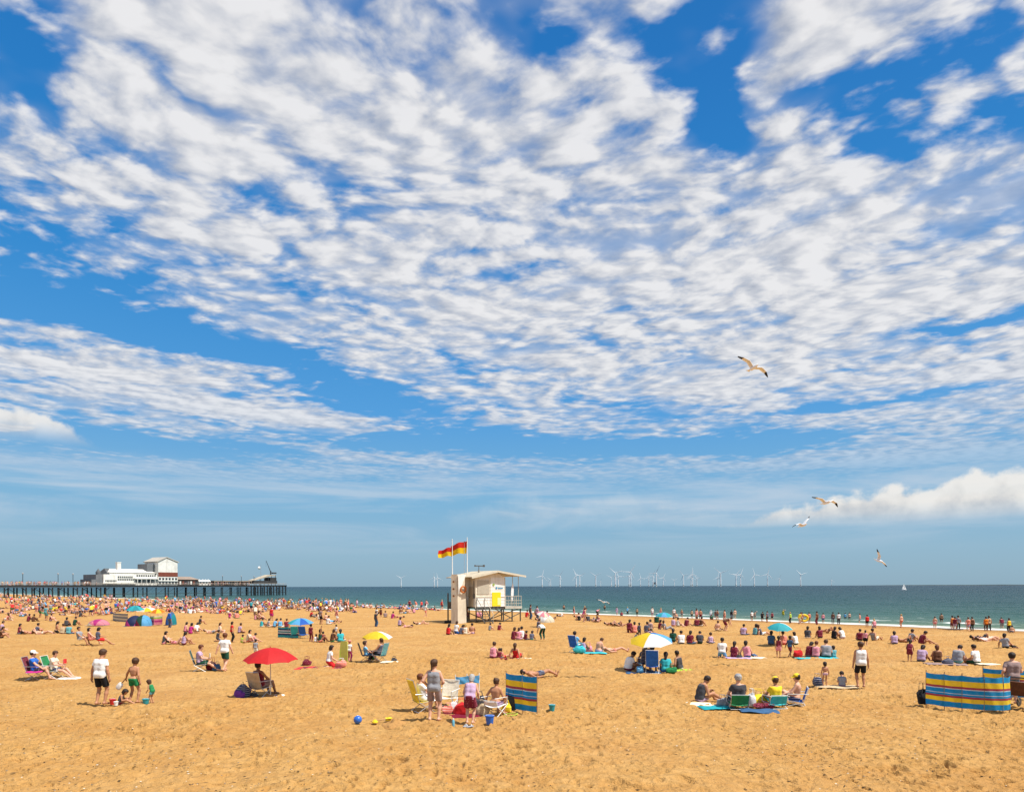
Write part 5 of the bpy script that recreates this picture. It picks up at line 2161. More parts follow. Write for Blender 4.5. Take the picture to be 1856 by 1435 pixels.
        MB().box(.2, 1.1, 1.42, 1.49, .9, 1.6).build('hatch', glass, t)
    # long low shelter with flat roof toward the pier head
    t, u0 = pier_thing('pier_shelter', 'long low flat-roofed shelter near the pier head', 'building', 393)
    U = lambda px: pier_u(px) - u0
    z3 = lambda py: pier_z(430, py) - DECK
    MB().box(U(393), U(462), 2.0, 8, z3(1053.5), z3(1052)).build('roof', pale_ := mat('shelter roof', (.33, .27, .21), .8, .15, .6), t)
    MB().box(U(395), U(460), 5.0, 7.5, 0, z3(1053.6)).build('wall', mat('shelter wall', (.20, .15, .11), .8, .25, .7), t)
    for i in range(14):
        a = U(394) + (U(461) - U(394)) * i / 13
        MB().tube([(a, 2.2, 0), (a, 2.2, z3(1053.6))], .10, 5).build('post', pale_, t, True)
    for i in range(5):
        a = U(398) + (U(455) - U(398)) * i / 5
        MB().box(a, a + 2.0, 3.0, 3.8, 0, 1.7).build('bench_screen', [cream, red, grey, cream, red][i], t)
    # slipway ramp and lifting crane at the pier head
    t, u0 = pier_thing('boat_ramp_house', 'dark raised ramp building at the end of the pier', 'building', 463)
    U = lambda px: pier_u(px) - u0
    z4 = lambda py: pier_z(485, py) - DECK
    dk = mat('ramp dark', (.045, .045, .045), .7, .25, .6)
    MB().box(U(462), U(505), 1.0, 8, z4(1057.5), z4(1052)).build('platform', dk, t)
    MB().add([(U(464), 1.5, z4(1051.5)), (U(494), 1.5, z4(1041)), (U(504), 1.5, z4(1041)), (U(504), 1.5, z4(1043.0)), (U(496), 1.5, z4(1043.5)), (U(464), 1.5, z4(1052)),
              (U(464), 6, z4(1051.5)), (U(494), 6, z4(1041)), (U(504), 6, z4(1041)), (U(504), 6, z4(1043.0)), (U(496), 6, z4(1043.5)), (U(464), 6, z4(1052))],
             [(0, 1, 2, 3, 4, 5), (11, 10, 9, 8, 7, 6), (0, 6, 7, 1), (1, 7, 8, 2), (2, 8, 9, 3), (3, 9, 10, 4), (4, 10, 11, 5), (5, 11, 6, 0)]).build('ramp', mat('ramp pale', (.42, .36, .27), .7, .15, .6), t)
    for px in (468, 475, 483, 490, 496, 503):
        MB().tube([(U(px), 1.6, 0), (U(px), 1.6, z4(1052 - max(0, (px - 468)) * .32))], .16, 5).build('strut', dk, t, True)
    MB().box(U(494), U(505), 1.6, 6, z4(1052), z4(1046)).build('engine_room', dk, t)
    t, u0 = pier_thing('crane', 'small dark crane with raised jib at the pier head', 'crane', 498)
    U = lambda px: pier_u(px) - u0
    MB().tube([(0, 3, z4(1042)), (0, 3, z4(1034))], .35, 8).build('mast', dk, t, True)
    MB().tube([(0, 3, z4(1036)), (U(489.5), 3, z4(1015))], [.22, .10], 6).build('jib', dk, t, True)
    MB().box(U(501), U(507), 2.4, 3.6, z4(1039), z4(1036.5)).build('counterweight', dk, t)
    MB().tube([(0, 3, z4(1037)), (U(506), 3, z4(1038))], .12, 5).build('tail_beam', dk, t, True)
    MB().tube([(U(489.5), 3, z4(1015)), (U(489.5), 3, z4(1026))], .05, 4).build('cable', dk, t, True)
    t, u0 = pier_thing('signal_mast', 'thin mast with a white dish standing on the pier head', 'mast', 479)
    MB().tube([(0, 2.5, 0), (0, 2.5, z4(1022.5))], [.14, .07], 6).build('mast', mat('aerial grey', (.35, .36, .38), .5), t, True)
    o = MB().lathe([(.02, .5), (.55, .35), (.8, 0), (.75, -.02), (.02, .4)], 12).build('dish', cream, t, True)
    o.location, o.rotation_euler = (-1.2, 2.4, z4(1029)), (R(90), 0, 0)
    MB().tube([(-1.2, 2.5, z4(1029)), (0, 2.5, z4(1030))], .06, 4).build('dish_arm', dk, t, True)


build_pavilion()

# ================================================================== offshore wind farm
NTH = ['first', 'second', 'third', 'fourth', 'fifth', 'sixth', 'seventh', 'eighth', 'ninth', 'tenth', 'eleventh', 'twelfth', 'thirteenth', 'fourteenth', 'fifteenth', 'sixteenth',
       'seventeenth', 'eighteenth', 'nineteenth', 'twentieth', 'twenty-first', 'twenty-second', 'twenty-third', 'twenty-fourth', 'twenty-fifth', 'twenty-sixth', 'twenty-seventh',
       'twenty-eighth', 'twenty-ninth', 'thirtieth', 'thirty-first', 'thirty-second', 'thirty-third', 'thirty-fourth', 'thirty-fifth']


def build_turbines():
    wm = mat('turbine white', (.86, .87, .88), .4, .02, .05)
    ym = mat('turbine base grey', (.62, .62, .58), .6, .1, .05)

    def blade_geo():
        co, fc = [], []
        prof = [(0.0, 1.1, 1.1), (3, 1.5, 1.0), (9, 2.3, .55), (25, 1.6, .35), (45, .35, .15)]
        for (z, c, th_) in prof:
            co += [(-c * .4, -th_, z), (c * .6, 0, z), (-c * .4, th_, z), (-c * .8, 0, z)]
        for i in range(len(prof) - 1):
            for j in range(4):
                a, b_ = i * 4 + j, i * 4 + (j + 1) % 4
                fc.append((a, b_, b_ + 4, a + 4))
        fc.append((3, 2, 1, 0))
        fc.append(tuple(4 * (len(prof) - 1) + j for j in range(4)))
        return MB().add(co, fc).mesh('blade', wm, True)
    bm_ = blade_geo()
    tower = MB().lathe([(3.1, 12), (2.9, 30), (2.1, 66), (2.0, 68.5)], 12).mesh('tower', wm, True)
    foot = MB().lathe([(3.3, -3), (3.3, 11.5), (4.4, 11.7), (4.4, 12.4), (3.1, 12.5)], 12).mesh('foundation', ym, True)
    nac = MB().box(-2.0, 2.0, -3.5, 6.5, 67.5, 71.5).mesh('nacelle', wm, False, .5)
    hub = MB().lathe([(.05, 0), (1.3, .8), (1.7, 2.2), (1.7, 3.4)], 10).mesh('hub', wm, True)
    L = [(727, 1047), (787, 1046), (793, 1047), (982.6, 1043), (995, 1053), (1015, 1043), (1044, 1042), (1050.7, 1043.5), (1079.7, 1043), (1088.6, 1053),
         (1108, 1046), (1115.5, 1038), (1120.5, 1044), (1140, 1043), (1143, 1034), (1160.7, 1047), (1175.7, 1046), (1183.4, 1043), (1189.5, 1038), (1202, 1046.5),
         (1222, 1051), (1238.6, 1042), (1252, 1045), (1255, 1040), (1263, 1048), (1301, 1045.5), (1306, 1038), (1334, 1041), (1342, 1040.5), (1367, 1041), (1391, 1040),
         (1412.6, 1048), (1451, 1041), (868 + 130, 1050), (1507, 1051)]
    L.sort()
    for i, (px, hy) in enumerate(L):
        up_ = horizon(px) - hy
        Y = min(max((69.5 - CAM_H) * FPX / up_, 3200), 9500)
        loc = Vector(((px - CX) / FPX * Y, Y, SEA_Z))
        grp = [q for q in L if (q[0] < 862) == (px < 862)]
        kk = grp.index((px, hy))
        near = 'tall' if up_ > 16 else 'small'
        lab = f'{near} white offshore wind turbine, {NTH[kk]} from the left among those {"left" if px < 862 else "right"} of the hut'
        t = thing('wind_turbine', lab, 'wind turbine', loc, rng.uniform(-12, 32), 'offshore wind turbines')
        link('tower', tower, t)
        link('foundation', foot, t)
        link('nacelle', nac, t)
        h_ = link('hub', hub, t)
        h_.location, h_.rotation_euler = (0, -7.0, 69.5), (R(-90), 0, 0)
        ph = rng.uniform(0, 120)
        for j in range(3):
            b_ = link('blade', bm_, t)
            b_.location = (0, -5.4, 69.5)
            b_.rotation_euler = (0, R(ph + 120 * j), 0)
    # offshore substation
    Y = 5200
    t = thing('offshore_substation', 'dark square offshore platform among the wind turbines', 'platform', ((1187 - CX) / FPX * Y, Y, SEA_Z), 10)
    dm = mat('platform grey', (.20, .21, .22), .6, .15, .03)
    MB().box(-11, 11, -9, 9, 17, 32).build('topside', dm, t)
    for x in (-9, 9):
        for y in (-7, 7):
            MB().tube([(x, y, -4), (x * .85, y * .85, 17)], 1.0, 6).build('leg', dm, t, True)
    MB().tube([(6, 0, 32), (6, 0, 46)], .6, 5).build('mast', dm, t, True)


build_turbines()

# ================================================================== far coast beyond the right-hand horizon
def build_far_coast():
    n = 90
    Y = 17000.0
    xs = np.linspace((1560 - CX) / FPX * Y, (2300 - CX) / FPX * Y, n)
    prof = 9 + 18 * np.clip(fbm(xs / 2500.0, xs * 0 + 3.3, 4, 6) + .45, 0, 1)
    prof = prof * np.clip((xs - xs[0]) / 1500, 0, 1) + .5
    X, Yg, Z = [], [], []
    for f, hgt in ((0, 0), (.25, .8), (.6, 1.0), (1.0, .2)):
        X.append(xs)
        Yg.append(np.full(n, Y + 1400 * f) + 150 * fbm(xs / 600, xs * 0, 3, 8))
        Z.append(SEA_Z - 1 + prof * hgt)
    me = grid_mesh('far_coast', np.array(X), np.array(Yg), np.array(Z))
    me.materials.append(mat('far coast woodland', (.030, .045, .040), .9, .3, .002))
    o = link('far_coast', me)
    o['kind'] = 'structure'


build_far_coast()

# ================================================================== sailing boat
def build_boat():
    p = spot(1638, 1069, SEA_Z)
    t = thing('sailing_boat', 'small white sailing boat far out on the sea at right', 'sailing boat', p, 70)
    wm = mat('boat white', (.84, .84, .84), .35, .03, 1)
    co, fc = [], []
    st = [(-2.6, .55, .55), (-1.5, .95, .55), (0, 1.1, .6), (1.5, .85, .7), (2.9, .05, .95)]
    for (y, w, h_) in st:
        co += [(-w, y, h_), (-w * .7, y, -.2), (w * .7, y, -.2), (w, y, h_)]
    for i in range(4):
        for j in range(3):
            a = i * 4 + j
            fc.append((a, a + 1, a + 5, a + 4))
        fc.append((i * 4 + 3, i * 4, i * 4 + 4, i * 4 + 7))
    fc.append((0, 3, 2, 1))
    MB().add(co, fc).build('hull', wm, t)
    MB().box(-.5, .5, -1.6, .4, .55, .95).build('cabin', wm, t)
    MB().tube([(0, .5, .5), (0, .5, 6.2)], .05, 6).build('mast', ALU(), t, True)
    MB().tube([(0, .5, 1.2), (0, -2.3, 1.15)], .04, 6).build('boom', ALU(), t, True)
    sm = canopy_mat('sailcloth', (.85, .85, .84), .35)
    P = [[(.25 * math.sin(math.pi * u / 6) * (1 - v / 8), .45 - 2.6 * (u / 6) * (1 - v / 8), 1.3 + 4.7 * v / 8) for v in range(9)] for u in range(7)]
    MB().sheet(P, .02).build('mainsail', sm, t, True)
    P = [[(.2 * math.sin(math.pi * u / 6) * (1 - v / 8), .55 + 2.2 * (u / 6) * (1 - v / 8), .9 + 4.4 * v / 8) for v in range(9)] for u in range(7)]
    MB().sheet(P, .02).build('jib', sm, t, True)


build_boat()

# ================================================================== gulls
def gull(px, py, dist, label, yaw, roll, pitch, up_l, up_r, tip_l, tip_r, span=1.35):
    Y = dist
    loc = Vector(((px - CX) / FPX * Y, Y, CAM_H + (horizon(px) - py) / FPX * Y))
    wm = mat('gull white', (.86, .88, .92), .7, .04, 8)
    gm = mat('gull grey', (.70, .72, .76), .7, .1, 10)
    bm_ = mat('gull black', (.02, .02, .022), .6, .1)
    # body: one skin with head, breast and tail
    F = Field(V(-.16, -.42, -.16), V(.16, .36, .18), .011)
    F.capsule(V(0, -.10, 0), V(0, .12, .01), .062, .066, .05)
    F.capsule(V(0, .14, .02), V(0, .215, .035), .046, .042, .04)
    F.capsule(V(0, -.12, 0), V(0, -.26, .005), .050, .018, .04)
    g = F.polygons()
    me = geo_to_mesh('gull_body', [(g[0], g[1], 0)], 0)
    me.materials.append(wm)
    o = link('seagull', me)
    o.location = loc
    o.rotation_euler = (R(pitch), R(roll), -R(yaw))
    tag(o, label, 'seagull')
    MB().tube([(0, .25, .032), (0, .285, .028), (0, .315, .014)], [.016, .013, .004], 6).build('beak', mat('gull bill', (.70, .40, .05), .5), o, True)
    P = [[(.085 * (u / 3 - 1) * (.25 + .75 * v / 4), -.20 - .17 * v / 4, .004 - .004 * abs(u - 3)) for v in range(5)] for u in range(7)]
    MB().sheet(P, .008).build('tail', wm, o, True)
    for s_ in (-1, 1):
        MB().add(*tube_geo([V(s_ * .034, .222, .050), V(s_ * .040, .226, .050)], [.007, .004], 6)).build('eye', bm_, o, True)
        upv, tpv = (up_l, tip_l) if s_ < 0 else (up_r, tip_r)
        hs_ = span / 2
        # wing in three bones: arm, forearm, hand
        a0 = V(s_ * .04, .06, .03)
        a1 = a0 + hs_ * .40 * unit(V(s_ * math.cos(R(upv)), .22, math.sin(R(upv))))
        a2 = a1 + hs_ * .38 * unit(V(s_ * math.cos(R((upv + tpv) / 2 - 8)), -.10, math.sin(R((upv + tpv) / 2 - 8))))
        a3 = a2 + hs_ * .34 * unit(V(s_ * math.cos(R(tpv)), -.50, math.sin(R(tpv))))
        LE = [a0, (a0 + a1) / 2, a1, (a1 + a2) / 2, a2, (a2 + a3) / 2, a3]
        ch = [.20, .205, .195, .18, .15, .10, .018]

        def strip(i0, i1, name, m, f0=0.0, f1=1.0):
            P_ = []
            for i in range(i0, i1 + 1):
                row = []
                for v in range(6):
                    f = f0 + (f1 - f0) * v / 5
                    row.append(LE[i] + V(0, -ch[i] * f, .022 * math.sin(math.pi * min(f, 1)) - .012 * f))
                P_.append(row)
            MB().sheet(P_, .012).build(name, m, o, True)
        strip(0, 4, 'wing', gm, 0.0, .72)
        strip(0, 4, 'trailing_feathers', wm, .722, 1.0)
        strip(4, 6, 'wing_tip', bm_)
        MB().tube([tuple(p) for p in LE[:5]], [.014, .013, .012, .010, .008], 5).build('leading_edge', wm, o, True)
    return o


gull(1366, 667, 26.0, 'largest gull gliding high below the thick cloud, wings spread wide', 165, -16, 0, 14, 28, -34, 2)
gull(1497, 911, 31.0, 'gull with drooped wing tips beside the heaped cloud at right', 165, -6, 0, 22, 24, -44, 0)
gull(1455, 952, 37.0, 'gull with one wing raised, lowest but one of the flying gulls', 158, -4, 6, 56, 6, 44, -34)
gull(1593, 1016, 40.0, 'gull banking steeply just above the right-hand horizon', 150, -40, -24, 24, 34, 4, 14)
gull(1094, 1091, 62.0, 'buff gull skimming low over the surf right of the hut', 172, -8, 0, 10, 22, -50, 6)

# ================================================================== the beach: nearest groups, left to right
P_ = person
# --- couple in chairs at far left
chair(64, 1231, 78, 'maroon', 'dark maroon folding chair under the man in blue at far left', 'alu')
P_(64, 1231, 'chair', 78, 'blue tee', 'navy shorts', 'dark short', 'fair', 'm', 1.72, hat='white cap', label='person in blue t-shirt and white cap seated in maroon chair at far left')
o = towel(67, 1231, 'magenta', 'purple towel hanging over the maroon chair at far left', 0.55, 0.30, 78, loc=spot(67, 1231.5) + Vector((0.10, -.30, .36)))
chair(98, 1229, 84, 'green', 'green folding chair under the reader in pale top at far left', 'white')
P_(98, 1229, 'chair_read', 84, 'cream tee', 'navy trunks', 'brown short', 'fair', 'f', 1.66, label='person in pale top reading in a green chair with legs stretched out')
towel(124, 1229, 'white', 'white towel under the outstretched feet of the reader at left', 1.00, 0.31, 90)


def book(loc, yaw, colour, label):
    t = thing('book', label, 'book', loc, yaw)
    for s_ in (-1, 1):
        a = MB().sheet([[(s_ * .13 * u / 3, .0 + .03 * (u / 3), .19 * (v / 2)) for v in range(3)] for u in range(4)], .006).build('cover', cloth(colour), t)
        MB().sheet([[(s_ * .12 * u / 3, -.012 + .03 * (u / 3), .01 + .17 * (v / 2)) for v in range(3)] for u in range(4)], .010).build('pages', mat('paper', (.78, .76, .70), .8), t)


b_ = spot(98, 1229)
book((b_.x + .40, b_.y + .03, .62), 84, 'red', 'open book held by the reader in the green chair')

# --- man in white with the children
P_(181, 1277.5, 'stand_look', 8, 'white tee', 'black shorts', 'brown crop', 'tan', 'm', 1.82, label='person in white t-shirt and black knee shorts standing over the playing children')
P_(241, 1274, 'reach_side', 12, None, 'green trunks', 'brown short', 'tan', 'c', 1.47, label='bare-backed child in green shorts reaching out with a white bat')
bp = spot(241, 1274)
t = thing('bat', 'short white bat in the hand of the child in green shorts', 'bat', (bp.x - .40, bp.y + .24, .74), 0)
MB().tube([(.02, 0, .04), (-.10, 0, -.10)], .018, 8).build('handle', WOOD(), t, True)
o = MB().add(*blob_mesh(.09, .035, .26, 3, .02)).build('blade', mat('bat white', (.8, .8, .78), .5), t, True)
o.location, o.rotation_euler = (-.26, 0, -.31), (0, R(38), 0)
P_(217, 1276, 'knees_down', 75, 'charcoal tank', 'maroon trunks', 'dark bob', 'tan', 't', .92, label='small dark-haired child sitting bent over beside a red bucket')
bucket(204, 1276, 'red', 'red bucket beside the small dark-haired child on the sand', .10, .18, group='toy buckets')
bucket(210, 1278, 'white', 'small white bucket beside the red bucket on the sand', .07, .13, group='toy buckets')
P_(276, 1274, 'stoop', -75, 'green vest', 'teal trunks', 'brown bob', 'tan', 't', .78, label='toddler in green and teal stooping over a green bucket')
bucket(264, 1275, 'teal', 'green-blue bucket at the feet of the stooping toddler', .11, .17, group='toy buckets')

# --- reader in dark chair and walker
chair(362, 1216, 70, 'dark green', 'dark green folding chair under the reader near the walker', 'alu')
P_(362, 1216, 'chair_read', 74, 'lilac tee', 'dark green shorts', 'auburn short', 'fair', 'm', 1.72, label='person in pale top reading a paper in a dark green chair')
b_ = spot(362, 1216)
book((b_.x + .42, b_.y + .05, .62), 72, 'cream', 'white folded paper held by the reader in the dark green chair')
bag(383, 1214, 'maroon', 'dark red bag on the sand between the reader and the walker', .42, .3, .42)
bag(392, 1215, 'denim', 'blue rucksack on the sand at the walker\'s feet', .36, .28, .3)
P_(407, 1216, 'walk', 6, 'white tee', 'dark green shorts', 'auburn short', 'fair', 'm', 1.74, label='person in white t-shirt and dark green shorts walking away')

# --- red parasol
umbrella(490, 1263, 'large plain red parasol with a seated person beneath it', .92, 1.27, 1.70, ['red'], 3, 10)
chair(471, 1262, 22, 'beige', 'tan canvas folding chair under the red parasol', 'alu', back=.56)
P_(471, 1262, 'chair', 24, 'maroon tank', 'taupe shorts', 'dark short', 'olive', 'm', 1.74, label='person in dark red top seated in a tan chair under the red parasol')
bag(440, 1265, 'navy', 'navy and purple backpack on the sand left of the tan chair', .50, .34, .50, 'backpack', 15, 'purple')
towel(496, 1262, 'white', 'white towel on the sand under the red parasol', 0.90, 0.34, 60)
bag(459, 1264, 'charcoal', 'small dark bag behind the tan chair under the red parasol', .3, .2, .16)
P_(463, 1190, 'stand', 0, 'grey tee', 'white shorts', 'dark short', 'tan', 'c', 0.95, label='small child in grey behind the red parasol')

# --- red blanket group
towel(578, 1210, 'red', 'red blanket spread beside the kneeling person in white and red', 2.60, 0.56, 88, 'maroon', 'blanket', 'blanket')
P_(596, 1209, 'kneel', 60, 'white tee', 'red skirt', 'dark bob', 'fair', 'f', 1.66, label='person in white top and red skirt kneeling on the red blanket')
bag(556, 1206, 'maroon', 'dark red bag at the left end of the red blanket', .42, .3, .34)
bag(618, 1209, 'coral', 'coral and white bag at the right end of the red blanket', .46, .3, .32, accent='white')
P_(633, 1198, 'stand', 20, 'white tee', 'magenta trousers', 'dark short', 'tan', 'c', 1.06, hat='coral cap', label='child in coral cap, white top and magenta trousers standing')
t = thing('bodyboard', 'yellow-green bodyboard standing in the sand beside the child in coral cap', 'bodyboard', spot(623, 1198), 20)
MB().sheet([[(.24 * (u / 6 - .5) * 2 * (1 - .25 * (v / 10) ** 3), .03 * (v / 10) ** 2, 1.02 * v / 10) for v in range(11)] for u in range(7)], .05).build('board', mat('bodyboard', (.52, .50, .10), .5, .08), t, True)
MB().tube([(-.22, -.02, .02), (-.22, .0, .5), (-.15, .04, .98)], .028, 6).build('edge_rail', cloth('lime'), t, True)
chair(664, 1198, 70, 'charcoal', 'dark folding chair under the child in blue', 'dark', w=.46)
P_(664, 1198, 'chair', 70, 'sky blue tee', 'denim shorts', 'brown short', 'fair', 'c', 1.45, label='child in blue t-shirt seated in a dark chair facing right')
chair(688, 1198, -70, 'teal', 'teal folding chair facing left toward the child in blue', 'alu')
P_(688, 1198, 'chair', -72, 'navy tank', 'black trousers', 'brown tail', 'tan', 'f', 1.70, label='person in navy with dark trousers seated in the teal chair facing left')
ball(675, 1196, 'green', 'green ball lying between the two facing chairs', .16)
bag(714, 1198, 'charcoal', 'small dark bag on the sand right of the teal chair', .28, .2, .2)
towel(706, 1199, 'cream', 'pale towel on the sand right of the teal chair', 1.00, 0.31, 85)

# --- central family
P_(786, 1307, 'stand_fold', 8, 'grey tank', 'taupe shorts', 'brown tail', 'fair', 'f', 1.76, label='person in grey sleeveless top and taupe shorts standing with head turned')
chair(766, 1288, 60, 'yellow', 'yellow folding chair behind the standing person in grey', 'alu', back=.66)
P_(766, 1288, 'chair', 62, 'white tee', 'white shorts', 'auburn short', 'fair', 'f', 1.64, label='person with auburn hair and white top seated in the yellow chair')
chair(809, 1282, 200, 'cream', 'white-framed folding chair with pale yellow seat facing the camera', 'white', back=.50)
P_(851, 1312, 'stoop', 10, 'lilac tank', 'maroon skirt', 'grey bob', 'fair', 'f', 1.44, label='person in lilac top and dark red skirt with grey hair stooping forward')
chair(897, 1297, 35, 'white', 'low white folding chair under the bare-backed person', 'white', low=False, w=.46, back=.14)
P_(897, 1297, 'stool', 28, None, 'lilac trunks', 'brown bun', 'tan', 'f', 1.52, label='bare-backed person in pale shorts sitting turned on a low white chair')
wb = [spot(917, 1284), spot(947, 1290), spot(973, 1294)]
windbreak(wb, 'small blue, yellow and red striped windbreak beside the central family', 1.12)
wb = [spot(825, 1264), spot(846, 1262), spot(868, 1260)]
windbreak(wb, 'low sky blue cloth screen behind the stooping person', .72, [(0, 'sky'), (.5, 'sky blue'), (.8, 'sky')], .03, polem=WHITE_TUBE(), z0=.44)
towel(826, 1296, 'maroon', 'dark red blanket spread in the middle of the central family', 1.70, 0.68, 92, cat='blanket', name='blanket')
bag(812, 1293, 'coral', 'coral red bag at the left of the dark red blanket', .34, .24, .24)
bag(836, 1295, 'red', 'big red bag in the middle of the dark red blanket', .48, .32, .36)
bag(824, 1288, 'white', 'white bag behind the red bag on the blanket', .34, .24, .3)
bag(874, 1296, 'beige', 'straw-coloured bag left of the low white chair', .42, .3, .34)
bag(869, 1284, 'charcoal', 'charcoal bag behind the stooping person in lilac', .36, .26, .4)
bag(926, 1287, 'charcoal', 'black bag against the small striped windbreak', .36, .28, .46)
bag(917, 1290, 'yellow', 'yellow bag against the small striped windbreak', .34, .24, .26)
bucket(887, 1312, 'blue', 'blue bucket in front of the low white chair', .125, .25, group='toy buckets')
bucket(1000, 1288, 'teal', 'blue-green bucket alone right of the small striped windbreak', .10, .20, group='toy buckets')
t = thing('bottle', 'pale blue drink bottle standing in front of the blanket', 'bottle', spot(821, 1316), 0)
MB().lathe([(.035, 0), (.038, .01), (.038, .15), (.018, .19)], 12).build('bottle_body', mat('bottle blue', (.15, .42, .55), .25), t, True)
MB().lathe([(.02, .19), (.02, .225), (.004, .228)], 10).build('cap', cloth('white'), t, True)
for i, (px, py, lab) in enumerate(((843, 1316, 'left of the pair of grey sandals before the stooping person'), (851, 1317, 'right of the pair of grey sandals before the stooping person'))):
    t = thing('sandal', lab, 'sandal', spot(px, py), 20 + 30 * i, 'grey sandals')
    MB().add(*blob_mesh(.045, .13, .035, 5 + i, .02)).build('sole', cloth('grey'), t, True)
    MB().tube([(-.045, .04, .02), (0, .05, .065), (.045, .04, .02)], .010, 6).build('strap', cloth('white'), t, True)
t = thing('ring_net', 'yellow-rimmed shrimp net lying before the small striped windbreak', 'net', spot(925, 1296), 90)
MB().tube([(.2 * math.cos(a), .2 * math.sin(a), .03 + .02 * math.sin(a)) for a in np.linspace(0, 6.2832, 17)], .012, 6).build('rim', cloth('lime'), t, True)
MB().tube([(.2, 0, .03), (.9, .1, .05)], .012, 6).build('handle', WOOD(), t, True)
ball(648, 1311, 'blue', 'blue ball alone on the sand left of the central family', .115)
for i, (px, py, lab) in enumerate(((679, 1309, 'yellow sand mould nearer the blue ball'), (703, 1305, 'yellow sand mould beside the dug heap'))):
    t = thing('sand_mould', lab, 'toy', spot(px, py), 30 * i, 'yellow sand toys')
    MB().lathe([(.08, 0), (.088, .012), (.082, .04), (.060, .048), (.056, .07), (.02, .075), (.001, .075)], 12).build('shell', mat('plastic yellow', CLOTH['yellow'], .4, .06), t, True)
    MB().tube([(-.035, 0, .07), (0, 0, .10), (.035, 0, .07)], .008, 6).build('grip', mat('plastic yellow', CLOTH['yellow'], .4, .06), t, True)
t = thing('spade', 'toy spade with yellow blade lying beside the dug heap', 'spade', spot(690, 1307), 60)
MB().tube([(0, -.3, .04), (0, .15, .05)], .014, 6).build('shaft', WOOD(), t, True)
MB().sheet([[(.08 * (u / 3 - .5) * 2, .15 + .18 * v / 3, .05 + .02 * abs(u - 1.5)) for v in range(4)] for u in range(4)], .01).build('blade', mat('plastic yellow', CLOTH['yellow'], .4, .06), t)


def sand_heap(px, py, label, r, h, seed):
    loc = spot(px, py)
    n = 28
    g = np.linspace(-1, 1, n)
    X, Y = np.meshgrid(g, g, indexing='ij')
    q = np.sqrt(X * X + Y * Y)
    Z = h * np.clip(1 - q, 0, 1) ** .8 * (1 + 1.3 * fbm(X * 3 + seed, Y * 3, 4, seed)) - .05 - .25 * np.clip(q - .85, 0, 1)
    me = grid_mesh('sand_heap', X * r, Y * r * 1.2, Z)
    me.materials.append(mat('damp dug sand', (.36, .19, .062), .95, .25, 12, bump=.6, bscale=30))
    o = link('sand_heap', me, None, loc)
    tag(o, label, 'sand heap')


sand_heap(714, 1309, 'heap of damp dug sand beside the yellow toys', .38, .13, 3)
P_(975, 1226, 'lie_back', 70, None, 'navy trunks', 'dark short', 'tan', 'm', 1.74, label='person in dark shorts lying on the sand beyond the small striped windbreak')

# --- pink pair
P_(893, 1193, 'knees', 35, 'pink tank', 'maroon skirt', 'brown bun', 'fair', 'f', 1.68, label='person in pink top seated on sand, left of the person in red')
P_(904, 1193, 'cross', 20, 'maroon tee', 'navy shorts', 'dark short', 'tan', 'c', 1.0, label='small child in dark top seated beside the person in pink')
P_(912, 1192, 'lean_back', 60, 'coral tee', 'red trunks', 'dark short', 'fair', 'c', 1.0, label='small child in coral top leaning back beside the person in pink')
P_(935, 1193, 'lean_back', 15, 'red swimsuit', 'red skirt', 'brown long', 'tan', 'f', 1.66, label='person in red seated leaning back on both hands')
towel(916, 1193, 'maroon', 'dark towel under the two small children beside the person in pink', 2.00, 0.43, 90)
towel(950, 1193, 'cream', 'pale towel right of the person in red', 1.10, 0.31, 85)

# --- blue chair trio
chair(1043, 1181, 40, 'blue', 'blue folding chair left of the turquoise bag', 'white', back=.66)
P_(1043, 1181, 'chair', 40, 'sky blue tee', 'white shorts', 'dark short', 'tan', 'm', 1.72, label='person in pale blue seated in a single blue chair')
P_(1056, 1182, 'knees', 50, 'lilac tank', 'denim shorts', 'dark bob', 'tan', 'f', 1.66, label='person in lilac top sitting beside the single blue chair')
bag(1050, 1183, 'turquoise', 'turquoise beach bag beside the single blue chair', .7, .4, .42)
bag(1066, 1181, 'pink', 'pink bag on the sand between two sitting people', .5, .36, .42)
P_(1084, 1182, 'knees_down', 55, None, 'lilac shorts', 'brown short', 'fair', 'b', 1.70, label='bare-backed person in lilac shorts hunched with knees up')
towel(1078, 1183, 'turquoise', 'turquoise towel under the hunched bare-backed person', 1.70, 0.43, 90)
P_(1113, 1181, 'lie_back', 84, None, 'coral briefs', 'dark short', 'fair', 'f', 1.66, label='person in coral swimwear lying alone right of the hunched bare-backed person')

# --- tricolour parasol group
umbrella(1180, 1216, 'yellow, white and blue panelled parasol over two blue chairs', .97, 1.33, 1.68, ['blue', 'sky blue', 'yellow', 'yellow', 'yellow', 'white', 'white', 'sky blue'], 13, -15)
P_(1138, 1215, 'knees_down', 70, 'white tee', 'maroon shorts', 'dark short', 'olive', 'b', 1.76, label='person in white t-shirt and maroon shorts sitting left of two blue chairs')
chair(1168, 1214, -10, 'navy', 'dark blue folding chair under the tricolour parasol', 'alu', back=.70)
P_(1168, 1214, 'chair', -10, 'navy tee', 'navy shorts', 'dark short', 'tan', 'm', 1.66, label='person half hidden in the dark blue chair under the tricolour parasol')
chair(1182, 1219, 14, 'blue', 'bright blue folding chair seen from behind under the tricolour parasol', 'white', back=.70)
P_(1182, 1219, 'chair', 14, 'blue tee', 'denim shorts', 'dark short', 'tan', 'm', 1.74, label='dark-haired person seated in the bright blue chair under the tricolour parasol')
P_(1206, 1218, 'cross', 16, 'turquoise tee', 'blue trousers', 'dark long', 'tan', 'f', 1.72, label='long-haired person in turquoise t-shirt sitting right of the bright blue chair')
P_(1231, 1214, 'side_sit', -30, 'charcoal tank', 'white trunks', 'dark short', 'olive', 'f', 1.70, label='person in dark top and white shorts leaning on one arm near the tricolour parasol')
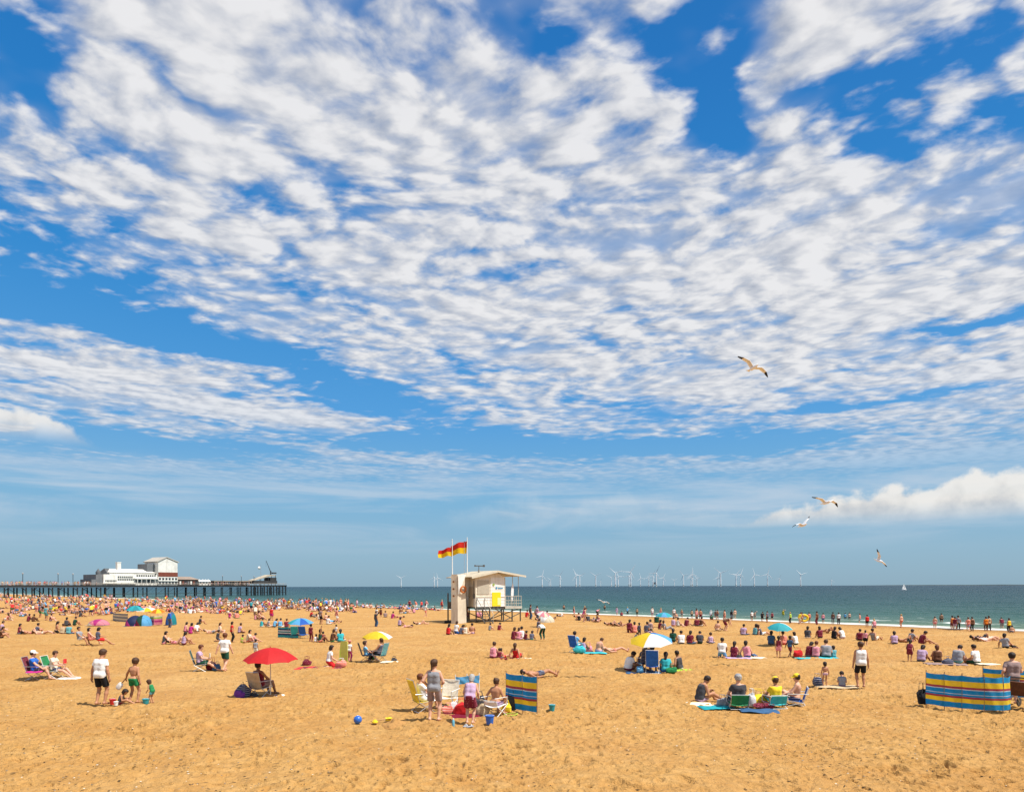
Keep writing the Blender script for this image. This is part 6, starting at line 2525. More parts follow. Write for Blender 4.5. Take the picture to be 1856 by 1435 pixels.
towel(1164, 1218, 'denim', 'blue towel on the sand in front of two blue chairs', 1.90, 0.50, 90)
bag(1216, 1219, 'green', 'green bag between the person in turquoise and the one in dark top', .46, .3, .26)
bag(1160, 1219, 'sky blue', 'pale blue bag at the foot of the dark blue chair', .3, .25, .3)
towel(1240, 1215, 'lime', 'lime towel under the person in dark top near the tricolour parasol', 1.20, 0.37, 88)

# --- three seated right of it
P_(1308, 1191, 'kneel', 25, 'white tee', 'sky blue shorts', 'dark short', 'olive', 'm', 1.66, label='person in white t-shirt kneeling, leftmost of three in a row')
P_(1330, 1191, 'knees', 30, 'maroon tank', 'maroon skirt', 'dark long', 'fair', 'f', 1.64, label='long-haired person in maroon sitting in the middle of three in a row')
P_(1354, 1191, 'side_sit', 35, 'pink tank', 'denim trousers', 'dark bob', 'fair', 'f', 1.70, label='person in pink top and denim trousers, rightmost of three in a row')
towel(1338, 1192, 'lilac', 'lilac towel under the middle one of three sitting in a row', 1.70, 0.37, 90)
towel(1370, 1192, 'cream', 'pale towel right of the person in denim trousers', 1.30, 0.37, 88)
bag(1340, 1192, 'charcoal', 'small dark bag between the middle and right of three sitters', .3, .2, .18)

# --- teal parasol group
umbrella(1413, 1169, 'turquoise and white parasol over a seated group right of centre', .78, 1.05, 1.42, ['white', 'turquoise', 'turquoise', 'turquoise', 'turquoise', 'turquoise', 'turquoise', 'white'], 10, -10)
P_(1397, 1168, 'knees', 30, 'denim tee', 'navy shorts', 'dark bob', 'tan', 'f', 1.72, label='person in denim blue sitting under the turquoise and white parasol')
P_(1411, 1191, 'stand', 10, 'maroon tank', 'pink skirt', 'dark long', 'tan', 'c', 1.12, label='long-haired child in maroon standing in front of the turquoise and white parasol')
P_(1431, 1191, 'walk', 60, 'denim tee', 'maroon shorts', 'dark short', 'brown', 'c', 1.14, label='child in blue t-shirt and maroon shorts walking near the turquoise and white parasol')
P_(1420, 1168, 'cross', 0, 'coral tee', 'red shorts', 'dark short', 'tan', 'm', 1.66, label='person in coral sitting under the turquoise and white parasol')
P_(1442, 1168, 'knees', -30, 'white tee', 'dark green shorts', 'dark bob', 'tan', 'f', 1.6, label='person in white right of the turquoise and white parasol')
bag(1446, 1190, 'red', 'red bag left of the pair in maroon and blue', .46, .3, .36)
P_(1465, 1190, 'knees_down', 60, 'maroon tee', 'navy shorts', 'dark bob', 'fair', 'f', 1.66, label='person in maroon t-shirt sitting hunched beside one in denim')
P_(1478, 1191, 'knees', 40, 'pink tank', 'denim trousers', 'auburn short', 'fair', 'f', 1.66, label='person with pink top and denim trousers beside one in maroon')
P_(1497, 1191, 'cross', 20, 'grey tee', 'dark green shorts', 'brown short', 'fair', 'b', 1.80, label='broad person in grey-green top sitting beside a dark-haired child')
P_(1511, 1191, 'knees', 10, 'teal tee', 'denim trousers', 'dark bob', 'tan', 'c', 1.15, label='dark-haired child in teal beside the broad person in grey-green')
towel(1480, 1192, 'turquoise', 'turquoise blanket under the group of four right of the red bag', 2.80, 0.50, 90, cat='blanket', name='blanket')

# --- four at right of centre, nearest
P_(1268, 1272, 'knees_down', 72, 'charcoal tank', 'lilac trunks', 'dark short', 'tan', 'f', 1.76, label='person in black sleeveless top sitting with head bowed and legs stretched')
chair(1337, 1283, 4, 'green', 'low green folding chair under the person in charcoal t-shirt', 'alu', low=True, back=.30)
P_(1337, 1283, 'chair_low', 4, 'charcoal tee', 'denim trousers', 'grey short', 'fair', 'm', 1.78, hat='grey cap', label='person in charcoal t-shirt and pale cap in the low green chair')
chair(1404, 1282, -6, 'turquoise', 'low turquoise folding chair under the person in yellow', 'white', low=True, back=.26)
P_(1404, 1282, 'chair_low', -8, 'yellow tee', 'turquoise shorts', 'brown crop', 'tan', 'm', 1.62, hat='yellow cap', label='person in yellow t-shirt and turquoise shorts in a low chair')
chair(1442, 1277, -70, 'blue', 'low blue folding chair facing left at the end of the group', 'white', low=True, back=.42)
P_(1442, 1277, 'chair_low', -62, None, 'navy shorts', 'dark short', 'fair', 'm', 1.66, hat='yellow cap', label='bare-backed person in yellow cap in the low blue chair')
towel(1296, 1281, 'teal', 'blue-green towel left of the low green chair', 1.30, 0.42, 84)
towel(1376, 1288, 'denim', 'faded blue towel in front of the low green and turquoise chairs', 1.30, 0.40, 94)
towel(1275, 1276, 'cream', 'cream towel under the legs of the person in black', 1.20, 0.43, 88)
bag(1310, 1279, 'grey', 'grey bag left of the low green chair', .40, .3, .26)
bag(1374, 1278, 'yellow', 'big yellow bag between the low green and turquoise chairs', .62, .4, .38)
bag(1362, 1280, 'white', 'white bag right of the low green chair', .22, .2, .42)
bag(1384, 1283, 'maroon', 'dark red folded bag left of the low turquoise chair', .6, .3, .16)

# --- man in vest, children behind
P_(1560, 1246, 'stand', 10, 'white vest', 'black shorts', 'brown crop', 'tan', 'm', 1.72, label='person in white vest and black shorts standing alone with back turned')
P_(1495, 1244, 'stand', 5, None, 'lilac briefs', 'dark bob', 'tan', 'c', .92, label='small bare-backed child with dark hair standing beside a navy bag')
P_(1526, 1244, 'knees_down', 20, 'grey tee', 'purple shorts', 'dark bun', 'fair', 'c', 1.10, label='child in grey top and purple shorts hunched on the sand')
bag(1482, 1242, 'navy', 'navy bag left of the small bare-backed child', .40, .3, .34)
towel(1516, 1244, 'beige', 'beige towel under the hunched child in grey', 1.90, 0.43, 90)

# --- long striped windbreak and neighbours
wb = [spot(1678, 1278), spot(1711, 1283), spot(1743, 1286.5), spot(1783, 1290), spot(1817, 1291), spot(1829, 1288.5)]
windbreak(wb, 'long blue, yellow and red striped windbreak at the right', 1.06, None, .05)
wb = [spot(1781, 1262), spot(1832, 1266), spot(1878, 1268)]
windbreak(wb, 'second striped windbreak standing behind the long one at the right edge', .98, None, .05)
bag(1672, 1276, 'black', 'black bag at the left end of the long striped windbreak', .30, .3, .50)
P_(1834, 1276, 'stand_fold', 10, 'taupe tee', 'denim shorts', 'dark short', 'fair', 'b', 1.66, label='person in taupe top standing behind the end of the long windbreak')
t = thing('pushchair', 'dark pushchair at the right edge beside the long windbreak', 'pushchair', spot(1853, 1284), 60)
for s_ in (-1, 1):
    for y in (-.32, .36):
        w = MB().lathe([(.02, -.02), (.13, -.02), (.15, 0), (.13, .02), (.02, .02)], 16).build('wheel', DARK_TUBE(), t, True)
        w.location, w.rotation_euler = (s_ * .26, y, .15), (0, R(90), 0)
    MB().tube([(s_ * .24, -.32, .15), (s_ * .24, .10, .55), (s_ * .24, -.45, 1.0)], .016, 6).build('side_frame', ALU(), t, True)
    MB().tube([(s_ * .24, .36, .15), (s_ * .24, -.10, .60)], .016, 6).build('leg', ALU(), t, True)
MB().tube([(-.24, -.45, 1.0), (.24, -.45, 1.0)], .022, 6).build('handle', DARK_TUBE(), t, True)
MB().sheet([[(.22 * (u / 3 - .5) * 2, -.22 + .5 * v / 4, .42 + .05 * (v / 4 - .5) ** 2) for v in range(5)] for u in range(4)], .04).build('seat', cloth('brown'), t)
MB().sheet([[(.22 * (u / 3 - .5) * 2, -.22 - .16 * v / 4, .44 + .42 * v / 4) for v in range(5)] for u in range(4)], .04).build('backrest', cloth('brown'), t)

# --- row right, mid distance
P_(1648, 1198, 'stoop', 40, 'maroon tank', 'maroon skirt', 'dark long', 'tan', 'c', 1.12, label='child in dark red standing at the left of the sitting row')
P_(1669, 1199, 'knees_down', 50, 'lilac tee', 'navy trousers', 'dark bob', 'tan', 'f', 1.72, label='person in lilac leaning forward, second in the sitting row at right')
P_(1699, 1200, 'knees', 20, 'brown tank', 'black skirt', 'auburn bob', 'tan', 'f', 1.64, label='person in brown and black sitting in the middle of the row at right')
P_(1734, 1201, 'knees_down', 60, 'grey tee', 'teal trousers', 'dark short', 'fair', 'b', 1.78, label='broad person in grey top and teal trousers in the row at right')
P_(1769, 1202, 'cross', -20, 'white tee', 'dark green shorts', 'dark short', 'tan', 'm', 1.76, label='person in white shirt sitting last of the row at right')
towel(1715, 1203, 'taupe', 'dull pink towel under the sitting row at right', 2.20, 0.43, 90)
towel(1788, 1203, 'cream', 'pale towel right of the last sitter of the row at right', 1.20, 0.31, 86)
bag(1717, 1203, 'navy', 'navy bag in the middle of the sitting row at right', .5, .3, .28)

# ================================================================== parasols, shelters and screens farther up the beach
umbrella(545, 1152, 'blue parasol beside a patterned blue windbreak', .98, 1.0, 1.36, ['sky blue', 'blue', 'sky blue', 'sky blue', 'turquoise'], 8, 10)
wb = [spot(504, 1156), spot(523, 1157), spot(541, 1157.5)]
windbreak(wb, 'blue and white wave-patterned windbreak beside the blue parasol', .82, [(0, 'turquoise'), (.25, 'navy'), (.4, 'white'), (.5, 'teal'), (.62, 'white'), (.72, 'navy'), (.85, 'turquoise')], .05)
chair(536, 1157, 0, 'turquoise', 'turquoise chair seen from behind under the blue parasol', 'alu', back=.6)
chair(551, 1157, 10, 'blue', 'blue chair seen from behind under the blue parasol', 'alu', back=.6)
umbrella(684, 1157, 'low yellow and white parasol tipped down on the sand', 1.10, .10, .52, ['white', 'yellow', 'yellow', 'yellow', 'yellow', 'yellow', 'yellow', 'white'], 8, 20, pole=False)
umbrella(1203, 1136, 'small turquoise parasol near the water\'s edge', .80, 1.0, 1.35, ['turquoise', 'sky blue'], 6, 0)
umbrella(245, 1125, 'green-blue parasol in the crowd at left', .95, 1.25, 1.72, ['teal', 'turquoise'], 8, 20)
umbrella(266, 1121, 'white and yellow parasol in the crowd at left', 1.15, 1.0, 1.35, ['white', 'cream', 'yellow', 'white'], 8, 0)
umbrella(286, 1122, 'yellow-orange parasol in the crowd at left', .85, .85, 1.25, ['yellow', 'orange'], 10, 10)
umbrella(984, 1136, 'pink and white parasol beside the bending person right of the hut', .62, 1.15, 1.45, ['white', 'pink', 'cream', 'pink'], 24, 30)
dome_tent(177, 1133, ['pink', 'pink', 'magenta', 'pink', 'cream'], 'low pink dome shelter alone on the sand at left', 2.0, .60, 172, 1.0)
dome_tent(243, 1134, ['magenta', 'navy', 'navy', 'magenta'], 'magenta and navy pop-up shelter in the crowd at left', 1.7, 1.0, 165)
dome_tent(259, 1134, ['sky blue', 'sky blue', 'dark green', 'maroon'], 'sky blue pop-up shelter with dark side in the crowd at left', 1.6, 1.05, 160)
dome_tent(309, 1132, ['teal', 'denim', 'blue'], 'tall blue shelter right of the pink windbreak at left', 1.0, 1.3, 175, .8)
dome_tent(988, 1128, ['cream', 'white', 'cream'], 'white low shelter in the cluster right of the hut', 1.8, .8, 200)
wb = [spot(272, 1133), spot(279, 1133.5), spot(287, 1133), spot(294, 1132)]
windbreak(wb, 'pink and pale green windbreak in the crowd at left', .95, [(0, 'pink'), (.3, 'magenta'), (.5, 'pink'), (.7, 'lime'), (.85, 'cream')], .05)
wb = [spot(205, 1125), spot(216, 1127), spot(232, 1128)]
windbreak(wb, 'cream and grey striped windbreak in the crowd at left', .95, [(0, 'grey'), (.2, 'cream'), (.4, 'grey'), (.6, 'cream'), (.8, 'grey')], .05)
bag(868, 1119, 'pink', 'pink bag on the sand under the lifeguard hut', .8, .5, .7)
bag(843, 1127, 'black', 'black round bag leaning at the foot of the hut stair', .7, .5, .75)
t = thing('inflatable_ring', 'yellow inflatable held by the bather at the water\'s edge', 'inflatable', spot(1455, 1128) + Vector((0, 0, .55)), 0)
MB().add([(.42 * math.cos(a) + .14 * math.cos(b2) * math.cos(a), .14 * math.sin(b2) - .3, .34 * math.sin(a) + .14 * math.cos(b2) * math.sin(a)) for a in np.linspace(0, 2 * math.pi, 20, endpoint=False) for b2 in np.linspace(0, 2 * math.pi, 8, endpoint=False)],
         [(i * 8 + j, i * 8 + (j + 1) % 8, ((i + 1) % 20) * 8 + (j + 1) % 8, ((i + 1) % 20) * 8 + j) for i in range(20) for j in range(8)]).build('ring', mat('plastic yellow', CLOTH['yellow'], .4, .06), t, True)
MB().tube([(-.3, -.3, .30), (-.1, -.38, .42), (.1, -.3, .34)], .015, 5).build('grab_rope', cloth('white'), t, True)
for i, (px, py, lab) in enumerate(((1722, 1142, 'dark board lying on wet sand left of the bathers at right'), (1775, 1139, 'dark board lying on wet sand between bathers at right'))):
    o = MB().sheet([[(.28 * (u / 6 - .5) * 2 * math.sin(math.pi * min(.08 + v / 12 * .9, 1)) ** .4, 2.0 * (v / 12 - .5), .05 + .06 * (v / 12) ** 3) for v in range(13)] for u in range(7)], .05).build('surfboard', cloth('charcoal'), None, True)
    f = MB().sheet([[(0.0 + .01 * u, -.9 + .12 * v / 3, -.01 + .0 - .10 * (1 - v / 3)) for v in range(4)] for u in range(2)], .012).build('fin', cloth('black'), o)
    o.location = spot(px, py) + Vector((0, 0, .06))
    o.rotation_euler = (0, 0, R(80))
    tag(o, lab, 'surfboard', 'boards on the wet sand')

# ================================================================== people in the middle distance (place, pose, turn, clothes)
MID = '''
145 1168 chair 60 grey tee|white shorts|dark short|tan|m|1.70
164 1168 chair 50 coral tank|coral shorts|dark bob|fair|f|1.62
178 1169 chair_read 40 navy tee|red shorts|dark bob|tan|f|1.70
35 1149 side_sit 60 maroon tee|navy trunks|dark bob|tan|f|1.66
66 1148 knees 30 navy tee|black shorts|dark short|tan|m|1.68
57 1149 lie_knee 80 -|coral briefs|dark bob|fair|f|1.66
78 1149 lie_back 80 -|cream briefs|brown short|fair|m|1.74
102 1149 kneel 20 -|black trunks|dark long|tan|f|1.68
113 1149 knees -20 beige tank|maroon shorts|brown short|tan|m|1.66
124 1149 cross -30 teal tee|denim shorts|dark short|tan|m|1.70
135 1133 knees 20 dark green tee|black shorts|dark short|tan|m|1.68
120 1134 knees -20 charcoal tank|black shorts|dark bob|olive|f|1.66
2 1157 knees 60 brown tee|black shorts|dark short|tan|m|1.70
3 1143 cross 30 lilac tee|black shorts|dark short|fair|m|1.66
51 1126 knees 0 maroon tee|maroon shorts|dark short|brown|m|1.66
60 1126 knees 10 brown tank|brown shorts|dark short|brown|m|1.60
72 1119 stand 10 navy tee|green shorts|dark short|tan|m|1.70
83 1124 stand 0 teal tee|teal shorts|dark short|tan|m|1.74
92 1125 knees 50 maroon tank|lilac shorts|dark bob|fair|f|1.66
297 1167 knees 55 charcoal tank|pink skirt|dark bob|fair|f|1.66
322 1167 lie_knee 85 pink swimsuit|-|dark bob|fair|f|1.66
333 1168 knees 35 lilac tank|maroon shorts|dark long|tan|f|1.66
307 1138 stand 20 blue longsleeve|navy trousers|dark short|tan|m|1.70
336 1145 cross 30 pink tank|maroon skirt|dark bob|fair|f|1.62
345 1148 knees 0 magenta tee|magenta skirt|dark bob|tan|f|1.70
355 1145 knees_down -20 white tee|charcoal shorts|dark bob|fair|f|1.66
362 1131 knees 40 charcoal tee|dark green shorts|dark short|tan|m|1.66
398 1147 side_sit 50 cream tank|beige shorts|brown long|fair|f|1.66
386 1147 lie_back 90 -|grey trunks|brown short|fair|m|1.72
420 1163 stand 30 red tee|black trousers|dark bob|tan|f|1.42
434 1147 cross 10 lilac tee|brown shorts|brown short|tan|m|1.60
450 1163 knees 60 cream tank|coral skirt|dark bob|fair|f|1.62
458 1163 knees_down 40 pink tee|white shorts|dark short|fair|c|1.2
394 1161 kneel 10 charcoal tee|navy shorts|dark short|tan|c|1.2
438 1164 cross 80 lime tee|lime shorts|dark short|tan|c|1.0
474 1136 knees 20 turquoise tank|white shorts|dark short|tan|m|1.66
486 1136 cross 30 grey tee|cream shorts|brown bob|fair|f|1.60
497 1136 knees_down 10 sky blue tee|denim shorts|dark bob|tan|f|1.66
508 1136 cross -30 sky blue tank|white shorts|dark short|tan|m|1.60
492 1124 stand 0 red tee|magenta skirt|dark short|tan|f|1.5
519 1137 knees -20 maroon tee|teal trunks|brown short|tan|m|1.6
563 1163 stand 10 maroon tee|maroon trousers|dark short|tan|c|1.22
580 1163 arm_up 30 dark green tank|coral skirt|dark bob|olive|f|1.70
572 1163 knees 0 white tee|coral shorts|dark short|tan|c|1.0
586 1163 kneel -40 maroon tee|black shorts|dark short|tan|c|1.1
602 1163 knees 35 brown tee|green trousers|brown bob|tan|f|1.72
617 1163 cross -20 turquoise tee|teal trousers|dark long|fair|f|1.70
609 1155 stand 0 white tee|beige shorts|dark short|fair|c|.95
581 1131 stand 10 taupe tee|black shorts|dark short|tan|m|1.62
594 1131 cross 30 white tee|white shorts|dark short|fair|m|1.66
681 1136 stand 20 charcoal tee|denim trousers|dark short|tan|m|1.5
724 1134 knees 30 lilac tank|dark green shorts|dark bob|tan|f|1.66
734 1137 lie_front 70 -|pink briefs|brown bob|fair|f|1.66
762 1132 lie_knee 70 white swimsuit|-|brown bob|fair|f|1.64
711 1121 knees 20 magenta tee|coral shorts|dark short|tan|m|1.66
721 1120 lie_front 80 -|maroon trunks|dark short|tan|m|1.74
698 1119 knees -10 taupe tee|black shorts|dark short|tan|m|1.6
690 1119 stand 0 brown tee|maroon shorts|dark short|tan|c|1.2
812 1150 knees 30 red tank|maroon shorts|dark long|tan|f|1.66
826 1150 kneel 20 white tee|blue shorts|brown bob|fair|f|1.72
834 1150 knees_down 40 navy tee|denim trousers|dark bob|tan|f|1.64
843 1150 cross 0 cream tank|beige skirt|blond bob|fair|f|1.66
855 1149 knees -20 -|lilac shorts|dark short|tan|m|1.70
846 1123 stand 40 maroon tee|maroon trousers|dark short|fair|m|1.66
771 1118 walk 40 white tee|coral shorts|brown bob|fair|m|1.70
887 1142 knees 40 grey tee|dark green shorts|dark short|fair|c|1.2
904 1142 knees_down 10 maroon tee|red shorts|dark short|fair|c|1.3
930 1159 knees 15 maroon tee|maroon trousers|brown bob|tan|f|1.72
939 1159 cross 20 pink tee|lilac trousers|brown bob|fair|f|1.66
945 1157 knees 0 white tank|white shorts|dark short|tan|m|1.70
952 1159 cross 30 maroon tee|navy trousers|dark short|tan|c|1.2
963 1159 knees_down -20 navy tee|turquoise trousers|dark bob|tan|c|1.25
984 1159 bend -60 white tee|dark green trousers|brown bob|fair|f|1.66
975 1138 cross 40 navy tee|navy shorts|dark short|tan|m|1.66
961 1122 stand 60 navy tee|denim trousers|dark short|tan|m|1.7
954 1118 knees 20 red tee|coral shorts|dark short|tan|m|1.70
973 1124 stand 20 lilac tee|navy trousers|dark short|fair|m|1.62
990 1119 knees 60 maroon tank|maroon shorts|dark bob|tan|f|1.66
982 1125 lie_knee 80 -|grey shorts|brown short|fair|m|1.72
996 1122 lie_front 70 -|brown trunks|dark short|tan|m|1.70
1108 1133 lie_knee 80 -|taupe briefs|brown bob|fair|f|1.70
1119 1134 lie_knee 70 -|charcoal trunks|dark short|tan|m|1.72
1127 1135 lie_back 84 brown swimsuit|-|dark bob|tan|f|1.66
1140 1146 kneel 10 maroon tee|maroon trousers|dark bob|tan|f|1.72
1150 1146 knees 0 coral tee|coral skirt|dark bob|tan|f|1.70
1150 1159 squat 40 navy tee|brown shorts|dark short|brown|c|.95
1158 1154 stand 20 navy tee|charcoal shorts|dark short|brown|c|1.05
1171 1146 cross 20 navy tee|lilac shorts|dark short|tan|m|1.70
1178 1146 kneel -10 taupe tank|dark green shorts|dark short|fair|m|1.70
1195 1140 knees 60 maroon tee|taupe shorts|dark bob|tan|f|1.62
1206 1141 lean_back 30 grey tee|grey trousers|brown bob|fair|f|1.66
1190 1128 cross 10 dark green tee|dark green shorts|dark short|tan|m|1.7
1220 1134 knees 20 lilac tank|pink shorts|dark short|fair|f|1.66
1229 1135 side_sit 60 white tank|beige shorts|brown bob|fair|f|1.66
1243 1134 knees_down 30 maroon tee|maroon shorts|dark short|fair|m|1.66
1263 1134 cross 0 maroon tee|navy shorts|dark short|tan|m|1.66
1270 1134 knees 30 brown tank|white shorts|dark short|tan|m|1.66
1219 1163 knees 0 dark green tee|black shorts|dark long|tan|f|1.74
1235 1167 knees -10 white tee|charcoal trousers|dark short|tan|m|1.70
1250 1167 cross 10 maroon tee|denim shorts|dark bob|tan|f|1.70
1268 1166 knees_down 0 charcoal tee|dark green shorts|dark short|tan|m|1.66
1288 1166 cross -20 lilac tank|denim shorts|brown short|fair|c|1.35
1347 1151 cross 20 lilac tee|denim trousers|dark short|tan|m|1.66
1368 1151 knees 30 teal tank|denim trousers|dark bob|tan|f|1.72
1379 1151 lean_back 60 navy tee|white shorts|brown bob|fair|f|1.66
1313 1143 bend 60 brown tank|maroon shorts|dark short|fair|f|1.64
1300 1143 cross 10 -|beige trunks|brown short|fair|m|1.66
1463 1156 knees 10 charcoal tee|white shorts|dark bob|tan|f|1.66
1486 1156 knees -10 maroon tee|charcoal shorts|dark bob|tan|f|1.64
1499 1146 lie_knee 80 -|brown trunks|dark short|tan|m|1.72
1511 1157 knees 20 black tank|black shorts|dark long|tan|f|1.66
1527 1157 knees_down -30 white tee|lilac shorts|dark bob|tan|f|1.70
1568 1171 stand 20 pink tee|black skirt|dark bob|fair|f|1.02
1558 1160 cross 10 maroon tee|black shorts|dark short|tan|m|1.5
1584 1160 lean_back 50 grey tank|cream shorts|dark short|tan|m|1.66
1621 1167 knees 10 lilac tee|navy shorts|dark bob|fair|f|1.62
1650 1163 knees 50 grey tee|pink shorts|dark short|tan|m|1.66
1669 1167 knees_down 60 maroon tee|maroon shorts|dark short|tan|m|1.76
1640 1164 lie_knee 70 -|black trunks|dark short|tan|m|1.70
1778 1160 lie_knee 90 navy tee|charcoal shorts|dark short|tan|m|1.74
1790 1160 lie_back 85 -|cream trunks|brown short|fair|m|1.74
1822 1174 side_sit 40 grey tee|black trousers|dark bob|tan|f|1.70
1786 1162 lie_back 84 white swimsuit|-|brown bob|fair|f|1.66
'''
# bathers and walkers along the water's edge
EDGE = '''
1023 1108 stand 0 -|black trunks|dark short|tan
1042 1116 walk 60 maroon tank|pink shorts|blond bob|fair
1058 1115 stand 20 black swimsuit|-|blond bob|fair
1080 1115 bend 40 black tank|black shorts|blond short|tan
1098 1107 stand 0 -|black trunks|dark short|tan
1117 1115 stand 40 lilac tee|lilac shorts|brown short|fair
1126 1117 squat 10 maroon tee|navy shorts|dark short|tan
1137 1115 stand 0 black tee|black trousers|blond short|tan
1157 1117 stand 30 olive|-|-|-
1179 1117 stand 10 cream tank|coral shorts|brown bob|fair
1184 1117 stand -10 white tee|lilac shorts|white short|fair
1199 1117 stand 20 coral swimsuit|-|blond bob|fair
1222 1120 stand 0 white tee|grey shorts|brown short|fair
1226 1120 squat 30 charcoal tee|grey shorts|dark short|tan
1234 1119 stand 10 maroon swimsuit|-|blond bob|tan
1254 1121 stand -10 beige tank|dark green shorts|dark short|tan
1260 1122 stand 0 -|navy trunks|dark short|tan
1263 1122 stand 20 pink swimsuit|-|brown bob|fair
1267 1123 stand 10 black tee|maroon shorts|dark short|tan
1286 1119 stand 0 white tee|lilac shorts|white short|fair
1291 1123 squat 30 dark green tee|maroon shorts|dark short|tan
1296 1122 stand 10 charcoal tee|taupe shorts|brown short|fair
1302 1121 walk 70 -|navy trunks|dark short|tan
1314 1122 stand 0 brown tank|maroon shorts|brown short|tan
1316 1125 walk -30 -|coral trunks|dark short|fair
1323 1122 stand 20 black tee|navy shorts|dark short|brown
1332 1121 stand 0 -|beige trunks|brown short|fair
1361 1126 stand 10 black swimsuit|-|dark short|tan
1367 1122 wave 20 -|taupe trunks|brown short|fair
1384 1127 stoop 30 black tee|black shorts|dark short|tan
1389 1128 stand 0 navy tee|charcoal shorts|dark short|tan
1402 1125 stand 20 maroon tee|black shorts|dark short|tan
1419 1120 wave 10 yellow tee|yellow shorts|blond short|fair
1432 1130 stand 0 lime tee|black trousers|blond short|fair
1453 1130 stand 10 charcoal tee|beige shorts|dark short|tan
1449 1130 stoop 60 yellow tee|cream shorts|brown short|fair
1464 1129 stand -10 coral tank|taupe shorts|dark short|tan
1483 1131 stand 0 brown tee|maroon trousers|dark short|tan
1492 1128 stand 20 charcoal tank|denim shorts|dark short|tan
1511 1131 stand 0 black swimsuit|-|dark short|brown
1518 1131 stand 30 maroon tee|charcoal trousers|dark short|tan
1534 1125 stand 0 maroon swimsuit|-|dark short|tan
1539 1126 stand 10 -|taupe trunks|brown short|fair
1559 1131 stand -20 coral tank|grey shorts|brown short|fair
1573 1135 stand 20 red tee|black shorts|dark short|tan
1586 1136 kneel 10 pink tank|lilac shorts|blond bob|fair
1633 1136 stand 0 -|coral trunks|blond short|fair
1693 1138 stand 0 -|pink trunks|brown short|fair
1708 1131 stand 10 -|brown trunks|dark short|tan
1725 1141 stand 0 orange tank|maroon shorts|dark short|tan
1729 1142 stand 20 maroon tee|lilac shorts|dark short|tan
1737 1142 stand 10 grey tee|black trousers|dark short|tan
1757 1143 walk 30 coral tank|lilac shorts|brown short|fair
1764 1143 stand 0 brown tank|black trousers|dark short|tan
1785 1144 stand 10 orange tee|brown trousers|dark short|tan
1792 1144 walk 30 beige tank|black trousers|dark short|tan
1817 1140 stoop 20 maroon tee|taupe shorts|dark short|fair
1829 1145 stand 0 yellow tank|black trousers|dark short|tan
1834 1146 squat 20 maroon tee|navy shorts|dark short|tan
'''


def parse(block, edge=False):
    for ln in block.strip().splitlines():
        a = ln.split(' ', 4)
        px, py, pose, yaw = float(a[0]), float(a[1]), a[2], float(a[3])
        f = a[4].split('|')
        if f[1:] == ['-', '-', '-']:
            f = ['beige tank', 'dark green shorts', 'dark short', 'olive']
        top = None if f[0] == '-' else f[0]
        bot = None if f[1] == '-' else f[1]
        build = f[4] if len(f) > 4 else ('f' if 'bob' in f[2] or 'swimsuit' in f[0] else 'm')
        h = float(f[5]) if len(f) > 5 else rng.uniform(1.12, 1.38)
        if not edge and not pose.startswith('lie') and len(f) > 4:
            yaw += rng.uniform(5, 40)
        if edge and top and top.split(' ')[0] in ('black', 'charcoal', 'maroon', 'navy', 'brown') and rng.random() < .5:
            top = [None, 'pink tank', 'sky blue tee', 'white tee', None][int(rng.integers(5))]
            bot = bot or 'navy trunks'
        if edge:
            py += rng.uniform(-1.2, 1.0)
            px += rng.uniform(-3, 3)
            yaw += rng.uniform(-35, 35)
        person(px, py, pose, yaw, top, bot, f[2], f[3], build, h, group='bathers at the water\'s edge' if edge else 'people on the beach')


parse(MID)
parse(EDGE, True)

# ================================================================== crowd that thickens toward the pier
TOPS = ['white tee', 'white tee', 'pink tank', 'coral tee', 'red tee', 'maroon tee', 'navy tee', 'blue tee', 'sky blue tee', 'teal tee', 'charcoal tee', 'grey tee', 'cream tank', 'lilac tank', 'yellow tee', None, None, None, 'black swimsuit', 'magenta swimsuit']
BOTS = ['navy shorts', 'black shorts', 'denim shorts', 'maroon shorts', 'beige shorts', 'white shorts', 'green trunks', 'coral trunks', 'lilac shorts', 'taupe shorts']
HAIRS = ['dark short', 'dark bob', 'brown short', 'brown bob', 'blond bob', 'dark short']
SEATED = ['knees', 'cross', 'knees_down', 'side_sit', 'lie_back', 'lie_knee', 'lie_front', 'lean_back', 'kneel', 'chair_low']
UPRIGHT = ['stand', 'walk', 'stoop']


def edge_py(px):
    return 1087 + (px - 300) * 0.0373


def clear(px, py, pad=1.0):
    for q in PEOPLE:
        if abs(q['px'] - px) < 4.5 * pad and abs(q['py'] - py) < 1.6 * pad:
            return False
    if 800 < px < 955 and py < 1132:
        return False
    for (x0, x1, y0, y1) in ((150, 205, 1118, 1136), (200, 320, 1110, 1136), (498, 560, 1115, 1160), (648, 715, 1138, 1160), (505, 560, 1105, 1150)):
        if x0 < px < x1 and y0 < py < y1:
            return False
    return True


def pick(r_):
    t_ = TOPS[r_.integers(len(TOPS))]
    b_ = BOTS[r_.integers(len(BOTS))]
    if t_ and t_.endswith('swimsuit'):
        b_ = None
    return t_, b_, HAIRS[r_.integers(len(HAIRS))], ['fair', 'tan', 'fair', 'olive'][r_.integers(4)]


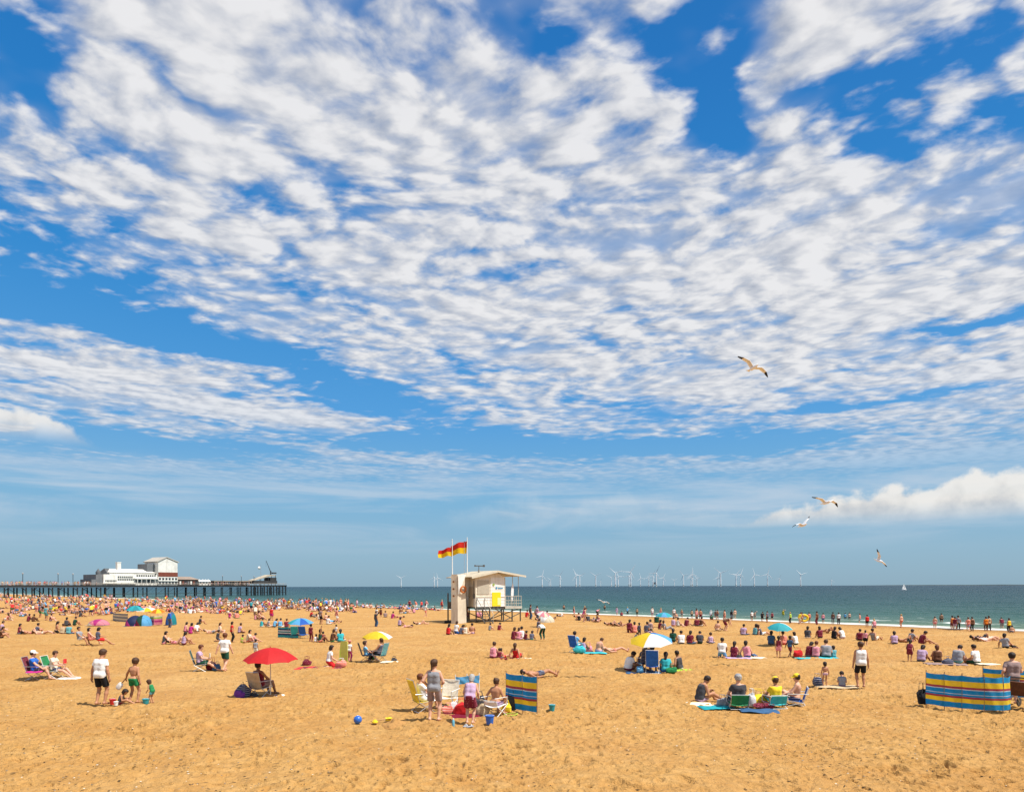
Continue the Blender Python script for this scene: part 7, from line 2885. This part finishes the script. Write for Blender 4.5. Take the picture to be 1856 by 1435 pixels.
r2 = np.random.default_rng(5)
extra = []
tries = 0
while len(PEOPLE) + len(extra) < 300 and tries < 6000:
    tries += 1
    # groups of two to five scattered over the left half, sparser toward the camera
    gx = r2.uniform(-10, 640) if r2.random() < .86 else r2.uniform(640, 1100)
    lo = edge_py(gx) + 3.0
    gy = lo + (1133 - lo) * r2.beta(1.5, 1.6)
    if gx > 640:
        gy = lo + r2.uniform(0, 9)
    for _ in range(int(r2.integers(2, 5))):
        px, py = gx + r2.normal(0, 6), gy + r2.normal(0, .9)
        if py < edge_py(px) + 2 or py < 1099 or not clear(px, py):
            continue
        if any(abs(e[0] - px) < 4 and abs(e[1] - py) < 1.5 for e in extra):
            continue
        extra.append((px, py))
        if len(PEOPLE) + len(extra) >= 300:
            break
for (px, py) in extra:
    t_, b_, h_, s_ = pick(r2)
    pose = SEATED[r2.integers(len(SEATED))] if r2.random() < .80 else UPRIGHT[r2.integers(3)]
    person(px, py, pose, float(r2.choice([-60, -20, 0, 20, 40, 60, 80])), t_, b_, h_, s_, 'f' if 'bob' in h_ else 'm', float(r2.uniform(1.58, 1.8)), lod='far', group='people on the beach')


# the rest, too many and too far to tell apart: one mass
def crowd(name, label_col, spots, seed, seated=.78):
    r3 = np.random.default_rng(seed)
    co, fc, cl, n0 = [], [], [], 0
    for (x, y, z) in spots:
        t_, b_, h_, s_ = pick(r3)
        pose = SEATED[r3.integers(8)] if r3.random() < seated else UPRIGHT[r3.integers(3)]
        tk = t_.rsplit(' ', 1)[1] if t_ else None
        bk = b_.rsplit(' ', 1)[1] if b_ else None
        cols = [SKIN[s_], CLOTH[t_.rsplit(' ', 1)[0]] if t_ else SKIN[s_], CLOTH[b_.rsplit(' ', 1)[0]] if b_ else SKIN[s_], HAIRC[h_.split(' ')[0]]]
        a = r3.uniform(0, 2 * math.pi)
        s = r3.uniform(.88, 1.04)
        ca, sa = math.cos(a) * s, math.sin(a) * s
        for (c, q, sl) in figure_geo(pose, 'm', 'crowd', tk, bk, 'short'):
            p = np.stack([c[:, 0] * ca - c[:, 1] * sa + x, c[:, 0] * sa + c[:, 1] * ca + y, c[:, 2] * s + z], -1)
            co.append(p)
            fc.append(q + n0)
            cl.append(np.tile(np.array([*cols[sl], 1.0], np.float32), (len(p), 1)))
            n0 += len(p)
    me = bpy.data.meshes.new(name)
    fill_mesh(me, np.concatenate(co), np.concatenate(fc))
    at = me.color_attributes.new('tint', 'FLOAT_COLOR', 'POINT')
    at.data.foreach_set('color', np.concatenate(cl).ravel())
    if 'crowd' not in _mats:
        m, b, p = new_mat('crowd cloth and skin')
        an = b.node('ShaderNodeAttribute', attribute_name='tint')
        b.put(p.inputs['Base Color'], an.outputs['Color'])
        p.inputs['Roughness'].default_value = .75
        _mats['crowd'] = m
    me.materials.append(_mats['crowd'])
    o = link(name, me)
    o['kind'] = 'stuff'
    o['label'] = label_col
    o['category'] = 'crowd'
    return o


sp = []
r4 = np.random.default_rng(21)
while len(sp) < 1150:
    gx = r4.uniform(-120, 640)
    lo = edge_py(gx) + 1.5
    hi = 1116 if gx < 480 else 1108
    if lo >= hi:
        continue
    gy = lo + (hi - lo) * r4.beta(1.0, 1.5)
    if not clear(gx, gy, .8):
        continue
    for _ in range(int(r4.integers(1, 4))):
        px, py = gx + r4.normal(0, 3.5), gy + r4.normal(0, .4)
        if py > edge_py(px) + .5:
            v = spot(px, py)
            sp.append(tuple(v))
# paddlers strung along the far water's edge
for px in np.arange(330, 800, 4.6):
    q = px + r4.normal(0, 2.5)
    v = spot(q, edge_py(q) + r4.uniform(-1.5, 1.2))
    sp.append((v.x, v.y, max(v.z, SEA_Z - .4)))
crowd('distant_crowd', 'mass of far beachgoers thickening toward the pier', sp, 33)
sp = []
for i in range(150):
    px = r4.uniform(-60, 185) if i < 105 else r4.uniform(325, 460)
    p = PS + PU * pier_u(px) - PN * float(r4.uniform(.8, 3.0))
    sp.append((p.x, p.y, DECK))
crowd('pier_crowd', 'line of far strollers along the pier deck', sp, 34, 0.05)

# ================================================================== wrack: bits of weed, shell and pebble strewn over the sand
def wrack():
    r5 = np.random.default_rng(8)
    co, fc, n0 = [], [], 0
    mi = []
    base = np.array([(1, 0, 0), (.3, .9, 0), (-.8, .6, 0), (-.8, -.6, 0), (.3, -.9, 0), (0, 0, .6)])
    for i in range(2600):
        f = r5.random()
        py = 1120 + (1450 - 1120) * f ** .8
        px = r5.uniform(-60, 1916)
        v = spot(px, py)
        kind = r5.choice(3, p=[.55, .3, .15])
        if kind == 0:       # weed scrap: long and flat
            sx, sy, sz = r5.uniform(.02, .075), r5.uniform(.008, .022), r5.uniform(.010, .022)
        elif kind == 1:     # pebble
            q = r5.uniform(.012, .03)
            sx, sy, sz = q, q * .8, q * .9
        else:               # shell
            q = r5.uniform(.012, .025)
            sx, sy, sz = q, q, q * .6
        a = r5.uniform(0, 6.28)
        p = base * (sx, sy, sz) * r5.uniform(.75, 1.25, (6, 1))
        p = np.stack([p[:, 0] * math.cos(a) - p[:, 1] * math.sin(a) + v.x, p[:, 0] * math.sin(a) + p[:, 1] * math.cos(a) + v.y, p[:, 2] + .012], -1)
        co.append(p)
        for j in range(5):
            fc.append((n0 + j, n0 + (j + 1) % 5, n0 + 5))
            mi.append(kind)
        n0 += 6
    me = bpy.data.meshes.new('wrack')
    fill_mesh(me, np.concatenate(co), np.array(fc), False)
    me.materials.append(mat('dry weed', (.055, .035, .018), .9, .4, 5))
    me.materials.append(mat('pebble', (.20, .16, .12), .8, .4, 9))
    me.materials.append(mat('shell', (.66, .60, .50), .6, .2, 9))
    me.polygons.foreach_set('material_index', np.array(mi, np.int32))
    o = link('wrack', me)
    o['kind'] = 'stuff'
    o['label'] = 'scraps of weed, shell and pebble strewn over the sand'
    o['category'] = 'beach litter'


wrack()

# ================================================================== labels of people told apart by clothes, pose and neighbours
MARKS = [('the red parasol', 489, 1200), ('the low yellow parasol', 680, 1150), ('the lifeguard hut', 870, 1115), ('the blue parasol', 543, 1130), ('the pink dome shelter', 177, 1128),
         ('the small striped windbreak', 945, 1260), ('the tricolour parasol', 1188, 1165), ('the turquoise and white parasol', 1415, 1145), ('the small turquoise parasol', 1203, 1115),
         ('the long striped windbreak', 1750, 1255), ('the sky blue shelter', 258, 1125), ('the pier head', 480, 1085), ('the pier pavilion', 250, 1085), ('the single blue chair', 1043, 1175),
         ('the walker in white', 407, 1180), ('the yellow inflatable', 1455, 1125), ('the sailing boat', 1640, 1110), ('the person in white vest', 1560, 1205), ('the left picture edge', 0, 1130)]
PW = {'stand': 'standing', 'stand_look': 'standing', 'stand_fold': 'standing', 'walk': 'walking', 'reach_side': 'reaching', 'wave': 'with arm raised', 'bend': 'bending over', 'stoop': 'stooping',
      'squat': 'squatting', 'knees': 'sitting knees up', 'knees_down': 'sitting hunched', 'lean_back': 'leaning back', 'cross': 'sitting cross-legged', 'side_sit': 'sitting propped on one arm',
      'kneel': 'kneeling', 'kneel_up': 'kneeling', 'chair': 'seated in a chair', 'chair_read': 'seated in a chair', 'chair_low': 'sitting low', 'stool': 'seated', 'arm_up': 'sitting with arm raised',
      'lie_back': 'lying on back', 'lie_knee': 'lying with one knee up', 'lie_front': 'lying face down', 'prop': 'lying propped'}
ORD = ['leftmost', 'second from left', 'third from left', 'fourth from left', 'fifth from left', 'sixth from left', 'seventh from left', 'eighth from left', 'ninth from left', 'tenth from left']


def auto_label(q):
    tc_, tk = q['top']
    bc, bk = q['bottom']
    if tk == 'swimsuit':
        wear = f'{tc_} swimsuit'
    elif tk is None:
        wear = f'{bc} {GARMENT_WORD[bk]} only' if bk else 'swimwear'
    else:
        wear = f'{tc_} top'
        if bc and bc != tc_:
            wear += f' and {bc} {GARMENT_WORD[bk].replace("swim ", "")}'
    name, mx, my = min(MARKS, key=lambda m: (m[1] - q['px']) ** 2 + (3 * (m[2] - q['py'])) ** 2)
    dx, dy = q['px'] - mx, q['py'] - my
    if abs(dx) > 18:
        rel = 'right of' if dx > 0 else 'left of'
    else:
        rel = 'in front of' if dy > 0 else 'beyond'
    who = 'child' if q['h'] < 1.4 else 'person'
    return f'{who} in {wear} {PW[q["pose"]]} {rel} {name}'


by = {}
for q in PEOPLE:
    if q['auto']:
        by.setdefault(auto_label(q), []).append(q)
for lab, qs in by.items():
    qs.sort(key=lambda q: q['px'])
    for i, q in enumerate(qs):
        s = lab
        if len(qs) > 1:
            s = (ORD[i] if i < len(qs) - 1 else 'rightmost') + ' ' + lab
        w = s.split()
        if len(w) > 16:
            s = ' '.join(s.replace(' and ', ' ', 1).split()[:16]) if len(w) == 17 else s.replace(' sitting propped on one arm', ' propped').replace(' seated in a chair', ' seated').replace(' lying with one knee up', ' lying')
        q['o']['label'] = s
